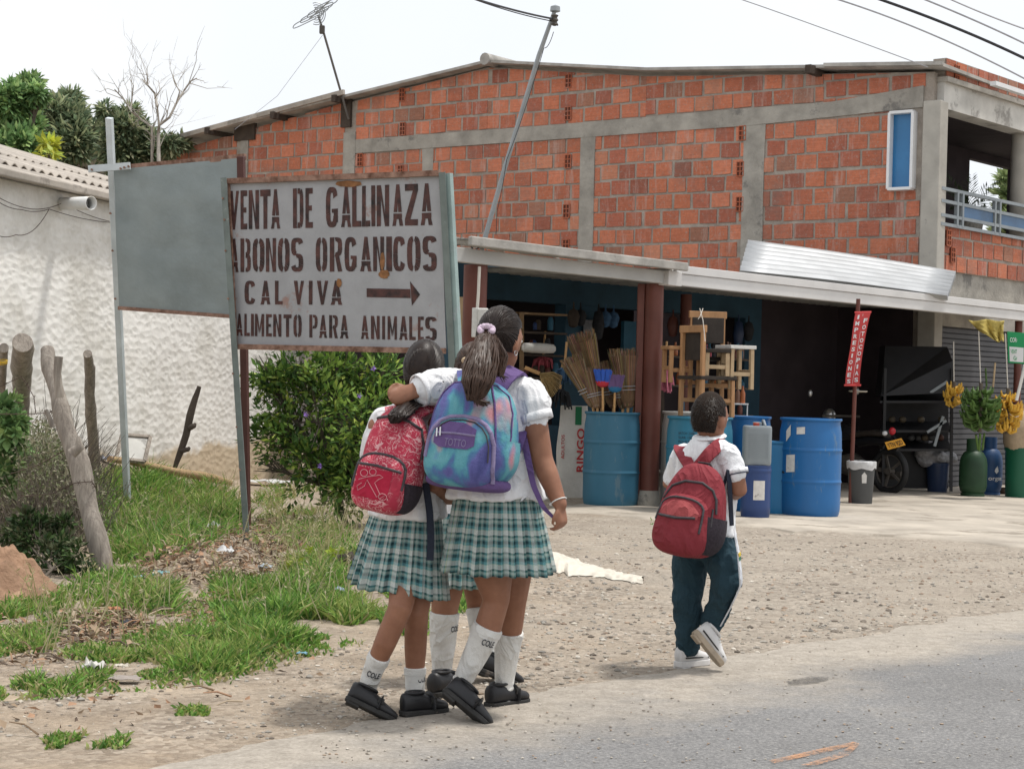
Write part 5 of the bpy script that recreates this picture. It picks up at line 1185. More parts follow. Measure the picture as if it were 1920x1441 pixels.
# light-blue square can
g = G(1456, 966); g.y += .12; g.z = T(g.x, g.y); t = thing("square_container", "tall light blue square plastic container between the keg and the large drum", "container", g)
mb = MB(); rbox(mb, (0, 0, .36), (.24, .22, .72), .02); mb.build("body", M['canblue'], t, world=False, smooth=45); mb = MB(); rbox(mb, (0, 0, .73), (.25, .23, .03), .01); mb.build("lid", M['canblue'], t, world=False, smooth=45); mb = MB(); mb.tube([(.05, -.12, .44), (.1, -.17, .42), (.13, -.12, .41)], .012, 8); mb.build("handle", M['black'], t, world=False)
# grey bin with a bag in it
g = G(1618, 947); g.y += .15; g.z = T(g.x, g.y); k_ = g.y/3400; t = thing("waste_bin", "grey waste bin with a white bag folded over its rim beside the banner pole", "bin", g)
M['bin'] = plastic("bin_grey", (.075, .078, .08), .6); M['bag'] = mat("thin_bag", (.55, .55, .55), .35, .1, 20, .5, 30)
hb_ = 80*k_; rb_ = 26*k_; mb = MB(); mb.lathe([(rb_*.78, 0), (rb_*.82, .01), (rb_*.97, hb_-.03), (rb_*1.03, hb_-.03), (rb_*1.03, hb_), (rb_*.95, hb_), (rb_*.8, .03)], (0, 0, 0), 32); mb.build("body", M['bin'], t, world=False, smooth=40)
mb = MB(); rs = []
for z, q in ((-.075, 1.05), (-.03, 1.07), (.004, 1.06), (.012, .95), (-.1, .9)): rs.append([V((cos(a)*rb_*q*(1+.04*noise.noise(V((cos(a)*3, sin(a)*3, z*20)))), sin(a)*rb_*q, hb_+z*(1+.6*noise.noise(V((cos(a)*2, sin(a)*2, 3)))))) for a in [2*pi*k/40 for k in range(40)]])
mb.loft(rs, False); mb.open = True; mb.build("bin_liner", M['bag'], t, world=False, smooth=60)
mb = MB(); mb.prism([V((rb_*.92*sin(a)*1.02, -rb_*.92*cos(a)*1.02, hb_*.6+z)) for a, z in ((-.12, -.04), (.22, -.04), (.25, .05), (.05, .085), (-.15, .05))], V((0, -.004, 0))); mb.build("sticker", M['label'], t, world=False)
# banner on its pole
pbn = G(1594, 945); t = thing("red_banner", "narrow red banner lettered IMPRESIONES FOTOCOPIAS hanging on a thin maroon pole", "banner", pbn); mb = MB(); pt_ = P(1603, 560, pbn.y); mb.tube([pbn-Z3*.1, V((pbn.x+.03, pbn.y, pt_.z))], .024, 10); mb.build("pole", M['maroon'], t, smooth=40)
M['bannerred'] = mat("red_banner_cloth", (.52, .055, .055), .5, .1, 4, .15, 15); M['white'] = mat("white_print", (.72, .72, .72), .6, .05, bump=0)
bY = pbn.y-.05; cor = [P(1604, 586, bY), P(1632, 585, bY-.02), P(1611, 722, bY-.06), P(1586, 722, bY-.02)]
def bf(u, v, o=0): 
    p = lerp(lerp(cor[0], cor[1], u), lerp(cor[3], cor[2], u), v); return p+V((-.030*sin(v*pi)*1.0+.02*sin(v*pi)**2, -o-.035*sin(v*5+u*2), 0))
mb = MB(); n = 20; vs = [bf(i/4, j/n) for j in range(n+1) for i in range(5)]; mb.add(vs, [(j*5+i, j*5+i+1, (j+1)*5+i+1, (j+1)*5+i) for j in range(n) for i in range(4)]); mb.open = True; bn_ = mb.build("cloth", M['bannerred'], t, smooth=60)
mb = MB()
for u0, st, v0, v1 in ((.24, "IMPRESIONES", .02, .99), (.76, "FOTOCOPIAS", .07, .97)):
    for k, ch in enumerate(st):
        vc = lerp(v0, v1, (k+.5)/len(st)); hh = (v1-v0)/len(st)*.66
        def wq(a, b, u0=u0, vc=vc): return bf(u0+a, vc-b, .004)
        put_text(mb, ch, None, None, None, .26 if ch != 'I' else .11, hh, .03, warp=wq)
mb.add([bf(.485, .02, .004), bf(.505, .02, .004), bf(.505, .98, .004), bf(.485, .98, .004)], [(0, 1, 2, 3)]); mb.build("lettering", M['white'], t)
mb = MB(); mb.tube([cor[3]-X3*.02, cor[2]+X3*.02], .012, 8); mb.tube([cor[0]-X3*.01, cor[1]+X3*.01], .012, 8); mb.build("batten", M['bannerred'], t)
# brooms standing heads-up in the faded drum
M['broom'] = mat("broom_twig", (.24, .165, .095), .95, .4, 14, .8, 60, stretch=(3, 3, .25)); M['stick'] = mat("broom_handle", (.55, .33, .15), .7, .2, 10)
TW = [(.25, .165, .095), (.19, .12, .07), (.31, .215, .13), (.13, .085, .055)]; M['straw'] = attr_mat("straw", .95, 0, 40, .2)
def broom(px0, py0, px1, py1, wtop, label, Y, m='straw', hl=.62):
    a, b = P(px0, py0, Y), P(px1, py1, Y+jit(.05)); foot = dg1+V(((a.x-dg1.x)*.45, (a.y-dg1.y)*.3, .12)); t = thing("broom", label, "broom", foot, "brooms standing in the faded blue drum")
    mb = MB(); mb.tube([foot, a, lerp(a, b, .3)], .014, 8); mb.build("handle", M['stick'], t)
    d = (b-a); L = d.length; d.normalize(); x = d.cross(Y3).normalized(); yv = x.cross(d); mb = MB(); w2 = wtop*1.28/2*Y/3400
    mb.loft([ring_pts(a+d*L*u, x, yv, w2*q, w2*q*.6, 12) for u, q in ((0, .22), (.12, .42), (.35, .55), (.6, .72), (.88, .9))], col=TW[1])
    for _ in range(420):
        q = rnd.random()*2*pi; r = sqrt(rnd.random())*1.0; c, s_ = cos(q)*r, sin(q)*r*.6; p0 = a+d*L*.03+x*c*w2*.3+yv*s_*w2*.3; p1 = a+d*L*.45+x*c*w2*.66+yv*s_*w2*.66; p2 = a+d*L*(.86+.16*rnd.random())+x*c*w2*1.08+yv*s_*w2*1.08
        col = tuple(v*(.7+.6*rnd.random()) for v in rnd.choice(TW)); mb.tube([p0, p1, p2], [.0035, .004, .002], 3, caps=False, col=col)
    mb.open = True; mb.build("bristles", M[m], t)
    mb = MB(); 
    for u in (.30, .36): mb.tube([a+d*L*u+x*w2*.64*cos(q)+yv*w2*.42*sin(q) for q in [2*pi*k/16 for k in range(17)]], .005, 5)
    mb.build("binding", M['palecable'], t); return t
Yb = dg1.y
broom(1128, 764, 1087, 624, 42, "tallest twig broom of the bundle, upper left in the faded drum", Yb+.02); broom(1112, 762, 1070, 668, 34, "twig broom leaning furthest left in the faded drum", Yb-.12); broom(1120, 765, 1102, 690, 34, "short twig broom in front of the tallest one, left of the drum's middle", Yb-.16)
broom(1178, 764, 1174, 654, 52, "broad twig broom standing upright at the drum's right side", Yb); broom(1190, 762, 1200, 672, 30, "twig broom pressed against the maroon column", Yb+.12); broom(1150, 764, 1133, 677, 40, "short fanned twig broom at the back of the drum's middle", Yb+.15); broom(1168, 766, 1160, 690, 34, "squat twig broom right of the two coloured brooms", Yb+.05)
def pbroom(px, py, Y, cA, cB, label):
    a = P(px, py, Y); foot = dg1+V(((a.x-dg1.x)*.6, -.08, .12)); t = thing("plastic_broom", label, "broom", foot); mb = MB(); mb.tube([foot, a], .012, 8); mb.build("handle", M['stick'], t)
    mb = MB(); mA, mB2 = plastic("bristle_"+cA[0], cA[1], .6), plastic("bristle_"+cB[0], cB[1], .6)
    mb.loft([ring_pts(a+Z3*z, X3, Y3, w_, w_*.5, 14, 3) for z, w_ in ((-.02, .02), (.0, .06), (.04, .075))]); mb.build("head", mA, t, smooth=50); mb = MB()
    for _ in range(220): x, y = jit(.065), jit(.035); mb.tube([a+V((x, y, .03)), a+V((x*1.35+jit(.01), y*1.35, .15+jit(.015)))], [.003, .003], 3, col=(1, 1, 1))
    mb.open = True; mb.build("bristles", mB2, t)
pbroom(1130, 722, Yb-.26, ("red", (.50, .03, .05)), ("azure", (.03, .12, .55)), "broom with red plastic head and blue bristles in the faded drum"); pbroom(1153, 732, Yb-.25, ("teal", (.02, .15, .32)), ("violet", (.17, .10, .25)), "broom with teal and violet plastic bristles in the faded drum")
# straw fan and feather dusters beside it
t = thing("straw_fan_broom", "tan palm-fibre fan broom hanging just right of the tall girl's sleeve", "broom", P(1022, 708, 19.2)); mb = MB(); a = P(1012, 700, 19.2)
for k in range(16): q = radians(-5-k*4.6); e = a+V((cos(q)*.24, .015*sin(k*2.5), sin(q)*.30)); mb.tube([a+V((0, 0, .0)), lerp(a, e, .6)+V((0, .012*(k % 2), .03)), e], [.008, .017, .012], 5, flat=.6)
M['fan'] = mat("palm_fibre", (.36, .26, .12), .9, .3, 20, .6, 60); mb.build("fibres", M['fan'], t); mb = MB(); mb.tube([a, a+V((-.16, 0, .06))], .02, 8); mb.build("handle", M['stick'], t)
M['mopblue'] = mat("mop_blue", (.05, .11, .20), .9, .3, 20, .5); M['mopred'] = mat("mop_red", (.38, .08, .10), .9, .3, 20, .5); M['moppink'] = mat("mop_pink", (.50, .16, .22), .9, .3, 20, .5)
def mop(px, py, Y, m, label, n=40, w_=.13, h_=.2):
    c = P(px, py, Y); t = thing("mop", label, "mop", c); mb = MB()
    for _ in range(n): d = V((jit(w_), jit(w_*.6), -h_*(.5+.5*rnd.random()))); mb.tube([c+V((jit(.03), 0, 0)), c+d*.5+V((d.x*.3, 0, .03)), c+d], [.012, .011, .009], 5)
    mb.build("strands", M[m], t); mb = MB(); mb.tube([c-Z3*.02, c+V((.02, .05, .28))], .012, 8); mb.build("handle", M['stick'], t)
mop(1058, 690, 19.3, 'mopblue', "dark blue mop head hanging left of the twig brooms", w_=.12, h_=.18); mop(1018, 668, 20.2, 'mopred', "dull red mop head hanging inside the shop window", w_=.12, h_=.2); mop(1246, 690, 18.9, 'moppink', "pink and red mop head sticking out right of the maroon column", w_=.10, h_=.26); mop(1050, 730, 19.8, 'darkgoods', "dark mop head hanging low behind the white sack", w_=.14, h_=.22)
# white sack of pet food standing upright
g = G(1070, 933); g.y += .1; g.z = T(g.x, g.y); Yk = g.y/3400; t = thing("pet_food_sack", "tall white sack printed RINGO in red standing left of the faded blue drum", "sack", g); wS, hS = 56*Yk, 172*Yk; rs = []
for u in [k/14 for k in range(15)]:
    wq_ = wS/2*(1.0-.10*u**3-.10*(1-u)**4)*(1+.04*noise.noise(V((u*4, 1, 0)))); dq = .10*sin(min(1, .15+u*1.1)*pi)**.6*(1-.55*u)+.012
    rs.append([p+V((.02*noise.noise(V((u*3, 4, 0)))-.01*u*0+.03*(u-.5), 0, u*hS)) for p in ring_pts((0, 0, 0), X3, Y3, wq_, dq, 26, 3.2)])
mb = MB(); mb.loft(rs); M['sack'] = mat("woven_sack", (.62, .61, .58), .7, .08, 6, .5, 18, bdist=.02); mb.build("bag", M['sack'], t, world=False, smooth=60)
M['sackred'] = mat("red_print", (.45, .03, .035), .7, .1, bump=0); M['sackgreen'] = mat("green_print", (.02, .18, .08), .7, .1, bump=0)
def sackp(x, z, o=.004):
    u = max(0, min(1, z/hS)); k = min(14, max(0, round(u*14))); r_ = rs[k]; xm = max(p.x for p in r_); xn = min(p.x for p in r_); dm = -min(p.y for p in r_); c = (xm+xn)/2; q = (x-c)/((xm-xn)/2+1e-6)
    f = u*14; k0 = min(13, int(f)); d0, d1 = -min(p.y for p in rs[k0]), -min(p.y for p in rs[k0+1]); dm = lerp(d0, d1, f-k0); return V((x, -(dm*max(0, 1-abs(q)**3.2)**(1/3.2))-o, z))
mb = MB(); put_text(mb, "RINGO", None, None, None, hS*.47, .085, .02, warp=lambda a, b: sackp(.095-b, hS*.52+a, .014)); mb.build("brand_text", M['sackred'], t, world=False)
mb = MB(); put_text(mb, "ADULTOS", None, None, None, hS*.26, .035, .01, warp=lambda a, b: sackp(-.10-b, hS*.55+a, .012)); mb.build("side_text", M['sackred'], t, world=False)
mb = MB(); vs = [sackp(x, z) for z in [hS*(.79+.02*k) for k in range(11)] for x in (.03, .10)]; mb.add(vs, [(2*k, 2*k+1, 2*k+3, 2*k+2) for k in range(10)]); mb.open = True; mb.build("green_patch", M['sackgreen'], t, world=False)
# wooden chairs stacked on the teal drum
def chair(label, loc, rz, sw, sh, bh, m='pine', seat='leather', back=True, flip=False, inset=0):
    t = thing("wooden_chair" if back else "wooden_stool", label, "chair" if back else "stool", loc, "wooden chairs stacked on the teal drum", rz); t.rotation_euler = (pi if flip else 0, 0, rz); h = sw/2; lg = .04
    def bx(name, c, d, mm=m):
        mb = MB(); mb.box(c, d); return mb.build(name, M[mm], t, world=False, bevel=.004)
    for sx in (-1, 1):
        for sy in (-1, 1):
            top = sh+bh if (back and sy > 0) else sh-.02; mb = MB(); mb.bar((sx*(h-lg/2)*1.04, sy*(h-lg/2)*1.0, 0), (sx*(h-lg/2), sy*(h-lg/2), top), lg, lg, Y3); mb.build("leg", M[m], t, world=False, bevel=.004)
    for sx in (-1, 1): bx("stretcher", (sx*(h-lg/2), 0, sh*.42), (.022, sw-lg*1.2, .04))
    bx("stretcher", (0, -(h-lg/2), sh*.36), (sw-lg*1.2, .022, .04)); bx("seat", (0, 0, sh), (sw+.03, sw+.03, .035), seat)
    if back:
        bx("top_rail", (0, h-lg/2, sh+bh-.02), (sw+.03, .045, .07)); bx("backrest", (0, h-lg/2-.025, sh+bh*.62), (sw-.03, .015, bh*.55), seat)
    return t
top = dg2+V((0, 0, dh2)); kk = dg2.y/3400
chair("pine chair with dark seat standing lowest in the stack, on the teal drum", top+V((.06, .02, 0)), radians(118), .40, .385, .50)
chair("pine chair with a dark backrest behind the lowest one, its top rail highest", top+V((.12, .30, .16)), radians(8), .36, .42, .47)
chair("small pale stool frame resting on the lowest chair's seat", top+V((.13, -.02, .405)), radians(6), .24, .25, 0, 'paleP', 'leather', back=False)
chair("pale stool with cream seat standing at the right of the stack, behind the grey jerrycan", top+V((.35, .12, .28)), radians(25), .27, .42, 0, 'paleP', 'sack', back=False)
chair("upturned pine stool at the left of the stack, next to the maroon column", top+V((-.22, .25, .33)), radians(15), .24, .35, 0, 'pine', 'pine', back=False)
mb = MB(); c = P(1316, 640, 17.0); mb.tube([P(1312, 578, 17.05), P(1318, 600, 17.0), P(1322, 640, 16.95)], .004, 5); mb.tube([P(1318, 578, 17.05), P(1313, 592, 17.0), P(1309, 598, 17.0)], .004, 5); o = mb.build("cord", M['whitecable'], loc=c); tag(o, "loop of pale cord hanging in front of the stacked chairs", "cord")
# bottles and a small shelf behind the drum stack
t = thing("bottle_rack", "small white-edged rack behind the stacked chairs, right of the boy's head", "rack", P(1388, 800, 19.3)); mb = MB(); a = P(1388, 757, 19.3); mb.box(a, (.16, .14, .015)); mb.build("shelf", M['whiteframe'], t); mb = MB(); mb.box(a+V((.07, -.05, -.12)), (.012, .012, .24)); mb.box(a+V((-.07, -.05, -.12)), (.012, .012, .24)); mb.build("upright", M['whiteframe'], t)
M['amber'] = mat("amber_bottle", (.30, .09, .03), .25, .1, bump=0); M['brownb'] = mat("brown_bottle", (.16, .08, .05), .25, .1, bump=0)
for px, m, lb in ((1392, 'amber', "orange bottle standing at the right end of the small rack"), (1383, 'brownb', "brown bottle standing left of the orange one on the small rack")):
    mb = MB(); p = P(px, 756, 19.3); mb.lathe([(.026, 0), (.028, .01), (.028, .11), (.011, .15), (.011, .185), (.0, .186)], (0, 0, 0), 16); tag(mb.build("bottle", M[m], smooth=40, world=False, loc=None), lb, "bottle").location = p
# meter box and conduit on the left awning post
t = thing("meter_box", "cream electricity meter box with a white conduit, mounted left of the tall girl's head", "meter box", P(899, 632, 16.5)); mb = MB(); a, b = P(884, 632, 16.5), P(915, 578, 16.5); c = (a+b)/2; mb.box(c, (b.x-a.x, .12, b.z-a.z)); mb.build("case", M['sack'], t, bevel=.008); mb = MB(); mb.box(c+V((.03, -.065, 0)), ((b.x-a.x)*.66, .02, (b.z-a.z)*.94)); mb.build("door", M['sack'], t, bevel=.006)
mb = MB(); mb.tube([P(895, 578, 16.5), P(897, 550, 16.5), P(899, 500, 16.55)], .014, 8); mb.build("conduit", M['whitecable'], t)
M['ply'] = mat("plywood", (.42, .30, .18), .8, .15, 6); mb = MB(); a = P(859, 640, 17.3); mb.box(V((0, 0, .0)), (.16, .04, .95)); o = mb.build("plywood_board", M['ply'], world=False); o.location = a+V((0, 0, -.05)); tag(o, "upright tan plywood board between the sign post and the left awning column", "board")
# window shelf with a white sack
t = thing("display_shelf", "dark wooden display shelf inside the shop window behind the tall girl's head", "shelf", P(985, 700, 20.0)); a, b = P(905, 700, 19.6), P(1050, 700, 20.2)
M['shelfwood'] = mat("shelf_wood", (.20, .13, .07), .8, .2, 8)
for y in (585, 620, 662, 705): mb = MB(); mb.bar(P(915, y, 19.7), P(1048, y+6, 20.4), .28, .022); mb.build("board", M['shelfwood'] if y < 600 else M['darkwood'], t)
mb = MB(); mb.bar(P(978, 585, 19.8), P(978, 720, 19.8), .05, .05, Y3); mb.build("upright", M['shelfwood'], t)
mb = MB(); rs2 = [ring_pts(lerp(P(978, 651, 19.75), P(1042, 654, 20.0), u), Z3, Y3, .055*q, .12*q, 18, 2.6) for u, q in ((0, .5), (.06, .9), (.3, 1), (.7, 1.02), (.94, .85), (1, .4))]; mb.loft(rs2); o = mb.build("folded_sack", M['sack'], smooth=60, loc=P(1010, 652, 19.9)); tag(o, "cream folded sack lying on the shelf right of the tall girl's face", "sack")
for k in range(26):
    x = rnd.uniform(920, 1045); y = rnd.choice((614, 654, 698)); mb = MB(); p = P(x, y+(x-915)*.045, 20.15); hgt = rnd.uniform(.06, .15); mb.lathe([(.03, 0), (.034, .02), (.034, hgt*.75), (.02, hgt), (0, hgt)], (0, 0, 0), 10); c = rnd.choice(('darkgoods', 'brownb', 'tealdoor', 'maroon', 'darkwood', 'kegblue')); o = mb.build("jar", M[c], world=False, smooth=40); o.location = p; tag(o, "small dark jar among the goods on the shop window shelf", "jar", "jars on the shop window shelf")
mb = MB(); a = Aq(1103, 650, q0-.03); mb.prism([ap(a[0]-.10, q0-.03, 1.70), ap(a[0]+.14, q0-.03, 1.70), ap(a[0]+.14, q0-.03, 2.02), ap(a[0]-.10, q0-.03, 2.02)], -nA*.012); M['greylabel'] = mat("notice", (.20, .21, .23), .8, .2, 30); o = mb.build("wall_notice", M['greylabel'], loc=ap(a[0], q0-.03, 1.7)); tag(o, "grey paper notice on the blue pier above the twig brooms", "notice")
# black display stand, motorbike, bucket, bag
gS = G(1720, 916); t = thing("display_stand", "black tilted-shelf display stand under the awning behind the motorbike", "stand", gS-V((0, 1.3, 0))); M['blackpaint'] = mat("black_paint", (.012, .012, .014), .5, .3, 5); yS = gS.y-1.3
mb = MB(); mb.prism([P(1660, 648, yS), P(1776, 650, yS), P(1786, 676, yS-.3), P(1788, 736, yS-.38), P(1652, 742, yS-.38)], V((0, .35, 0))); mb.build("canopy_panel", M['blackpaint'], t)
for y in (735, 790, 825): mb = MB(); mb.prism([P(1655, y, yS+.3), P(1778, y, yS+.3), P(1784, y+16, yS-.35), P(1650, y+16, yS-.35)], Z3*-.03); mb.build("shelf", M['blackpaint'], t)
mb = MB(); mb.prism([P(1655, 660, yS+.35), P(1778, 660, yS+.35), P(1778, 915, yS+.35), P(1655, 915, yS+.35)], Y3*.03); mb.build("back_panel", M['blackpaint'], t)
for a, b in (((1785, 690), (1783, 921)), ((1660, 690), (1655, 921)), ((1768, 780), (1752, 836)), ((1776, 715), (1744, 736)), ((1774, 788), (1738, 810))): mb = MB(); mb.bar(P(*a, yS-.36), P(*b, yS-.36), .035, .035, Y3); mb.build("leg", M['rail'] if a[1] > 700 else M['blackpaint'], t)
for k in range(12):
    p = P(rnd.uniform(1665, 1770), rnd.choice((792, 826)), yS-.1+jit(.1)); mb = MB(); mb.ellip((0, 0, .04), .05, .05, .045, None, 10, 8); c = rnd.choice(((.07, .03, .02), (.03, .05, .02), (.07, .055, .035), (.04, .04, .04))); o = mb.build("produce", mat("produce_%d" % (k % 4), c, .6, .3), world=False, smooth=60); o.location = p; tag(o, "small dim piece of produce on the black display stand's shelves", "produce", "produce on the black stand")
def wheel(t, c, ax, r, name="wheel"):
    rot = ax.to_track_quat('Z', 'Y').to_matrix(); mb = MB(); mb.lathe([(r-.075+.05*cos(q)*0+.042*cos(q)+.033, .042*sin(q)) for q in [2*pi*k/14 for k in range(15)]], c, 36, rot, caps=False); w_ = mb.build(name, M['black'], t, smooth=60)
    mb = MB(); mb.lathe([(r-.09, -.02), (r-.075, 0), (r-.09, .02), (r-.10, .0), (r-.09, -.02)], c, 32, rot, caps=False); 
    for k in range(5): a = 2*pi*k/5; mb.bar(c, c+rot @ V((cos(a), sin(a), 0))*(r-.09), .03, .02, ax)
    mb.lathe([(.045, -.05), (.045, .05)], c, 14, rot); mb.build("rim", M['darksteel'], w_)
gw = G(1667, 925); c1 = gw+Z3*.29; hd = V((-.62, .78, 0)).normalized(); t = thing("motorbike", "black motorbike with a yellow number plate parked in shade behind the grey bin", "motorbike", gw); sidev = V((hd.y, -hd.x, 0))
wheel(t, c1, sidev, .30); wheel(t, c1+hd*1.25, sidev, .29); M['bikeblack'] = mat("bike_black", (.014, .014, .017), .3, .3, 4, 0); M['chrome'] = mat("dull_chrome", (.5, .5, .5), .3, .1, metal=.9, bump=0)
def bl(name, rings, m): mb = MB(); mb.loft([ring_pts(c1+hd*f+Z3*z, sidev, Z3, w_, h_, 16, 2.5) for f, z, w_, h_ in rings]); return mb.build(name, M[m], t, smooth=50)
bl("tail", [(-.12, .36, .05, .03), (.02, .38, .09, .05), (.3, .38, .12, .06), (.5, .36, .10, .07)], 'bikeblack'); bl("seat", [(.05, .46, .09, .03), (.25, .48, .13, .045), (.5, .45, .12, .045), (.68, .44, .09, .03)], 'leather'); bl("tank", [(.55, .44, .08, .06), (.7, .48, .13, .11), (.9, .46, .12, .10), (1.0, .4, .06, .05)], 'bikeblack'); bl("engine", [(.45, .02, .12, .1), (.6, .05, .15, .16), (.8, .05, .12, .12)], 'darksteel')
mb = MB(); mb.bar(c1+hd*.02, c1+hd*.6+Z3*.05, .04, .05); mb.bar(c1+hd*1.25, c1+hd*.98+Z3*.62, .05, .05); mb.bar(c1+hd*.1+sidev*.1+Z3*.02, c1+hd*.25+sidev*.1+Z3*.34, .03, .03); mb.build("frame", M['darksteel'], t)
mb = MB(); h0 = c1+hd*.95+Z3*.68; mb.tube([h0+sidev*.36-hd*.12, h0+sidev*.15, h0-sidev*.15, h0-sidev*.36-hd*.12], .016, 8); mb.build("handlebar", M['darksteel'], t); mb = MB(); mb.ellip(h0+hd*.1, .09, .09, .1); mb.build("headlight", M['chrome'], t, smooth=60)
mb = MB(); mb.tube([c1-hd*.10+sidev*.14-Z3*.04, c1+hd*.45+sidev*.15-Z3*.12], [.05, .04], 12); mb.build("exhaust", M['darksteel'], t, smooth=50)
mb = MB(); a = P(1672, 815, gw.y-.22); mb.prism([a, a+hd*-.03+V((.05, -.12, -.12)), a+V((.04, -.1, -.2)), a+V((-.03, 0, -.08))], sidev*.05); mb.build("mudguard", M['bikeblack'], t)
tl_ = P(1673, 808, gw.y-.27); mb = MB(); mb.ellip(tl_, .045, .035, .05, None, 16, 10); M['redlamp'] = mat("red_lamp", (.45, .02, .03), .2, .1, bump=0); mb.build("tail_lamp", M['redlamp'], t, smooth=60); mb = MB(); mb.ellip(tl_+V((-.09, .02, -.03)), .035, .03, .03); mb.build("indicator", M['whiteframe'], t, smooth=60)
for px, py, s_ in ((1519, 737, .05), (1607, 733, .05)): mb = MB(); mb.ellip(P(px, py, gw.y+.8), s_*.6, .02, s_); mb.build("mirror", M['chrome'], t, smooth=60)
pY = gw.y-.34; pq = [P(1662, 843, pY), P(1667, 829, pY+.03), P(1697, 821, pY+.03), P(1697, 835, pY)]; pq = [P(1659, 829, pY), P(1665, 843, pY-.02), P(1698, 834, pY-.02), P(1690, 821, pY)]; mb = MB(); mb.prism(pq, V((.0, .006, 0))); M['plate'] = mat("plate_yellow", (.72, .34, .02), .45, .05, bump=0); mb.build("number_plate", M['plate'], t)
ex = ((pq[2]-pq[1])+(pq[3]-pq[0])).normalized(); ey = ((pq[0]-pq[1])+(pq[3]-pq[2])).normalized(); mb = MB(); put_text(mb, "YTN 92D", (pq[0]+pq[1]+pq[2]+pq[3])/4+V((0, -.012, 0)), ex, ey, .19, .065, .01); mb.build("plate_text", M['black'], t)
g = G(1762, 925); g.y += .15; g.z = T(g.x, g.y); kq = g.y/3400; t = thing("bucket", "dark navy bucket topped with a clear plastic bag beside the roller shutter", "bucket", g); M['navy'] = plastic("navy_plastic", (.018, .035, .085)); mb = MB(); mb.lathe([(.12, 0), (.125, .01), (.150, .37), (.158, .37), (.158, .40), (.145, .40), (.12, .03)], (0, 0, 0), 28); mb.build("body", M['navy'], t, world=False, smooth=40)
mb = MB(); bgc = g+V((-.03, -.02, .50)); 
for dx, dz, rx, rz_ in ((-.17, .06, .12, .14), (.02, -.02, .14, .09), (.16, -.03, .12, .08), (-.1, -.06, .15, .10), (-.14, .17, .07, .08)): mb.ellip(V((dx, jit(.03), dz)), rx, .12, rz_)
M['clearbag'] = mat("clear_bag", (.34, .34, .36), .28, .25, 16, .9, 22, bdist=.03); o = fuse(mb, "plastic_bag", M['clearbag'], None, .016, 3, wrinkle=(.022, (11, 11, 11))); o.location = bgc; tag(o, "crumpled clear plastic bag full of rubbish resting on the navy bucket", "bag")
# gas cylinders
def gas(px, pxw, ytop, ybot, m, label):
    g = G(px, ybot); r = pxw/2*g.y/3400; g.y += r; g.z = T(g.x, g.y); h = P(px, ytop, g.y-r).z-g.z; t = thing("gas_cylinder", label, "gas cylinder", g, "gas cylinders by the roller shutter"); mb = MB(); mb.lathe([(r*.86, 0), (r*.86, .05), (r*.78, .055), (r*.9, .08), (r, .15), (r, h-.2), (r*.93, h-.12), (r*.72, h-.05), (r*.4, h-.012), (r*.2, h)], (0, 0, 0), 36); mb.build("body", M[m], t, world=False, smooth=40)
    mb = MB(); mb.lathe([(r*.52, h-.05), (r*.52, h+.13), (r*.49, h+.13), (r*.49, h-.05)], (0, 0, 0), 24, caps=False); mb.build("collar", M[m], t, world=False, smooth=30); mb = MB(); mb.lathe([(.02, h-.02), (.025, h+.06), (.012, h+.09), (0, h+.1)], (0, 0, 0), 12); mb.build("valve", M['chrome'], t, world=False, smooth=40); return t, g, r, h
M['gasgreen'] = mat("green_enamel", (.018, .055, .025), .5, .25, 3, .1, spot=((.05, .08, .05), 6, .66)); M['gasblue'] = mat("blue_enamel", (.022, .07, .18), .5, .2, 3, .1)
gas(1830, 52, 842, 933, 'gasgreen', "green gas cylinder standing left of the blue one, under the green bananas"); t, g, r, h = gas(1861, 46, 838, 930, 'gasblue', "blue gas cylinder with white lettering, half behind the green one")
mb = MB(); put_text(mb, "orgas", None, None, None, .20, .055, .01, warp=lambda a, b: V((sin(.25+a/r), -cos(.25+a/r), 0))*(r*1.01)+Z3*(.22+b)); mb.add([V((sin(.3+a/r), -cos(.3+a/r), 0))*(r*1.01)+Z3*(.33+b) for a, b in ((-.03, 0), (0, -.035), (.03, 0), (.02, .04), (.01, .07), (-.02, .03))], [(0, 1, 2, 3, 4, 5)]); mb.build("brand_text", M['white'], t, world=False)
mb = MB(); mb.ellip((0, 0, .055), .07, .065, .055); o = mb.build("coconut", mat("coconut_husk", (.07, .045, .03), .9, .3, 20, .6), world=False, smooth=60); o.location = G(1881, 928); tag(o, "small brown coconut on the floor by the blue gas cylinder", "coconut")
g = G(1922, 936); g.y += .25; g.z = T(g.x, g.y); t = thing("green_bin", "dark green bin at the right edge with a pale sack on top", "bin", g); mb = MB(); rr = .20; mb.lathe([(rr*.9, 0), (rr*.93, .02), (rr, .62), (rr*1.05, .62), (rr*1.05, .66), (rr*.95, .66), (rr*.85, .04)], (0, 0, 0), 32); M['bingreen'] = plastic("bin_green", (.01, .11, .06)); mb.build("body", M['bingreen'], t, world=False, smooth=40)
mb = MB(); mb.loft([ring_pts((0, 0, z), X3, Y3, q, q, 22, 2.6) for z, q in ((0, .19), (.1, .22), (.3, .23), (.45, .2), (.55, .10), (.6, .12))]); o = mb.build("burlap_sack", mat("burlap", (.42, .33, .23), .9, .15, 12, .5), world=False, smooth=60); o.location = g+Z3*.62; tag(o, "pale beige sack standing in the green bin at the right edge", "sack")
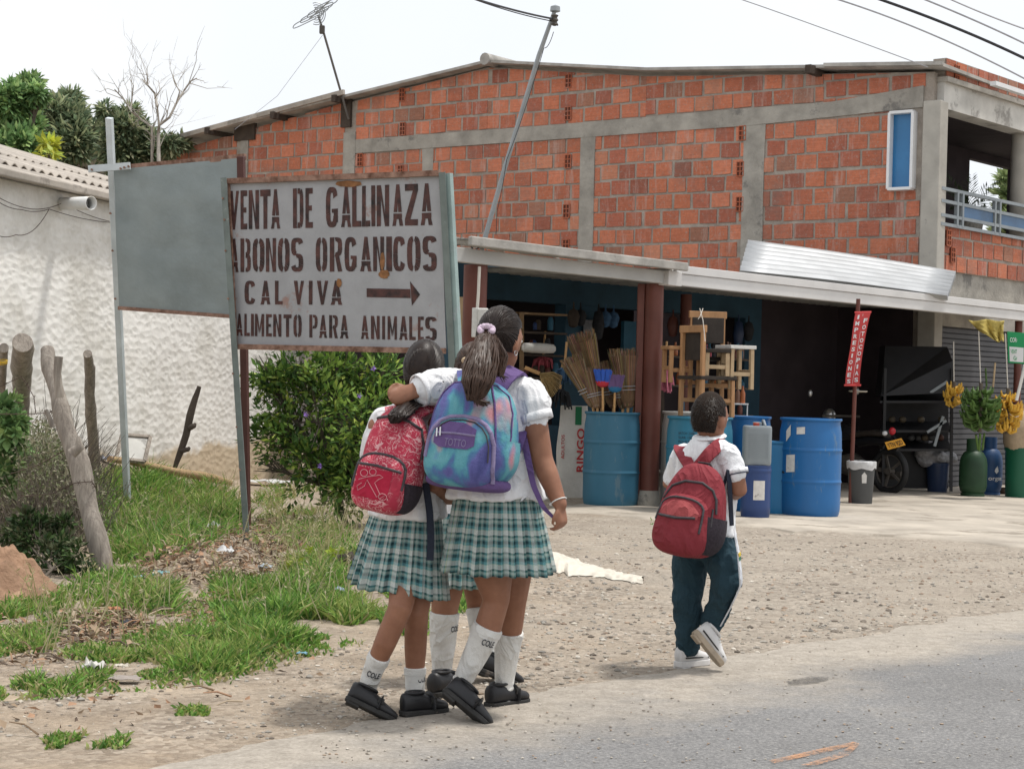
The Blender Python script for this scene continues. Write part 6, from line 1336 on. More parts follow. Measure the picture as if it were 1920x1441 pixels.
# bananas
M['bananagreen'] = mat("green_banana", (.045, .095, .02), .55, .35, 8, .1, col2=(.075, .14, .03)); M['bananayellow'] = mat("ripe_banana", (.58, .32, .03), .55, .3, 9, .1, col2=(.62, .38, .06), spot=((.22, .11, .03), 14, .6))
def bananas(px, py, w_, h_, Y, m, label, n, rope, spread=1.0):
    c = P(px, py, Y); k = Y/3400; t = thing("banana_bunch", label, "bananas", c, "bunches of bananas hung for sale"); mb = MB(); hz__ = h_*k/2; mb.tube([c+Z3*hz__*1.3, c-Z3*hz__*.9], .025, 8); mb.build("stem", M['twig'], t)
    mb = MB()
    for i in range(n):
        a = rnd.random()*2*pi; z = hz__*(1-1.75*(i+.5)/n); R_ = w_*k/2*spread*(.65+.35*sin(pi*(i+.5)/n)); d = V((cos(a), sin(a), 0)); b = c+Z3*z; mb.tube([b+d*.03, b+d*R_*.55-Z3*.03, b+d*R_*.92-Z3*.01, b+d*R_*1.02+Z3*.05], [.012, .021, .020, .006], 7)
    mb.build("fruit", M[m], t, smooth=60); mb = MB(); mb.tube([c+Z3*hz__, P(rope[0], rope[1], Y+.05)], .007, 6); mb.build("rope", M['whitecable'], t)
bananas(1838, 772, 78, 84, 22.6, 'bananagreen', "big bunch of green bananas above the green gas cylinder", 110, (1835, 620)); bananas(1889, 778, 56, 78, 22.8, 'bananayellow', "large bunch of ripe yellow bananas at the right, beside the green ones", 80, (1885, 625)); bananas(1788, 742, 38, 42, 23.0, 'bananayellow', "small bunch of browning bananas hanging before the black stand", 36, (1788, 640))
mb = MB(); c = G(1838, 905); 
for q in ((1838, 812, 1836, 845), (1830, 815, 1834, 842), (1846, 812, 1842, 843)): mb.tube([P(q[0], q[1], 22.6), P(q[2], q[3], 22.7)], .014, 7)
o = mb.build("banana_stalk", M['bananagreen'], loc=P(1838, 812, 22.6)); tag(o, "green banana stalk hanging down onto the green gas cylinder", "stalk")
for px, c in ((1850, 690), (1862, 680)): mb = MB(); mb.tube([P(px, 725, 22.9), P(px+(4 if px > 1855 else -2), c, 22.9)], .012, 6); o = mb.build("cut_stem", M['bananagreen' if px < 1855 else 'paleP'], loc=P(px, 725, 22.9)); tag(o, "thin dark cut stem above the green bananas" if px < 1855 else "thin pale cut stem above the green bananas", "stem")
# gas sign, yellow net bag, small items by the right post
cor = [P(1889, 621, 22.2), P(1921, 624, 22.1), P(1920, 682, 22.1), P(1891, 680, 22.2)]; t = thing("gas_sign", "small green and white sign at the right edge below the awning", "sign", cor[3]); mb = MB(); mb.prism(cor, Y3*.02); M['signgreen'] = mat("sign_green", (.02, .28, .10), .5, .1, bump=0); mb.build("board", M['signgreen'], t)
mb = MB(); f = lambda u, v: lerp(lerp(cor[0], cor[1], u), lerp(cor[3], cor[2], u), v)+V((0, -.004, 0)); mb.add([f(.08, .48), f(.96, .48), f(.96, .95), f(.08, .95)], [(0, 1, 2, 3)]); mb.open = True; mb.build("white_panel", M['white'], t)
mb = MB(); put_text(mb, "VENTA DE", f(.52, .62)+V((0, -.003, 0)), X3, Z3, .15, .05, .01); put_text(mb, "GAS", f(.52, .83)+V((0, -.003, 0)), X3, Z3, .08, .05, .01); mb.build("lettering", M['signgreen'], t); mb = MB(); put_text(mb, "CORGAS", f(.5, .25)+V((0, -.003, 0)), X3, Z3, .15, .055, .01); mb.build("heading", M['white'], t)
mb = MB(); c = P(1850, 605, 22.6)
vs = []; n = 12
for j in range(n+1):
    v = j/n; 
    for i in range(9): u = i/8; x = lerp(lerp(1815, 1882, u), lerp(1866, 1881, u), v); vs.append(P(x, 600+v*40+2*sin(u*9+v*4), 22.6+.05*sin(u*14+v*6)))
mb.add(vs, [(j*9+i, j*9+i+1, (j+1)*9+i+1, (j+1)*9+i) for j in range(n) for i in range(8)]); mb.open = True; M['yellowbag'] = mat("yellow_net", (.46, .36, .10), .8, .3, 14, .6, 30); o = mb.build("yellow_bag", M['yellowbag'], smooth=60, loc=c); o.modifiers.new("th", 'SOLIDIFY').thickness = .01; tag(o, "dull yellow bag hanging from the awning before the roller shutter", "bag")
mb = MB(); mb.tube([P(1906, 750, 22.2), P(1922, 684, 22.1)], .02, 8); o = mb.build("leaning_pipe", M['pvc'], loc=P(1906, 750, 22.2)); tag(o, "pale pipe leaning at the right edge under the green sign", "pipe")
mb = MB(); mb.lathe([(.10, 0), (.12, .012), (.11, .02), (.0, .02)], (0, 0, 0), 20); o = mb.build("straw_hat", M['cloth'], world=False, smooth=40); o.location = P(1609, 735, 22.6); tag(o, "small pale disc-like hat above the motorbike near the banner pole", "hat")
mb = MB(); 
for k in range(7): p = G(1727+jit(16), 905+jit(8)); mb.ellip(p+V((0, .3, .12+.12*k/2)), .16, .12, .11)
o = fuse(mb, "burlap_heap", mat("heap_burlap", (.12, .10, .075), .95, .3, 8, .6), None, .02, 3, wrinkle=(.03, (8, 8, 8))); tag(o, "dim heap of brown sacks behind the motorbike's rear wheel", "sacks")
# dim goods on a back shelf behind the chairs, and things hung under the shop's lintel
t = thing("goods_shelf", "dim shelf of bottles in the shop doorway behind the stacked chairs", "shelf", P(1300, 790, 20.6))
for y in (668, 722, 772): mb = MB(); mb.bar(P(1242, y, 20.3), P(1398, y+7, 21.4), .22, .02); mb.build("board", M['darkwood'], t)
mb = MB(); mb.bar(P(1242, 640, 20.3), P(1242, 830, 20.3), .04, .04, Y3); mb.build("upright", M['darkwood'], t)
for k in range(30):
    u = rnd.random(); y = rnd.choice((667, 721, 771)); p = P(lerp(1250, 1392, u), y+7*u, lerp(20.25, 21.3, u)); hgt = rnd.uniform(.10, .2); mb = MB(); mb.lathe([(.028, 0), (.032, .015), (.032, hgt*.6), (.012, hgt*.8), (.013, hgt), (0, hgt)], (0, 0, 0), 12); o = mb.build("bottle", M[rnd.choice(('brownb', 'maroon', 'tealdoor', 'darkgoods', 'mopred', 'amber'))], world=False, smooth=40); o.location = p; tag(o, "small dim bottle on the shelf behind the stacked chairs", "bottle", "bottles on the shelf behind the chairs")
for k in range(9):
    px = (1075, 1088, 1122, 1135, 1150, 1262, 1330, 1385, 1404)[k]; a = Aq(px, 600, q0-.25); mb = MB(); L_ = rnd.uniform(.22, .42); mb.loft([ring_pts((0, 0, -z), X3, Y3, r_, r_*.6, 14) for z, r_ in ((0, .008), (.08, .012), (.10, .05), (L_*.6, .075), (L_, .05), (L_+.02, .015))]); o = mb.build("hanging_bag", M[rnd.choice(('darkgoods', 'mopblue', 'darkwood', 'maroon', 'navy'))], world=False, smooth=50); o.location = ap(a[0], q0-.25, zlin+.02); tag(o, "small dark bag hanging from the blue lintel of the shop", "bag", "dark bags hung under the shop lintel")
# ------------------------------------------------------------------ people
def skin_mat():
    m, t, b = new_mat("skin"); c = coords(t); o = ramp(t, nz(t, c, 9, 5), [(.3, (.205, .088, .05)), (.7, (.315, .15, .09))]); t.links.new(o, b.inputs['Base Color'])
    b.inputs['Roughness'].default_value = .55; b.inputs['Specular IOR Level'].default_value = .35; b.inputs['Subsurface Weight'].default_value = .06; b.inputs['Subsurface Radius'].default_value = (.5, .2, .1); b.inputs['Subsurface Scale'].default_value = .01
    bumpn(t, b, nz(t, c, 160, 3), .12, .002); return m
M['skin'] = skin_mat()
def cloth_mat(name, col, sc=180, rough=.85, var=.06, b2=.25):
    m, t, b = new_mat(name); c = coords(t); o = ramp(t, nz(t, c, 5, 4), [(.3, [v*(1-var) for v in col]), (.7, [min(1, v*(1+var)) for v in col])]); t.links.new(o, b.inputs['Base Color']); b.inputs['Roughness'].default_value = rough; b.inputs['Specular IOR Level'].default_value = .2
    n_ = nz(t, coords(t, 'Object', (1.5, 1.5, .8)), 5.5, 2, .4, 1.4); rg_ = math_(t, 'ABSOLUTE', math_(t, 'SUBTRACT', n_, .5)); rg_ = math_(t, 'POWER', math_(t, 'MULTIPLY', rg_, 5.0), .55)
    h = math_(t, 'ADD', math_(t, 'ADD', math_(t, 'MULTIPLY', nz(t, c, 14, 4, .6), 1.2), math_(t, 'MULTIPLY', rg_, -1.5)), math_(t, 'MULTIPLY', nz(t, c, sc, 2), .3)); bumpn(t, b, h, b2*1.5, .025); return m
M['blouse'] = cloth_mat("white_blouse", (.74, .74, .75)); M['polo'] = cloth_mat("white_polo", (.76, .765, .78)); M['sock'] = cloth_mat("white_sock", (.68, .67, .64), 260, .95, .05, .3); M['trousers'] = cloth_mat("dark_teal_trousers", (.022, .05, .068), 200, .85, .12)
M['shoeblack'] = mat("black_leather", (.018, .018, .02), .42, .3, 8, .15, 60, spot=((.06, .055, .05), 16, .66)); M['soleblack'] = mat("black_sole", (.028, .027, .026), .75, .3, 14, .2, 60, spot=((.12, .10, .085), 12, .6))
M['shoewhite'] = mat("white_leather", (.62, .61, .60), .55, .08, 10, .15, 60); M['solewhite'] = mat("worn_sole", (.40, .33, .25), .8, .2, 14, .3, 60)
def hair_mat(name, a, b_):
    m, t, b = new_mat(name); c = coords(t); o = ramp(t, nz(t, c, 60, 4, .7), [(.3, a), (.7, b_)]); t.links.new(o, b.inputs['Base Color']); b.inputs['Roughness'].default_value = .42 if name != 'short_hair' else .8; b.inputs['Specular IOR Level'].default_value = .22 if name != 'short_hair' else .1; return m
M['hair'] = hair_mat("dark_hair", (.013, .009, .008), (.03, .02, .016)); M['hairbrown'] = hair_mat("brown_hair", (.028, .016, .011), (.07, .04, .028)); M['hairboy'] = hair_mat("short_hair", (.014, .010, .008), (.035, .024, .018))
M['eyewhite'] = mat("eye_white", (.7, .7, .68), .3, .02, bump=0); M['lip'] = mat("lip", (.30, .09, .07), .5, .1, bump=0); M['thread'] = mat("navy_thread", (.02, .025, .035), .8, .1, bump=0)
def plaid():
    m, t, b = new_mat("green_plaid"); uv = N(t, "UVMap").outputs[0] if False else t.nodes.new("ShaderNodeUVMap").outputs[0]
    sep = t.nodes.new("ShaderNodeSeparateXYZ"); t.links.new(uv, sep.inputs[0]); per = .057
    def st(o, per):
        f = math_(t, 'FRACT', math_(t, 'DIVIDE', o, per))
        return ramp(t, f, [(0, (.018, .045, .055)), (.13, (.03, .08, .085)), (.19, (.10, .25, .27)), (.31, (.13, .31, .33)), (.36, (.40, .44, .28)), (.385, (.50, .53, .50)), (.60, (.54, .56, .54)), (.66, (.03, .085, .085)), (.74, (.05, .13, .11)), (.79, (.30, .38, .36)), (.90, (.38, .42, .30)), (.92, (.14, .26, .26))], 'CONSTANT')
    c = mixc(t, .5, st(sep.outputs[0], per), st(sep.outputs[1], per*1.05)); tw = nz(t, coords(t), 420, 2); c = mixc(t, 1, c, ramp(t, tw, [(.3, .82), (.7, 1.15)]), 'MULTIPLY'); c = mixc(t, 1, c, (.95, .97, .97), 'MULTIPLY')
    t.links.new(c, b.inputs['Base Color']); b.inputs['Roughness'].default_value = .85; b.inputs['Specular IOR Level'].default_value = .2; bumpn(t, b, tw, .2, .003); return m
M['plaid'] = plaid()
def tie_dye():
    m, t, b = new_mat("tie_dye"); c = coords(t); n3 = N(t, "TexNoise", Scale=5.5, Detail=3, Distortion=.5); t.links.new(coords(t, 'Object', (1.4, 1, .7)), n3.inputs['Vector']); o = ramp(t, n3.outputs['Fac'], [(.30, (.05, .055, .20)), (.40, (.10, .10, .30)), (.455, (.06, .17, .32)), (.50, (.085, .30, .36)), (.58, (.13, .36, .41)), (.66, (.10, .20, .40)), (.74, (.22, .15, .36))]); cm = ramp(t, nz(t, coords(t, 'Object', (1, 1, .6)), 7, 2), [(.57, 0), (.66, .9)]); o = mixc(t, cm, o, (.58, .23, .25)); tw = nz(t, c, 300, 2); o = mixc(t, 1, o, ramp(t, tw, [(.3, .85), (.7, 1.12)]), 'MULTIPLY'); t.links.new(o, b.inputs['Base Color']); b.inputs['Roughness'].default_value = .75; h = math_(t, 'ADD', math_(t, 'MULTIPLY', nz(t, c, 16, 4), 2), math_(t, 'MULTIPLY', tw, .3)); bumpn(t, b, h, .3, .02); return m
def doodle():
    m, t, b = new_mat("red_doodle"); c = coords(t)
    def lines(sc, w_, dist, det=2):
        n = N(t, "TexNoise", Scale=sc, Detail=det, Distortion=dist); t.links.new(c, n.inputs['Vector']); f = math_(t, 'FRACT', math_(t, 'MULTIPLY', n.outputs['Fac'], 7.0)); return math_(t, 'LESS_THAN', math_(t, 'ABSOLUTE', math_(t, 'SUBTRACT', f, .5)), w_)
    l = math_(t, 'MAXIMUM', lines(15, .075, .8), lines(27, .07, 1.2)); gate = ramp(t, nz(t, c, 7, 2), [(.36, 0), (.44, 1)]); l = math_(t, 'MULTIPLY', l, gate)
    base = ramp(t, nz(t, c, 6, 4), [(.3, (.36, .018, .045)), (.7, (.50, .03, .07))]); o = mixc(t, math_(t, 'MULTIPLY', l, .8), base, (.70, .42, .42)); t.links.new(o, b.inputs['Base Color']); b.inputs['Roughness'].default_value = .75; bumpn(t, b, nz(t, c, 15, 4), .35, .02); return m
M['tiedye'] = tie_dye(); M['doodle'] = doodle(); M['redplain'] = cloth_mat("red_fabric", (.40, .02, .05)); M['purplecloth'] = cloth_mat("purple_fabric", (.135, .085, .22)); M['lilac'] = cloth_mat("lilac_trim", (.24, .20, .33)); M['redbag'] = cloth_mat("faded_red_nylon", (.235, .032, .042), 200, .7, .1); M['redbag2'] = cloth_mat("paler_red_nylon", (.36, .075, .078), 200, .7, .1); M['zip'] = mat("zip", (.05, .045, .05), .55, .3, 60); M['mesh'] = mat("dark_mesh", (.03, .022, .03), .8, .4, 90, .5, 200); M['navyweb'] = mat("navy_webbing", (.015, .02, .035), .8, .2, 60)
def pt(q, Y=None): return P(q[0], q[1], q[2])
def cap(mb, pts, rs, n=16): mb.tube(pts, rs, n, round_=True)
def hand(mb, wrist, d, palm_n, size, curl, side):
    """palm, four separate bent fingers and a thumb; d = forearm direction, palm_n = direction the palm faces"""
    d = d.normalized(); n = (palm_n-d*palm_n.dot(d)).normalized(); x = d.cross(n)*side; s = size
    for k in range(5): o = (k-2)*.0095*s/.16*1.0; mb.tube([wrist+x*o*.6, wrist+d*s*.25+x*o*1.05, wrist+d*s*.50+x*o*1.25], [s*.085, s*.095, s*.085], 10, round_=True)
    for k, (L, o) in enumerate(((.40, -1.5), (.45, -.5), (.42, .5), (.33, 1.5))):
        b = wrist+d*s*.52+x*(o*s*.125); dirs = d; p = b; pts = [b-d*s*.1, b]
        for j, u in enumerate((.45, .33, .22)):
            a = curl*(j+1)*.55+.06*k; dd = d*cos(a)+n*sin(a); p = p+dd*s*L*u; pts.append(p)
        mb.tube(pts, [s*.058, s*.058, s*.055, s*.05, s*.042], 10, round_=True)
    b = wrist+d*s*.20-x*s*.20; e = b+(d*.75-x*.45+n*.35).normalized()*s*.2; f = e+(d*.8+n*.5*min(1, curl)+x*.15).normalized()*s*.19; mb.tube([wrist+d*s*.1-x*s*.08, b, e, f], [s*.07, s*.07, s*.06, s*.048], 10, round_=True)
def head(mb, c, hw, hd, hh, fwd, up):
    """skull, jaw, nose, ears around centre c; returns the frame"""
    fwd = (fwd-up*fwd.dot(up)).normalized(); r = fwd.cross(up).normalized(); rot = Matrix((r, fwd, up)).transposed()
    mb.ellip(c+up*hh*.12, hw, hd, hh*.86, rot, 28, 18); mb.ellip(c+fwd*hd*.22-up*hh*.42, hw*.74, hd*.66, hh*.56, rot, 22, 14); mb.ellip(c+fwd*hd*.55-up*hh*.75, hw*.38, hd*.32, hh*.22, rot)
    mb.tube([c+fwd*hd*.93+up*hh*.12, c+fwd*hd*1.16-up*hh*.2, c+fwd*hd*.98-up*hh*.27], [hw*.1, hw*.19, hw*.16], 10, round_=True)
    for s in (-1, 1):
        mb.ellip(c+r*s*hw*1.0-up*hh*.10-fwd*hd*.02, hw*.13, hd*.22, hh*.28, rot, 14, 10); mb.ellip(c+r*s*hw*.42+fwd*hd*.80+up*hh*.2, hw*.28, hd*.12, hh*.08, rot, 12, 8)
    return rot, r, fwd, up
def face(t, c, hw, hd, hh, fr):
    rot, r, f, u = fr; mb = MB()
    for s in (-1, 1): mb.ellip(c+r*s*hw*.40+f*hd*.86+u*hh*.06, hw*.17, hd*.10, hh*.075, rot, 14, 10)
    e = mb.build("eyes", M['eyewhite'], t, smooth=60); mb = MB()
    for s in (-1, 1): mb.ellip(c+r*s*hw*.40+f*hd*.955+u*hh*.06, hw*.085, hd*.03, hh*.06, rot, 12, 8)
    mb.build("irises", M['hair'], e, smooth=60); mb = MB(); mb.tube([c+r*s*hw*.28*abs(s)+f*hd*(.96-.06*abs(s))-u*hh*.50 for s in (-1, -.5, 0, .5, 1)], [hw*.03, hw*.09, hw*.1, hw*.09, hw*.03], 8); mb.build("mouth", M['lip'], t, smooth=60)
    mb = MB()
    for s in (-1, 1): mb.tube([c+r*s*hw*.2+f*hd*.97+u*hh*.24, c+r*s*hw*.42+f*hd*.93+u*hh*.29, c+r*s*hw*.62+f*hd*.80+u*hh*.24], [hw*.03, hw*.05, hw*.02], 6)
    mb.build("eyebrows", M['hair'], t)
def shoe(t, heel, toe, up, L, W_, m, ms, strap=True, lace=False, sole_t=.018, hi=.075):
    f = (toe-heel).normalized(); up = (up-f*up.dot(f)).normalized(); r = f.cross(up).normalized(); o = (heel+toe)/2
    prof = [(-.5, .30, .80), (-.475, .48, .93), (-.40, .58, .98), (-.25, .60, 1.0), (-.08, .60, .92), (.08, .66, .72), (.20, .74, .58), (.32, .74, .47), (.42, .62, .39), (.475, .42, .30), (.5, .2, .22)]
    def sect(u, wk, hk, z0, z1, e=2.6):
        c = o+f*(u*L); w2 = W_/2*wk/.74; pts = []
        for k in range(22):
            a = 2*pi*k/22; x = math.copysign(abs(cos(a))**(2/e), cos(a))*w2; s = sin(a); z = (z0+z1)/2+(z1-z0)/2*math.copysign(abs(s)**(2/2.2), s); x *= 1-.28*max(0, s)**2*(1 if u < .1 else .6); pts.append(c+r*x+up*z)
        return pts
    mb = MB(); mb.loft([sect(u, wk, hk, sole_t*.6, sole_t+hi*hk*(L/.22)) for u, wk, hk in prof]); s_ = mb.build("shoe", M[m], t, smooth=55)
    mb = MB(); ol = [(u, wk*1.08) for u, wk, hk in prof]; top = [o+f*(u*L*1.02)+r*(W_/2*wk/.74)+up*sole_t for u, wk in ol]+[o+f*(u*L*1.02)-r*(W_/2*wk/.74)+up*sole_t for u, wk in reversed(ol)]
    mb.prism(top, -up*sole_t); mb.box(o-f*L*.34-up*.004, (W_*.82, L*.26, .012), Matrix((r, f, up)).transposed()); mb.build("sole", M[ms], s_, bevel=.004)
    col_ = o-f*L*.22+up*(sole_t+hi*.97*(L/.22)-.002); mb = MB(); mb.tube(ring_pts(col_, f, r, L*.185, W_*.34, 22)+[ring_pts(col_, f, r, L*.185, W_*.34, 22)[0]], .0055, 8); mb.build("collar", M[m], s_, smooth=60)
    if strap:
        mb = MB(); q = []
        for k in range(11): a = pi*(k/10); q.append(o+f*L*.10+r*cos(a)*W_*.50+up*(sole_t+sin(a)**.7*hi*.74*(L/.22)))
        mb.tube(q, .013, 8, flat=.35, up=f); mb.build("strap", M[m], s_, smooth=50)
        mb = MB(); mb.box(q[2]+r*.004, (.01, .022, .02), Matrix((r, f, up)).transposed()); mb.build("buckle", M['soleblack'], s_)
    if lace:
        mb = MB()
        for k in range(5): u = .0+.06*k; h0 = sole_t+hi*(.88-.09*k)*(L/.22); mb.tube([o+f*L*u+r*x*W_*.30+up*(h0-.012*abs(x)**2) for x in (-1, 0, 1)], .004, 6)
        mb.build("laces", M['label'], s_)
        mb = MB(); mb.tube([o-f*L*.40+r*W_*.42+up*sole_t*1.6, o+r*W_*.43+up*sole_t*1.5, o+f*L*.36+r*W_*.46+up*sole_t*1.4], .0035, 6); mb.build("stitching", M['soleblack'], s_)
    return s_
def sock(t, pts, rs, txt=None, tpos=None, folds=3, leg=None, ytop=None):
    if leg:                                # follow the leg it covers, 4 mm proud
        lp, lr = resample(leg[0], leg[1], 6); keep = [(p, r) for p, r in zip(lp, lr) if p.z <= ytop]; pts = [p for p, _ in keep[::3]]+[keep[-1][0], keep[-1][0]+(keep[-1][0]-keep[-2][0]).normalized()*.034]; rs = [r+.0045 for _, r in keep[::3]]+[keep[-1][1]+.006]*2
        c0 = min(range(len(lp)), key=lambda i: abs(lp[i].z-(ytop-.055)))
        if txt: tpos = (lp[c0], lr[c0]+.0065, tpos)
    P_, R_ = resample(pts, rs, 8); L = len(P_)
    for k in range(L):
        u = k/(L-1)
        if u > .55: R_[k] *= 1+.06*sin(u*folds*17+2*noise.noise(P_[k]*40))
        R_[k] *= 1+.012*sin(u*23)
    P_ = [P_[0]+(P_[0]-P_[1]).normalized()*.004]+P_; R_ = [R_[0]*.93]+R_
    mb = MB(); mb.tube(P_, R_, 26); s_ = mb.build("sock", M['sock'], t, smooth=60)
    mb = MB(); ax = (pts[0]-pts[1]).normalized(); mb.tube([P_[1], P_[1]-ax*.022], [R_[1]*1.03, R_[1]*1.03], 26); mb.build("sock_cuff", M['sock'], s_, smooth=50)
    if txt:
        c, r, a0 = tpos; side = ax.cross(Y3).normalized(); back = ax.cross(side)
        back = -back if back.y > 0 else back; mb = MB()
        def wq(a, b): th = a0+a/r; return c+ax*b+side*sin(th)*r+back*cos(th)*r
        if side.x < 0: side = -side
        put_text(mb, txt, None, None, None, .052, .024, .02, warp=wq); mb.build("sock_lettering", M['thread'], s_)
    return s_
def skirt(t, ctop, wt, dt, cbot, wb, db, rgt, fwd, pleats=24, tilt=0, rows=16, seed=0, hem=0):
    n = pleats*8; vs = []; uvs = []; circ = pi*(wb+db)
    for j in range(rows+1):
        v = j/rows; c = lerp(ctop, cbot, v)
        for i in range(n+1):
            a = 2*pi*i/n; w_, d_ = lerp(wt, wb, v**.9), lerp(dt, db, v**.9); ph = (i*pleats/n) % 1; k = (ph-.5)*.115*(.25+v)+.055*v*noise.noise(V((cos(a)*2.2, sin(a)*2.2, seed+v*.7)))
            z = hem*v*noise.noise(V((cos(a)*1.5, sin(a)*1.5, seed+9)))+tilt*v*cos(a)+.002*v*sin(2*pi*ph)
            vs.append(c+rgt*(cos(a)*w_*(1+k))+fwd*(sin(a)*d_*(1+k))+Z3*z); uvs.append((i/n*circ, v*(ctop-cbot).length))
    m = n+1; mb = MB(); mb.add(vs, [(j*m+i, j*m+i+1, (j+1)*m+i+1, (j+1)*m+i) for j in range(rows) for i in range(n)], uvs=uvs); mb.open = True
    o = mb.build("skirt", M['plaid'], t, smooth=70); o.modifiers.new("th", 'SOLIDIFY').thickness = -.004; return o
def scalp(t, c, hw, hd, hh, fr, tie, m, n=420, thick=1.07, hairline=.35, lo=-.35, rad=.0026):
    """hair combed over the skull to one tie point"""
    rot, r, f, u = fr; mb = MB(); mb.ellip(c+u*hh*.14-f*hd*.05, hw*thick*.992, hd*thick*.992, hh*.92*thick*.992, rot, 64, 44)
    cc_ = c+u*hh*.14-f*hd*.05; iv = rot.transposed(); kf = []
    for fc in mb.f:
        p = iv @ (sum((mb.v[i] for i in fc), V())/len(fc)-cc_); p = V((p.x/hw, p.y/hd, p.z/(hh*.92))).normalized(); y = p.y; zc = (hairline+.25*y) if y > .2 else (lo if y < -.1 else lerp(lo, hairline+.05, (y+.1)/.3))
        if p.z > zc-.06: kf.append(fc)
    n_ = len(kf); mb.f = kf; mb.m = [0]*n_; mb.c = [None]*n_; mb.uv = [None]*n_; mb.open = True
    o = mb.build("hair", M[m], t, smooth=60); inv = rot.transposed(); td = inv @ (tie-(c+u*hh*.14)); td = V((td.x/hw, td.y/hd, td.z/hh)).normalized(); mb = MB()
    for k in range(n):
        a = 2*pi*k/n+jit(.02); x, y = sin(a), cos(a); zc = (hairline+.25*y) if y > .2 else (lo if y < -.1 else lerp(lo, hairline+.05, (y+.1)/.3)); q = rnd.random()**1.6; b = V((x*sqrt(max(.01, 1-zc*zc)), y*sqrt(max(.01, 1-zc*zc)), zc)).normalized(); b = (b*(1-q)+td*q).normalized() if q > .3 else b; pts = []
        for j in range(9):
            s_ = j/8; k_ = max(0, -b.dot(td))+.15; mid = V((b.x*.85+td.x*.1, b.y*.35+td.y*.25, max(b.z, td.z)*.3+1.1*k_)); w_ = b*(1-s_)**2+mid*2*s_*(1-s_)+td*s_*s_
            if w_.length < .05: continue
            w_.normalize(); th = thick+.006*sin(a*29)+.006*jit(1)
            pts.append(c+u*hh*.14-f*hd*.05+rot @ V((w_.x*hw*th, w_.y*hd*th, w_.z*hh*.92*th)))
        mb.tube(pts, [rad*(.6+.4*sin(pi*min(1, .15+j/8))) for j in range(len(pts))], 5, caps=False)
    for k in range(90):                     # flyaways
        d = V((jit(1), jit(1), rnd.uniform(-.5, 1))).normalized()
        if d.y > .15 and d.z < .5: continue
        p0 = cc_+rot @ V((d.x*hw*thick, d.y*hd*thick, d.z*hh*.92*thick)); e = (rot @ (td-d)).normalized(); n0 = rot @ d; mb.tube([p0, p0+e*.02+n0*.006, p0+e*.045+n0*(.004+.010*rnd.random())], [.0012, .001, .0005], 4, caps=False)
    mb.open = True; mb.build("combed_strands", M[m], o, smooth=60); return o
def ponytail(hair, tie, pts, wid, m, n=150, flick=.0):
    mb = MB(); pts = [tie]+pts; ctr, wd = resample(pts, wid, 5); mb.tube(ctr, [w_*.55 for w_ in wd], 12, round_=False)
    for k in range(n):
        a = rnd.random()*2*pi; q = sqrt(rnd.random()); end = len(ctr) if rnd.random() > .35 else int(len(ctr)*rnd.uniform(.65, 1)); p = []
        for j in range(end): s_ = j/len(ctr); p.append(ctr[j]+V((cos(a)*wd[j]*q*1.05+.006*sin(s_*9+k), sin(a)*wd[j]*q*.7, .004*jit(1))))
        if flick and cos(a) > .35 and end == len(ctr): p += [p[-1]+V((flick*rnd.random(), 0, -.02*rnd.random()))]
        mb.tube(p, [.0035]*(len(p)-2)+[.0026, .001], 5, caps=False)
    mb.open = True; return mb.build("ponytail", M[m], hair, smooth=60)
# backpack: superellipsoid body, pockets, zips; local frame x right, y into the wearer's back, z up
def superq(mb, a, b, c, n, m, taper=0, ctr=(0, 0, 0), nu=48, nv=28, front=False, sag=0):
    rings = []
    for i in range(1, nv):
        th = -pi/2+pi*i/nv; ring = []
        for k in range(nu):
            ph = 2*pi*k/nu; f_ = lambda w, e: math.copysign(abs(w)**(2/e), w); x = a*f_(cos(th), n)*f_(cos(ph), m); y = b*f_(cos(th), n)*f_(sin(ph), m); z = c*f_(sin(th), n); tz = z/c; x *= 1-taper*tz; y *= 1-taper*.6*tz-sag*tz; w_ = 1+.022*noise.noise(V((x*11, y*11, z*11)))+.018*(.3-abs(noise.noise(V((x*19+z*9, y*19, z*13+3)))))
            ring.append(V((x*w_, y*w_, z))+V(ctr))
        rings.append(ring)
    mb.loft(rings)
def sq_front(a, b, c, n, m, taper, sag, ctr):
    def f(x, z, o=.004):
        tz = max(-.99, min(.99, (z-ctr[2])/c)); cz = (1-abs(tz)**n)**(1/n); xx = (x-ctr[0])/(a*(1-taper*tz)*max(cz, .05)); xx = max(-.98, min(.98, xx)); return V((x, ctr[1]-b*(1-taper*.6*tz-sag*tz)*cz*(1-abs(xx)**m)**(1/m)-o, z))
    return f
def sq_patch(mb, a, b, c, n, m, taper, sag, p0, p1, t0, t1, sc=1.035, nu=14, nv=12):
    f_ = lambda w, e: math.copysign(abs(w)**(2/e), w); vs = []
    for j in range(nv+1):
        th = radians(lerp(t0, t1, j/nv))
        for i in range(nu+1):
            ph = radians(lerp(p0, p1, i/nu)); x = a*f_(cos(th), n)*f_(cos(ph), m); y = b*f_(cos(th), n)*f_(sin(ph), m); z = c*f_(sin(th), n); tz = z/c; k = sc+.012*sin(pi*i/nu)*sin(pi*j/nv); vs.append(V((x*(1-taper*tz)*k, y*(1-taper*.6*tz-sag*tz)*k, z)))
    w = nu+1; mb.add(vs, [(j*w+i, j*w+i+1, (j+1)*w+i+1, (j+1)*w+i) for j in range(nv) for i in range(nu)]); mb.open = True
def zipper(name, f, pts, r, m, parent, o=.002):
    q = [];
    for i in range(len(pts)-1):
        for k in range(8): s_ = k/8; q.append(f(lerp(pts[i][0], pts[i+1][0], s_), lerp(pts[i][1], pts[i+1][1], s_), o))
    q.append(f(*pts[-1], o)); mb = MB(); mb.tube(q, r, 8); return mb.build(name, M[m], parent, world=False, smooth=50)
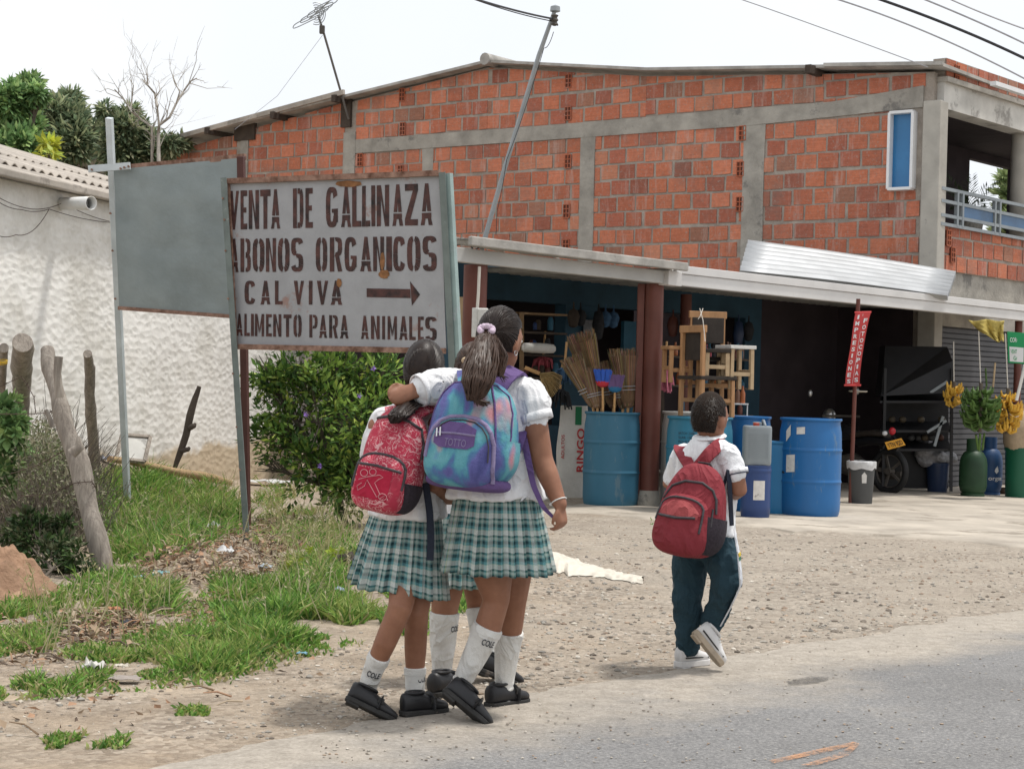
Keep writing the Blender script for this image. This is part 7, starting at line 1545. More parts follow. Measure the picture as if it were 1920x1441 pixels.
def arch(x0, x1, z0, zt, n=10, e=2.6):
    c, w_ = (x0+x1)/2, (x1-x0)/2; out = []
    for k in range(n+1): a = pi-pi*k/n; ca, sa = cos(a), sin(a); out.append((c+w_*math.copysign(abs(ca)**(2/e), ca), z0+(zt-z0)*abs(sa)**(2/e)))
    return out
def ribbon(name, pts, wid, th, m, parent, face_dir=None, world=True, n=6):
    P_, W_ = resample([V(p) for p in pts], wid if hasattr(wid, '__len__') else [wid]*len(pts), n)
    for _ in range(2): P_ = [P_[0]]+[(P_[i-1]+P_[i]*2+P_[i+1])/4 for i in range(1, len(P_)-1)]+[P_[-1]]
    mb = MB(); rs = []
    for i, p in enumerate(P_):
        d = (P_[min(i+1, len(P_)-1)]-P_[max(0, i-1)]).normalized(); fd = face_dir if not hasattr(face_dir, '__len__') or len(face_dir) == 3 else face_dir; s_ = d.cross(V(fd)).normalized(); nn = s_.cross(d); rs.append([p+s_*W_[i]/2+nn*th/2, p+s_*W_[i]/2-nn*th/2, p-s_*W_[i]/2-nn*th/2, p-s_*W_[i]/2+nn*th/2])
    mb.loft(rs); return mb.build(name, M[m] if isinstance(m, str) else m, parent, world=world, smooth=40)
def hip_frame(deg): a = radians(deg); return V((cos(a), -sin(a), 0)), V((sin(a), cos(a), 0))     # right, forward (turned clockwise)
# ================================================================== tall girl with the ponytail
YA = 6.60; rA, fA = hip_frame(16)
A = thing("person", "tallest schoolgirl with a high ponytail, her left arm round the smaller girl, seen from behind", "person", G(930, 1340), "schoolchildren walking along the road")
mb = MB(); hA = P(938, 640, 6.56)
frA = head(mb, hA, .071, .088, .112, V((.62, .78, -.05)), V((.05, 0, 1)).normalized())
cap(mb, [P(938, 690, 6.57), P(932, 738, 6.60)], [.047, .052]); mb.loft([ring_pts(P(x, y, 6.60), rA, fA, w_, d_, 24, 2.4) for x, y, w_, d_ in ((930, 1000, .135, .10), (930, 930, .125, .095), (928, 850, .135, .10), (928, 780, .14, .10), (930, 735, .09, .07))])
RAe, RAw = P(1016, 862, 6.50), P(1050, 945, 6.44)
cap(mb, [P(992, 738, 6.54), P(1004, 800, 6.51), RAe, lerp(RAe, RAw, .35), RAw], [.043, .047, .041, .039, .026]); hand(mb, RAw, (P(1057, 1000, 6.43)-RAw), V((-.75, .5, 0)), .125, 1.25, 1)
LAe = P(746, 738, 6.52); cap(mb, [P(850, 722, 6.64), P(800, 730, 6.56), LAe, P(765, 752, 6.72), P(800, 770, 6.90)], [.05, .046, .043, .040, .028]); hand(mb, P(803, 772, 6.91), V((.5, .5, -.4)), V((-.5, .3, -.5)), .15, .5, -1)
# legs: left trailing on its toes, right planted
LkA, LaA = P(930, 1125, 6.60), P(862, 1285, 6.62); RkA, RaA = P(962, 1130, 6.76), P(944, 1298, 6.845)
legA1 = ([P(912, 985, 6.60), P(922, 1060, 6.58), LkA, P(912, 1185, 6.60), P(880, 1250, 6.62), LaA], [.095, .083, .050, .051, .037, .029]); cap(mb, *legA1); legA2 = ([P(952, 985, 6.66), P(960, 1060, 6.70), RkA, P(953, 1195, 6.81), P(947, 1260, 6.84), RaA], [.095, .082, .050, .049, .035, .030]); cap(mb, *legA2)
fuse(mb, "body", M['skin'], A, .0055, 5); face(A, hA, .071, .088, .112, frA)
tieA = P(912, 619, 6.44); hr = scalp(A, hA, .071, .088, .112, frA, tieA, 'hair', 1000, 1.09, .30, -.45)
ponytail(hr, tieA, [P(909, 645, 6.385), P(903, 680, 6.33), P(895, 715, 6.285), P(888, 750, 6.265)], [.014, .040, .054, .052, .020], 'hairbrown', 320, .045)
ponytail(hr, tieA, [P(930, 640, 6.40), P(941, 668, 6.39), P(938, 705, 6.36)], [.012, .016, .016, .008], 'hairbrown', 50, .03)
M['scrunchie'] = cloth_mat("lilac_scrunchie", (.62, .50, .60)); mb = MB()
for k in range(13): a = 2*pi*k/13; mb.ellip(tieA+V((cos(a)*.023, -.012+.01*sin(a*3), sin(a)*.012+.002)), .011, .010, .012, None, 8, 6)
mb.build("scrunchie", M['scrunchie'], hr, smooth=60)
mb = MB(); ec = hA+frA[1]*.076-frA[3]*.038; mb.tube(ring_pts(ec, frA[2], frA[3], .008, .009, 12)+[ring_pts(ec, frA[2], frA[3], .008, .009, 12)[0]], .0018, 6); mb.build("earring", M['chrome'], A)
mb = MB(); w1 = lerp(RAe, RAw, .93); dw = (RAw-RAe).normalized(); x1 = dw.cross(Y3).normalized(); y1 = x1.cross(dw); mb.tube([w1+x1*.029*cos(q)+y1*.029*sin(q) for q in [2*pi*k/20 for k in range(21)]], .0022, 6); mb.ellip(w1+x1*-.03, .006, .006, .006, None, 8, 6); mb.build("bracelet", M['eyewhite'], A, smooth=60)
mb = MB(); mb.loft([ring_pts(P(x, y, 6.60), rA, fA, w_, d_, 32, 2.5) for x, y, w_, d_ in ((931, 934, .184, .143), (930, 900, .168, .127), (928, 850, .158, .118), (928, 790, .160, .118), (930, 745, .145, .105), (934, 712, .095, .075), (938, 698, .058, .058))])
cap(mb, [P(968, 733, 6.57), P(990, 741, 6.54), P(999, 765, 6.525), P(1002, 785, 6.515)], [.058, .064, .068, .056]); cap(mb, [P(880, 732, 6.62), P(850, 722, 6.63), P(825, 724, 6.59), P(798, 729, 6.56)], [.060, .062, .064, .056])
bA = fuse(mb, "blouse", M['blouse'], A, .008, 7, wrinkle=(.016, (10, 10, 5)))
def cuff(o, t, c, d, r, m, w_=.03): mb = MB(); d = d.normalized(); mb.tube([c-d*w_/2, c+d*w_/2], [r*1.02, r], 28, caps=False); mb.open = True; k = mb.build("cuff", M[m], o, smooth=50); k.modifiers.new("th", 'SOLIDIFY').thickness = -.004; return k
cuff(bA, A, P(1005, 782, 6.512), P(1008, 800, 6.51)-P(1003, 783, 6.515), .057, 'blouse', .030); cuff(bA, A, P(789, 731, 6.552), P(780, 733, 6.545)-P(797, 728, 6.565), .056, 'blouse', .022)
mb = MB(); mb.tube([P(938, 704, 6.585)+rA*.062*cos(q)+fA*.06*sin(q)+Z3*.012*sin(q) for q in [2*pi*k/24 for k in range(25)]], .016, 8, flat=.6); mb.build("collar", M['blouse'], bA, smooth=60)
skirt(A, P(931, 915, 6.60), .150, .110, P(931, 1072, 6.61), .202, .165, rA, fA, 26, 0, seed=2, hem=.02)
sock(A, 0, 0, "COLE", .42, leg=legA1, ytop=P(920, 1170, 6.60).z); sock(A, 0, 0, leg=legA2, ytop=P(953, 1186, 6.72).z)
shoe(A, P(838, 1304, 6.50), P(905, 1366, 6.40)+V((0, .06, 0)), V((.70, .40, .85)), .212, .080, 'shoeblack', 'soleblack', hi=.068); hR = G(932, 1331); shoe(A, V((hR.x-.03, hR.y-.0, .012)), V((hR.x+.105, hR.y+.14, .012)), Z3, .208, .078, 'shoeblack', 'soleblack', hi=.074)
# its backpack, tie-dyed
def pack_frame(o, c, yaw, roll=0, pitch=0): o.location = c; o.rotation_euler = (radians(pitch), radians(roll), radians(yaw)); WL[o.name] = V(c)
PA = thing("backpack", "tie-dyed turquoise and purple backpack on the tallest girl's back", "backpack", (0, 0, 0), "school backpacks"); pack_frame(PA, P(889, 812, 6.42), -14, 4, -4)
a, b, c = .158, .125, .192; mb = MB(); superq(mb, a, b, c, 2.8, 2.5, .13, sag=.14); mb.build("main_pocket", M['tiedye'], PA, world=False, smooth=60); f1 = sq_front(a, b, c, 2.8, 2.5, .13, .14, (0, 0, 0))
c2 = (-.012, -.070, -.068); mb = MB(); superq(mb, .134, .085, .128, 3.2, 2.6, .06, c2, sag=.1); fp_ = mb.build("front_pocket", M['tiedye'], PA, world=False, smooth=60); f2 = sq_front(.134, .085, .128, 3.2, 2.6, .06, .1, c2)
zipper("zip_band", f2, [(.112, -.17)]+arch(-.132, .112, -.10, .052)[::-1], .008, 'lilac', fp_); zipper("zip", f2, arch(-.118, .097, -.10, .040)[2:], .0025, 'zip', fp_, .004)
mb = MB(); xs_ = [-.105+.0125*k for k in range(13)]
vs = [f2(x, z, .003) for z0_, z1_ in ((-.012, .030), (-.062, -.014)) for x in xs_ for z in (z0_+(.0 if z1_ > 0 else .028*max(0, abs(x+.03)-.05)/.05), z1_-(.022*max(0, abs(x+.03)-.03)/.05 if z1_ > 0 else 0))]; k = len(xs_)
mb.add(vs, [(2*i, 2*i+1, 2*i+3, 2*i+2) for i in range(k-1)]+[(2*k+2*i, 2*k+2*i+1, 2*k+2*i+3, 2*k+2*i+2) for i in range(k-1)]); mb.open = True; mb.build("purple_patch", M['purplecloth'], fp_, world=False, smooth=60)
zipper("small_zip", f2, [(-.10, -.014), (-.03, -.010), (.045, -.012)], .004, 'lilac', fp_, .004); mb = MB(); put_text(mb, "TOTTO", None, None, None, .078, .026, .0, warp=lambda x, z: f2(-.022+x, -.042+z, .006)); mb.build("brand_text", M['lilac'], fp_, world=False)
for q in ((-.098, .002), (-.085, .006)): mb = MB(); mb.tube([f2(q[0], q[1], .006), f2(q[0]+.006, q[1]-.03, .012)], .003, 6); mb.build("zip_pull", M['chrome'], fp_, world=False)
zipper("main_zip", f1, [(.150, -.10), (.150, .0), (.142, .08), (.12, .14), (.075, .172), (0, .182), (-.08, .170), (-.118, .13), (-.138, .06), (-.146, -.02)], .003, 'purplecloth', PA); zipper("seam", f1, [(.06, .172), (.085, .11), (.10, .04), (.112, -.05)], .004, 'purplecloth', PA)
mb = MB(); sq_patch(mb, a, b, c, 2.8, 2.5, .13, .14, -62, 60, -62, -2); sp = mb.build("side_pocket", M['tiedye'], PA, world=False, smooth=60); mb = MB(); superq(mb, .15, .12, .03, 3, 2.5, 0, (0, .0, -.175)); mb.build("base_panel", M['purplecloth'], PA, world=False, smooth=60)
mb = MB(); mb.tube([V((-.04, -.0, .185)), V((-.03, -.02, .225)), V((.03, -.02, .225)), V((.04, 0, .185))], .010, 8, flat=.5); mb.build("grab_handle", M['lilac'], PA, world=False, smooth=50)
def world_part(mb_or, root):               # put a part built in world space under a rotated thing
    mb_or.parent = root; bpy.context.view_layer.update(); return mb_or
def strap_w(name, pts, wid, m, root, fd, th=.012):
    o = ribbon(name, pts, wid, th, m, None, fd); loc = o.location.copy(); Mr = Matrix.LocRotScale(root.location, root.rotation_euler, root.scale); o.data.transform(Mr.inverted() @ Matrix.Translation(loc)); o.location = (0, 0, 0); o.parent = root; return o
strap_w("shoulder_strap", [P(930, 735, 6.43), P(950, 705, 6.45), P(968, 692, 6.53), P(978, 705, 6.64), P(975, 760, 6.72)], [.055, .06, .062, .06, .055], 'purplecloth', PA, (.1, -.75, .66)); strap_w("shoulder_strap", [P(880, 738, 6.45), P(874, 712, 6.48), P(872, 694, 6.56), P(873, 700, 6.66), P(880, 760, 6.74)], [.055, .06, .06, .06, .055], 'tiedye', PA, (-.1, -.75, .66))
strap_w("web_strap", [P(978, 800, 6.50), P(990, 860, 6.46), P(1000, 910, 6.45), P(1018, 950, 6.44), P(1038, 970, 6.44)], [.026, .024, .020, .016, .010], 'purplecloth', PA, (-.3, -1, 0), .004); strap_w("web_strap", [P(960, 862, 6.44), P(978, 820, 6.46), P(985, 795, 6.52)], [.04, .03, .025], 'purplecloth', PA, (-.2, -1, 0), .006)
# ================================================================== smaller girl with the red backpack
YB = 6.74; rB, fB = hip_frame(14)
B = thing("person", "smaller schoolgirl with the red backpack walking at the left, hugged by the tallest girl", "person", G(750, 1345), "schoolchildren walking along the road")
mb = MB(); hB = P(795, 697, 6.74); frB = head(mb, hB, .068, .085, .107, V((.25, .95, -.15)), V((.05, .05, 1)).normalized())
cap(mb, [P(790, 730, 6.74), P(778, 775, 6.74)], [.043, .05]); mb.loft([ring_pts(P(x, y, YB), rB, fB, w_, d_, 24, 2.4) for x, y, w_, d_ in ((760, 1020, .12, .10), (762, 960, .115, .09), (766, 880, .115, .09), (770, 810, .12, .09), (775, 775, .08, .065))])
BRe = P(818, 908, 6.64); cap(mb, [P(822, 800, 6.66), P(814, 850, 6.64), BRe, P(842, 930, 6.74), P(870, 930, 6.85)], [.047, .040, .038, .033, .026]); hand(mb, P(872, 930, 6.86), V((.4, .9, .1)), V((-.7, .3, 0)), .13, .6, 1)
BLe = P(700, 890, 6.78); cap(mb, [P(712, 800, 6.74), BLe, P(720, 940, 6.98)], [.046, .038, .026]); hand(mb, P(722, 942, 6.99), V((.1, .8, -.3)), V((.8, 0, 0)), .13, .6, -1)
legB1 = ([P(755, 1010, 6.73), P(760, 1085, 6.66), P(750, 1140, 6.57), P(722, 1205, 6.58), P(700, 1255, 6.62), P(688, 1292, 6.64)], [.076, .058, .045, .041, .033, .029]); cap(mb, *legB1); legB2 = ([P(785, 1010, 6.74), P(785, 1100, 6.72), P(781, 1150, 6.70), P(779, 1215, 6.73), P(778, 1270, 6.74), P(779, 1315, 6.73)], [.082, .058, .045, .042, .033, .030]); cap(mb, *legB2)
fuse(mb, "body", M['skin'], B, .0055, 5); face(B, hB, .068, .085, .107, frB)
tieB = P(788, 735, 6.63); hb2 = scalp(B, hB, .068, .085, .107, frB, tieB, 'hair', 800, 1.09, .30, -.6)
ponytail(hb2, tieB, [P(775, 752, 6.58), P(757, 768, 6.48), P(747, 780, 6.44), P(738, 792, 6.43)], [.03, .034, .034, .036, .012], 'hair', 140)
mb = MB(); mb.loft([ring_pts(P(x, y, YB), rB, fB, w_, d_, 32, 2.5) for x, y, w_, d_ in ((764, 970, .150, .125), (764, 930, .142, .115), (768, 860, .138, .108), (770, 800, .142, .105), (775, 772, .11, .085), (782, 752, .06, .058))]); cap(mb, [P(815, 790, 6.70), P(822, 815, 6.66), P(818, 842, 6.645)], [.055, .056, .050]); cap(mb, [P(722, 792, 6.74), P(708, 825, 6.745), P(704, 850, 6.75)], [.055, .055, .05])
bB = fuse(mb, "blouse", M['blouse'], B, .008, 7, wrinkle=(.015, (10, 10, 5))); cuff(bB, B, P(817, 846, 6.644), V((-.05, 0, -1)), .050, 'blouse', .03)
skirt(B, P(763, 952, YB), .126, .102, P(745, 1104, YB-.02), .186, .155, rB, fB, 24, -.026, seed=5, hem=.03)
sock(B, 0, 0, "COLE", .25, 4, leg=legB1, ytop=P(711, 1226, 6.60).z); sock(B, 0, 0, "COLE", 1.0, 4, leg=legB2, ytop=P(778, 1244, 6.735).z)
shoe(B, P(660, 1318, 6.52), P(722, 1360, 6.42)+V((0, .10, 0)), V((.45, .35, .9)), .198, .074, 'shoeblack', 'soleblack', hi=.068); hR = G(768, 1346); shoe(B, V((hR.x-.02, hR.y, .012)), V((hR.x+.12, hR.y+.10, .012)), Z3, .195, .073, 'shoeblack', 'soleblack', hi=.075)
PB = thing("backpack", "bright red backpack covered in white line doodles on the smaller girl's back", "backpack", (0, 0, 0), "school backpacks"); pack_frame(PB, P(739, 866, 6.53), -16, 9, -6); PB.scale = (.93, .95, .95)
a, b, c = .122, .10, .200; mb = MB(); superq(mb, a, b, c, 3.0, 2.6, .08, sag=.15); mb.build("main_pocket", M['doodle'], PB, world=False, smooth=60); f1 = sq_front(a, b, c, 3.0, 2.6, .08, .15, (0, 0, 0))
c2 = (-.012, -.060, -.085); mb = MB(); superq(mb, .108, .07, .112, 3.4, 2.6, .03, c2, sag=.1); fp_ = mb.build("front_pocket", M['doodle'], PB, world=False, smooth=60); f2 = sq_front(.108, .07, .112, 3.4, 2.6, .03, .1, c2)
zipper("zip", f2, [(.088, -.10)]+arch(-.108, .088, -.05, .020)[::-1]+[(-.112, -.12)], .0055, 'zip', fp_); zipper("pocket_zip", f2, [(-.11, -.030), (-.02, -.026), (.075, -.034)], .005, 'zip', fp_); zipper("main_zip", f1, [(.118, .03), (.112, .09), (.095, .14), (.05, .160), (-.03, .166), (-.09, .15)], .006, 'zip', PB)
mb = MB(); sq_patch(mb, a, b, c, 3.0, 2.6, .08, .15, -58, 60, -64, -12); mb.build("side_pocket", M['mesh'], PB, world=False, smooth=60)
vs = [f2(x, z, .003) for x in [-.098+.0145*k for k in range(11)] for z in (-.15, -.04)]; mb = MB(); mb.add([f2(-.098+.0145*k, -.15+.011*j, .0025) for k in range(11) for j in range(11)], [(k*11+j, (k+1)*11+j, (k+1)*11+j+1, k*11+j+1) for k in range(10) for j in range(10)]); mb.open = True; mb.build("plain_panel", M['redplain'], fp_, world=False, smooth=60)
M['redline'] = mat("pink_line_print", (.62, .28, .30), .8, .1, bump=0); mb = MB()
for pl_ in ([(-.065+.016*cos(q), -.062+.013*sin(q)) for q in [2*pi*k/14 for k in range(15)]], [(-.03+.014*cos(q), -.052+.012*sin(q)) for q in [2*pi*k/14 for k in range(15)]], [(-.082, -.09), (-.05, -.075), (0, -.058), (.016, -.064), (0, -.075), (-.012, -.09), (.02, -.13), (.008, -.14), (-.02, -.11), (-.045, -.085), (-.05, -.11), (-.075, -.13), (-.082, -.115), (-.065, -.10)], [(.03+.016*cos(q), -.135+.012*sin(q)) for q in [2*pi*k/14 for k in range(15)]], [(.02, -.145), (.04, -.125), (.03, -.15), (.045, -.14)]): zipper_pts = [f2(x, z, .004) for x, z in pl_]; mb.tube(zipper_pts, .0014, 5)
mb.build("line_drawing", M['redline'], fp_, world=False)
mb = MB(); mb.tube([V((-.03, .02, .185)), V((-.02, .0, .215)), V((.03, .0, .215)), V((.04, .02, .185))], .009, 8, flat=.5); mb.build("grab_handle", M['zip'], PB, world=False, smooth=50)
strap_w("shoulder_strap", [P(772, 778, 6.55), P(800, 762, 6.58), P(815, 758, 6.66), P(818, 780, 6.80)], [.06, .062, .062, .055], 'doodle', PB, (.1, -.75, .66)); strap_w("shoulder_strap", [P(738, 775, 6.56), P(735, 762, 6.64), P(738, 768, 6.74), P(742, 820, 6.86)], [.055, .055, .055, .05], 'doodle', PB, (-.1, -.75, .66)); strap_w("web_strap", [P(798, 905, 6.57), P(806, 960, 6.585), P(808, 1010, 6.57), P(806, 1050, 6.56)], [.026, .026, .026, .026], 'navyweb', PB, (0, -1, 0), .004)
# ================================================================== third girl, almost hidden between the two
YC = 7.36; rC, fC = hip_frame(16)
Cg = thing("person", "schoolgirl mostly hidden between the two other girls", "person", G(865, 1300), "schoolchildren walking along the road"); Cg["label"] = "schoolgirl almost hidden between the two girls, only hair, skirt edge and socks showing"
mb = MB(); hC = P(889, 698, YC); frC = head(mb, hC, .070, .086, .108, V((.3, .95, 0)), Z3.copy()); cap(mb, [P(884, 725, YC), P(880, 765, YC)], [.044, .05]); mb.loft([ring_pts(P(x, y, YC), rC, fC, w_, d_, 24, 2.4) for x, y, w_, d_ in ((868, 1020, .125, .10), (870, 950, .12, .09), (876, 830, .12, .09), (880, 765, .085, .065))])
for s, hd_ in ((-1, P(845, 985, YC+.1)), (1, P(925, 985, YC+.1))): sh = P(880+s*45, 800, YC); el = P(880+s*52, 895, YC+.02); cap(mb, [sh, el, hd_], [.046, .038, .026]); hand(mb, hd_, V((0, .4, -.8)), V((-s, .2, 0)), .13, .6, s)
legC1 = ([P(846, 1020, YC), P(838, 1100, YC-.05), P(834, 1140, YC-.06), P(831, 1190, YC-.05), P(829, 1250, YC-.03), P(828, 1282, YC-.02)], [.09, .068, .055, .052, .036, .032]); cap(mb, *legC1); legC2 = ([P(895, 1020, YC+.03), P(896, 1090, YC+.1), P(899, 1130, YC+.14), P(905, 1190, YC+.12), P(912, 1245, YC+.1)], [.09, .066, .054, .048, .033]); cap(mb, *legC2)
fuse(mb, "body", M['skin'], Cg, .0065, 4); face(Cg, hC, .070, .086, .108, frC); tieC = P(877, 676, YC-.10); hc2 = scalp(Cg, hC, .070, .086, .108, frC, tieC, 'hairbrown', 500, 1.09, .3, -.5)
ponytail(hc2, tieC, [P(876, 698, YC-.12), P(874, 735, YC-.12), P(872, 770, YC-.10)], [.012, .03, .032, .012], 'hairbrown', 90); M['tan'] = cloth_mat("beige_hair_tie", (.55, .42, .28)); mb = MB(); mb.tube([tieC+V((cos(q)*.02, -.01, sin(q)*.010)) for q in [2*pi*k/16 for k in range(17)]], .006, 8); mb.build("hair_tie", M['tan'], hc2, smooth=60)
mb = MB(); mb.loft([ring_pts(P(x, y, YC), rC, fC, w_, d_, 30, 2.5) for x, y, w_, d_ in ((868, 970, .145, .115), (872, 900, .142, .11), (876, 820, .145, .108), (880, 775, .12, .09), (883, 745, .06, .058))]); 
for s in (-1, 1): cap(mb, [P(880+s*38, 800, YC), P(880+s*47, 835, YC), P(880+s*50, 850, YC)], [.055, .056, .05])
fuse(mb, "blouse", M['blouse'], Cg, .010, 6, wrinkle=(.015, (10, 10, 5))); skirt(Cg, P(868, 960, YC), .138, .112, P(866, 1097, YC-.02), .180, .15, rC, fC, 24, 0, seed=8)
sock(Cg, 0, 0, "COLE", 1.0, leg=legC1, ytop=P(831, 1145, YC-.06).z); sock(Cg, 0, 0, leg=legC2, ytop=P(901, 1132, YC+.14).z)
hL = G(820, 1308); shoe(Cg, V((hL.x-.02, hL.y, .012)), V((hL.x+.10, hL.y+.17, .012)), Z3, .225, .085, 'shoeblack', 'soleblack'); shoe(Cg, P(905, 1262, YC+.02), P(930, 1291, YC-.06)+V((.06, .12, 0)), V((.5, .3, .8)), .225, .085, 'shoeblack', 'soleblack')
# ================================================================== boy with the dark red backpack
YD = 7.85; rD, fD = hip_frame(34)
D = thing("person", "small boy in white polo and dark teal trousers walking alone at the right", "person", G(1300, 1255), "schoolchildren walking along the road")
mb = MB(); hD = P(1331, 786, YD); frD = head(mb, hD, .070, .086, .116, V((.70, .70, -.12)), V((.06, .04, 1)).normalized()); cap(mb, [P(1330, 815, YD), P(1325, 850, YD)], [.042, .048])
mb.loft([ring_pts(P(x, y, YD), rD, fD, w_, d_, 24, 2.4) for x, y, w_, d_ in ((1322, 1010, .09, .07), (1322, 950, .105, .085), (1322, 880, .11, .085), (1325, 838, .08, .065))])
De = P(1386, 918, 7.70); Dw = P(1368, 930, 7.92); cap(mb, [P(1368, 852, 7.74), P(1380, 890, 7.71), De, lerp(De, Dw, .5), Dw], [.042, .038, .035, .032, .024]); hand(mb, Dw, V((-.25, .8, .25)), V((-.8, -.3, .2)), .115, .9, 1)
Df = P(1256, 905, 7.98); cap(mb, [P(1282, 852, 7.95), Df, P(1300, 925, 8.12)], [.040, .035, .024]); hand(mb, P(1302, 925, 8.13), V((.6, .6, .1)), V((.3, -.6, 0)), .115, .9, -1)
cap(mb, [P(1300, 1020, 7.88), P(1292, 1115, 7.88), P(1288, 1222, 7.92)], [.045, .045, .033]); cap(mb, [P(1342, 1020, 7.80), P(1362, 1090, 7.735), P(1332, 1178, 7.86)], [.045, .045, .031])
fuse(mb, "body", M['skin'], D, .0055, 4); face(D, hD, .070, .086, .116, frD)
rot, r_, f_2, u_ = frD; mb = MB(); mb.ellip(hD+u_*.016-f_2*.006, .0735, .0885, .106, rot, 64, 44); kf = []
for fc in mb.f:
    p = rot.transposed() @ (sum((mb.v[i] for i in fc), V())/len(fc)-(hD+u_*.016-f_2*.006)); d = V((p.x/.0735, p.y/.0885, p.z/.106)).normalized()
    if (d.y > .25 and d.z < .40+.3*(d.y-.25)) or d.z < -.46-.25*(d.y < -.2) or (abs(d.x) > .80 and d.z < -.02 and d.y > -.25): continue
    kf.append(fc)
mb.f = kf; mb.m = [0]*len(kf); mb.c = [None]*len(kf); mb.uv = [None]*len(kf); mb.open = True; hbz = mb.build("hair", M['hairboy'], D, smooth=60)
mb = MB()
for _ in range(5200):
    d = rdir(); 
    if d.y > .25 and d.z < .42+.3*(d.y-.25): continue
    if d.z < -.42-.25*(d.y < -.2): continue
    if abs(d.x) > .80 and d.z < .02 and d.y > -.25: continue
    p = hD+u_*.016-f_2*.006+rot @ V((d.x*.073, d.y*.088, d.z*.1055)); nn = rot @ d; g_ = (nn*.30-u_*.75+V((jit(.2), jit(.2), jit(.15)))).normalized(); L = .009+.006*max(0, d.z); s_ = g_.cross(nn).normalized()*.0011 if g_.cross(nn).length > 1e-3 else X3*.001; mb.add([p-s_, p+s_, p+g_*L+nn*.004], [(0, 1, 2)])
mb.open = True; M['hairboy2'] = hair_mat("hair_tips", (.016, .012, .010), (.036, .027, .022)); mb.build("hair_strands", M['hairboy2'], hbz)
mb = MB(); mb.loft([ring_pts(P(x, y, YD), rD, fD, w_, d_, 32, 2.5) for x, y, w_, d_ in ((1324, 1003, .128, .108), (1324, 960, .128, .106), (1323, 900, .130, .103), (1324, 858, .120, .090), (1327, 832, .075, .068), (1330, 818, .052, .055))]); cap(mb, [P(1352, 846, 7.78), P(1368, 853, 7.74), P(1376, 870, 7.725), P(1380, 886, 7.713)], [.048, .052, .050, .046]); cap(mb, [P(1290, 850, 7.93), P(1280, 856, 7.95), P(1268, 880, 7.965), P(1262, 895, 7.975)], [.050, .050, .050, .046])
pD = fuse(mb, "polo_shirt", M['polo'], D, .008, 6, wrinkle=(.014, (11, 11, 6))); M['greytrim'] = cloth_mat("grey_trim", (.06, .07, .10)); cuff(pD, D, P(1380, 884, 7.714), P(1386, 918, 7.70)-P(1378, 880, 7.716), .048, 'polo', .022); cuff(pD, D, P(1381, 889, 7.713), P(1386, 918, 7.70)-P(1378, 880, 7.716), .0485, 'greytrim', .005)
mb = MB(); cc = P(1330, 822, YD); mb.tube([cc+rD*.056*cos(q)+fD*.058*sin(q)+Z3*(.008+.010*sin(q)) for q in [2*pi*k/28 for k in range(29)]], .019, 8, flat=.5, up=Z3); cl_ = mb.build("collar", M['polo'], pD, smooth=60); mb = MB(); mb.tube([cc+rD*.066*cos(q)+fD*.068*sin(q)+Z3*(-.008+.010*sin(q)) for q in [2*pi*k/28 for k in range(29)]], .003, 6); mb.build("collar_stripe", M['greytrim'], cl_)
mb = MB(); mb.loft([ring_pts(P(x, y, YD), rD, fD, w_, d_, 28, 2.4) for x, y, w_, d_ in ((1323, 990, .118, .098), (1322, 1020, .124, .102), (1320, 1045, .122, .100))])
cap(mb, [P(1297, 1020, 7.89), P(1292, 1070, 7.89), P(1289, 1120, 7.885), P(1290, 1170, 7.90), P(1290, 1210, 7.92)], [.074, .072, .064, .058, .055]); cap(mb, [P(1342, 1020, 7.80), P(1358, 1065, 7.74), P(1362, 1092, 7.73), P(1350, 1130, 7.78), P(1336, 1166, 7.84)], [.076, .070, .064, .056, .050])
trD = fuse(mb, "trousers", M['trousers'], D, .008, 6, wrinkle=(.014, (10, 10, 12))); M['stripe'] = cloth_mat("white_stripe", (.66, .68, .72)); 
ribbon("side_stripe", [P(1378, 1000, 7.70), P(1384, 1030, 7.66), P(1388, 1070, 7.645), P(1390, 1095, 7.66), P(1374, 1130, 7.715), P(1352, 1170, 7.795)], [.03, .032, .034, .034, .03, .028], .006, 'stripe', trD, (.93, -.37, 0)); M['crestgreen'] = mat("green_stripe", (.03, .16, .09), .8, .1, bump=0); M['crestyellow'] = mat("yellow_stripe", (.62, .45, .06), .8, .1, bump=0)
for k, m in enumerate(('crestyellow', 'crestgreen', 'crestyellow')): a_ = P(1386.5, 1036+k*8, 7.652); ribbon("stripe_band", [a_, a_+V((.002, .002, -.014))], .030, .004, m, trD, (.93, -.37, 0))
ribbon("side_stripe", [P(1262, 1030, 7.94), P(1262, 1070, 7.94), P(1263, 1110, 7.935)], .02, .004, 'stripe', trD, (-.9, .2, 0))
sock(D, [P(1289, 1200, 7.92), P(1288, 1225, 7.925)], [.036, .036], folds=0); sock(D, [P(1336, 1160, 7.84), P(1330, 1180, 7.87)], [.035, .035], folds=0)
hL = G(1268, 1254); shoe(D, V((hL.x, hL.y, .012)), V((hL.x+.15, hL.y+.14, .012)), Z3, .19, .076, 'shoewhite', 'shoewhite', False, True, .026, .08); shoe(D, P(1303, 1192, 7.76), P(1347, 1247, 7.70)+V((0, .05, .0)), V((.72, .2, .62)), .185, .074, 'shoewhite', 'solewhite', False, True, .024, .075)
PD = thing("backpack", "dark red nylon backpack with black zips hanging low on the boy's back", "backpack", (0, 0, 0), "school backpacks"); pack_frame(PD, P(1300, 956, 7.66), -30, 7, -8); PD.scale = (.96, .92, .94)
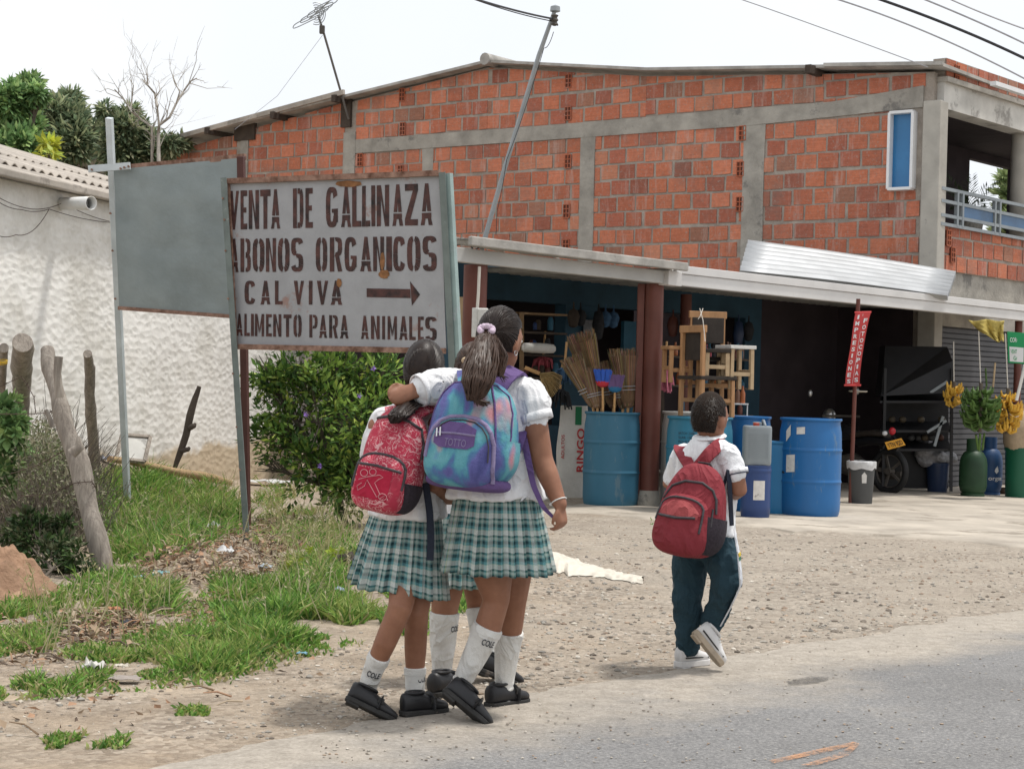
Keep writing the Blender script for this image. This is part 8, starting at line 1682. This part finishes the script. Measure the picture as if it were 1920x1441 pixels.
a, b, c = .150, .105, .212; mb = MB(); superq(mb, a, b, c, 2.7, 2.4, .20, sag=.18); mb.build("main_pocket", M['redbag'], PD, world=False, smooth=60); f1 = sq_front(a, b, c, 2.7, 2.4, .20, .18, (0, 0, 0)); c2 = (-.006, -.068, -.075); mb = MB(); superq(mb, .128, .075, .140, 3.0, 2.5, .10, c2, sag=.12); fp_ = mb.build("front_pocket", M['redbag'], PD, world=False, smooth=60); f2 = sq_front(.128, .075, .140, 3.0, 2.5, .10, .12, c2)
zipper("zip", f2, [(.098, -.10), (.098, -.05)]+arch(-.112, .096, -.02, .045)[::-1]+[(-.122, -.07)], .0055, 'zip', fp_); zipper("pocket_zip", f2, [(-.105, -.048), (-.02, -.050), (.07, -.036)], .006, 'zip', fp_); mb = MB(); mb.add([f2(-.10+.018*k, -.042+(.075-.05*(abs(k-5.0)/5.2)**2.5)*j/7, .003) for k in range(11) for j in range(8)], [(k*8+j, (k+1)*8+j, (k+1)*8+j+1, k*8+j+1) for k in range(10) for j in range(7)]); mb.open = True; mb.build("upper_panel", M['redbag2'], fp_, world=False, smooth=60)  # upper panel in a paler, pinker red
zipper("main_zip", f1, [(.134, .0), (.122, .06), (.10, .10), (.05, .125), (-.03, .120), (-.09, .09), (-.122, .03)], .006, 'zip', PD); zipper("seam", f1, [(.12, .02), (.128, -.06)], .005, 'zip', PD); mb = MB(); sq_patch(mb, a, b, c, 2.7, 2.4, .20, .18, -56, 60, -58, -2); mb.build("side_pocket", M['mesh'], PD, world=False, smooth=60)
mb = MB(); mb.tube([V((-.03, .03, .195)), V((-.02, .01, .215)), V((.03, .01, .218)), V((.04, .03, .20))], .010, 8, flat=.5); mb.build("grab_handle", M['zip'], PD, world=False, smooth=50)
strap_w("shoulder_strap", [P(1308, 876, 7.72), P(1330, 850, 7.715), P(1348, 834, 7.745), P(1362, 828, 7.80), P(1368, 845, 7.90)], [.05, .056, .058, .058, .05], 'redbag', PD, (.1, -.75, .66)); strap_w("shoulder_strap", [P(1298, 882, 7.73), P(1284, 858, 7.80), P(1274, 838, 7.90), P(1278, 838, 7.98)], [.045, .052, .055, .05], 'redbag', PD, (-.1, -.85, .5)); strap_w("web_strap", [P(1345, 945, 7.70), P(1360, 900, 7.68), P(1366, 875, 7.69)], [.012, .012, .012], 'navyweb', PD, (.3, -1, 0), .004); strap_w("web_strap", [P(1366, 880, 7.675), P(1369, 930, 7.665), P(1372, 985, 7.67)], [.022, .022, .02], 'navyweb', PD, (.5, -.85, 0), .005)
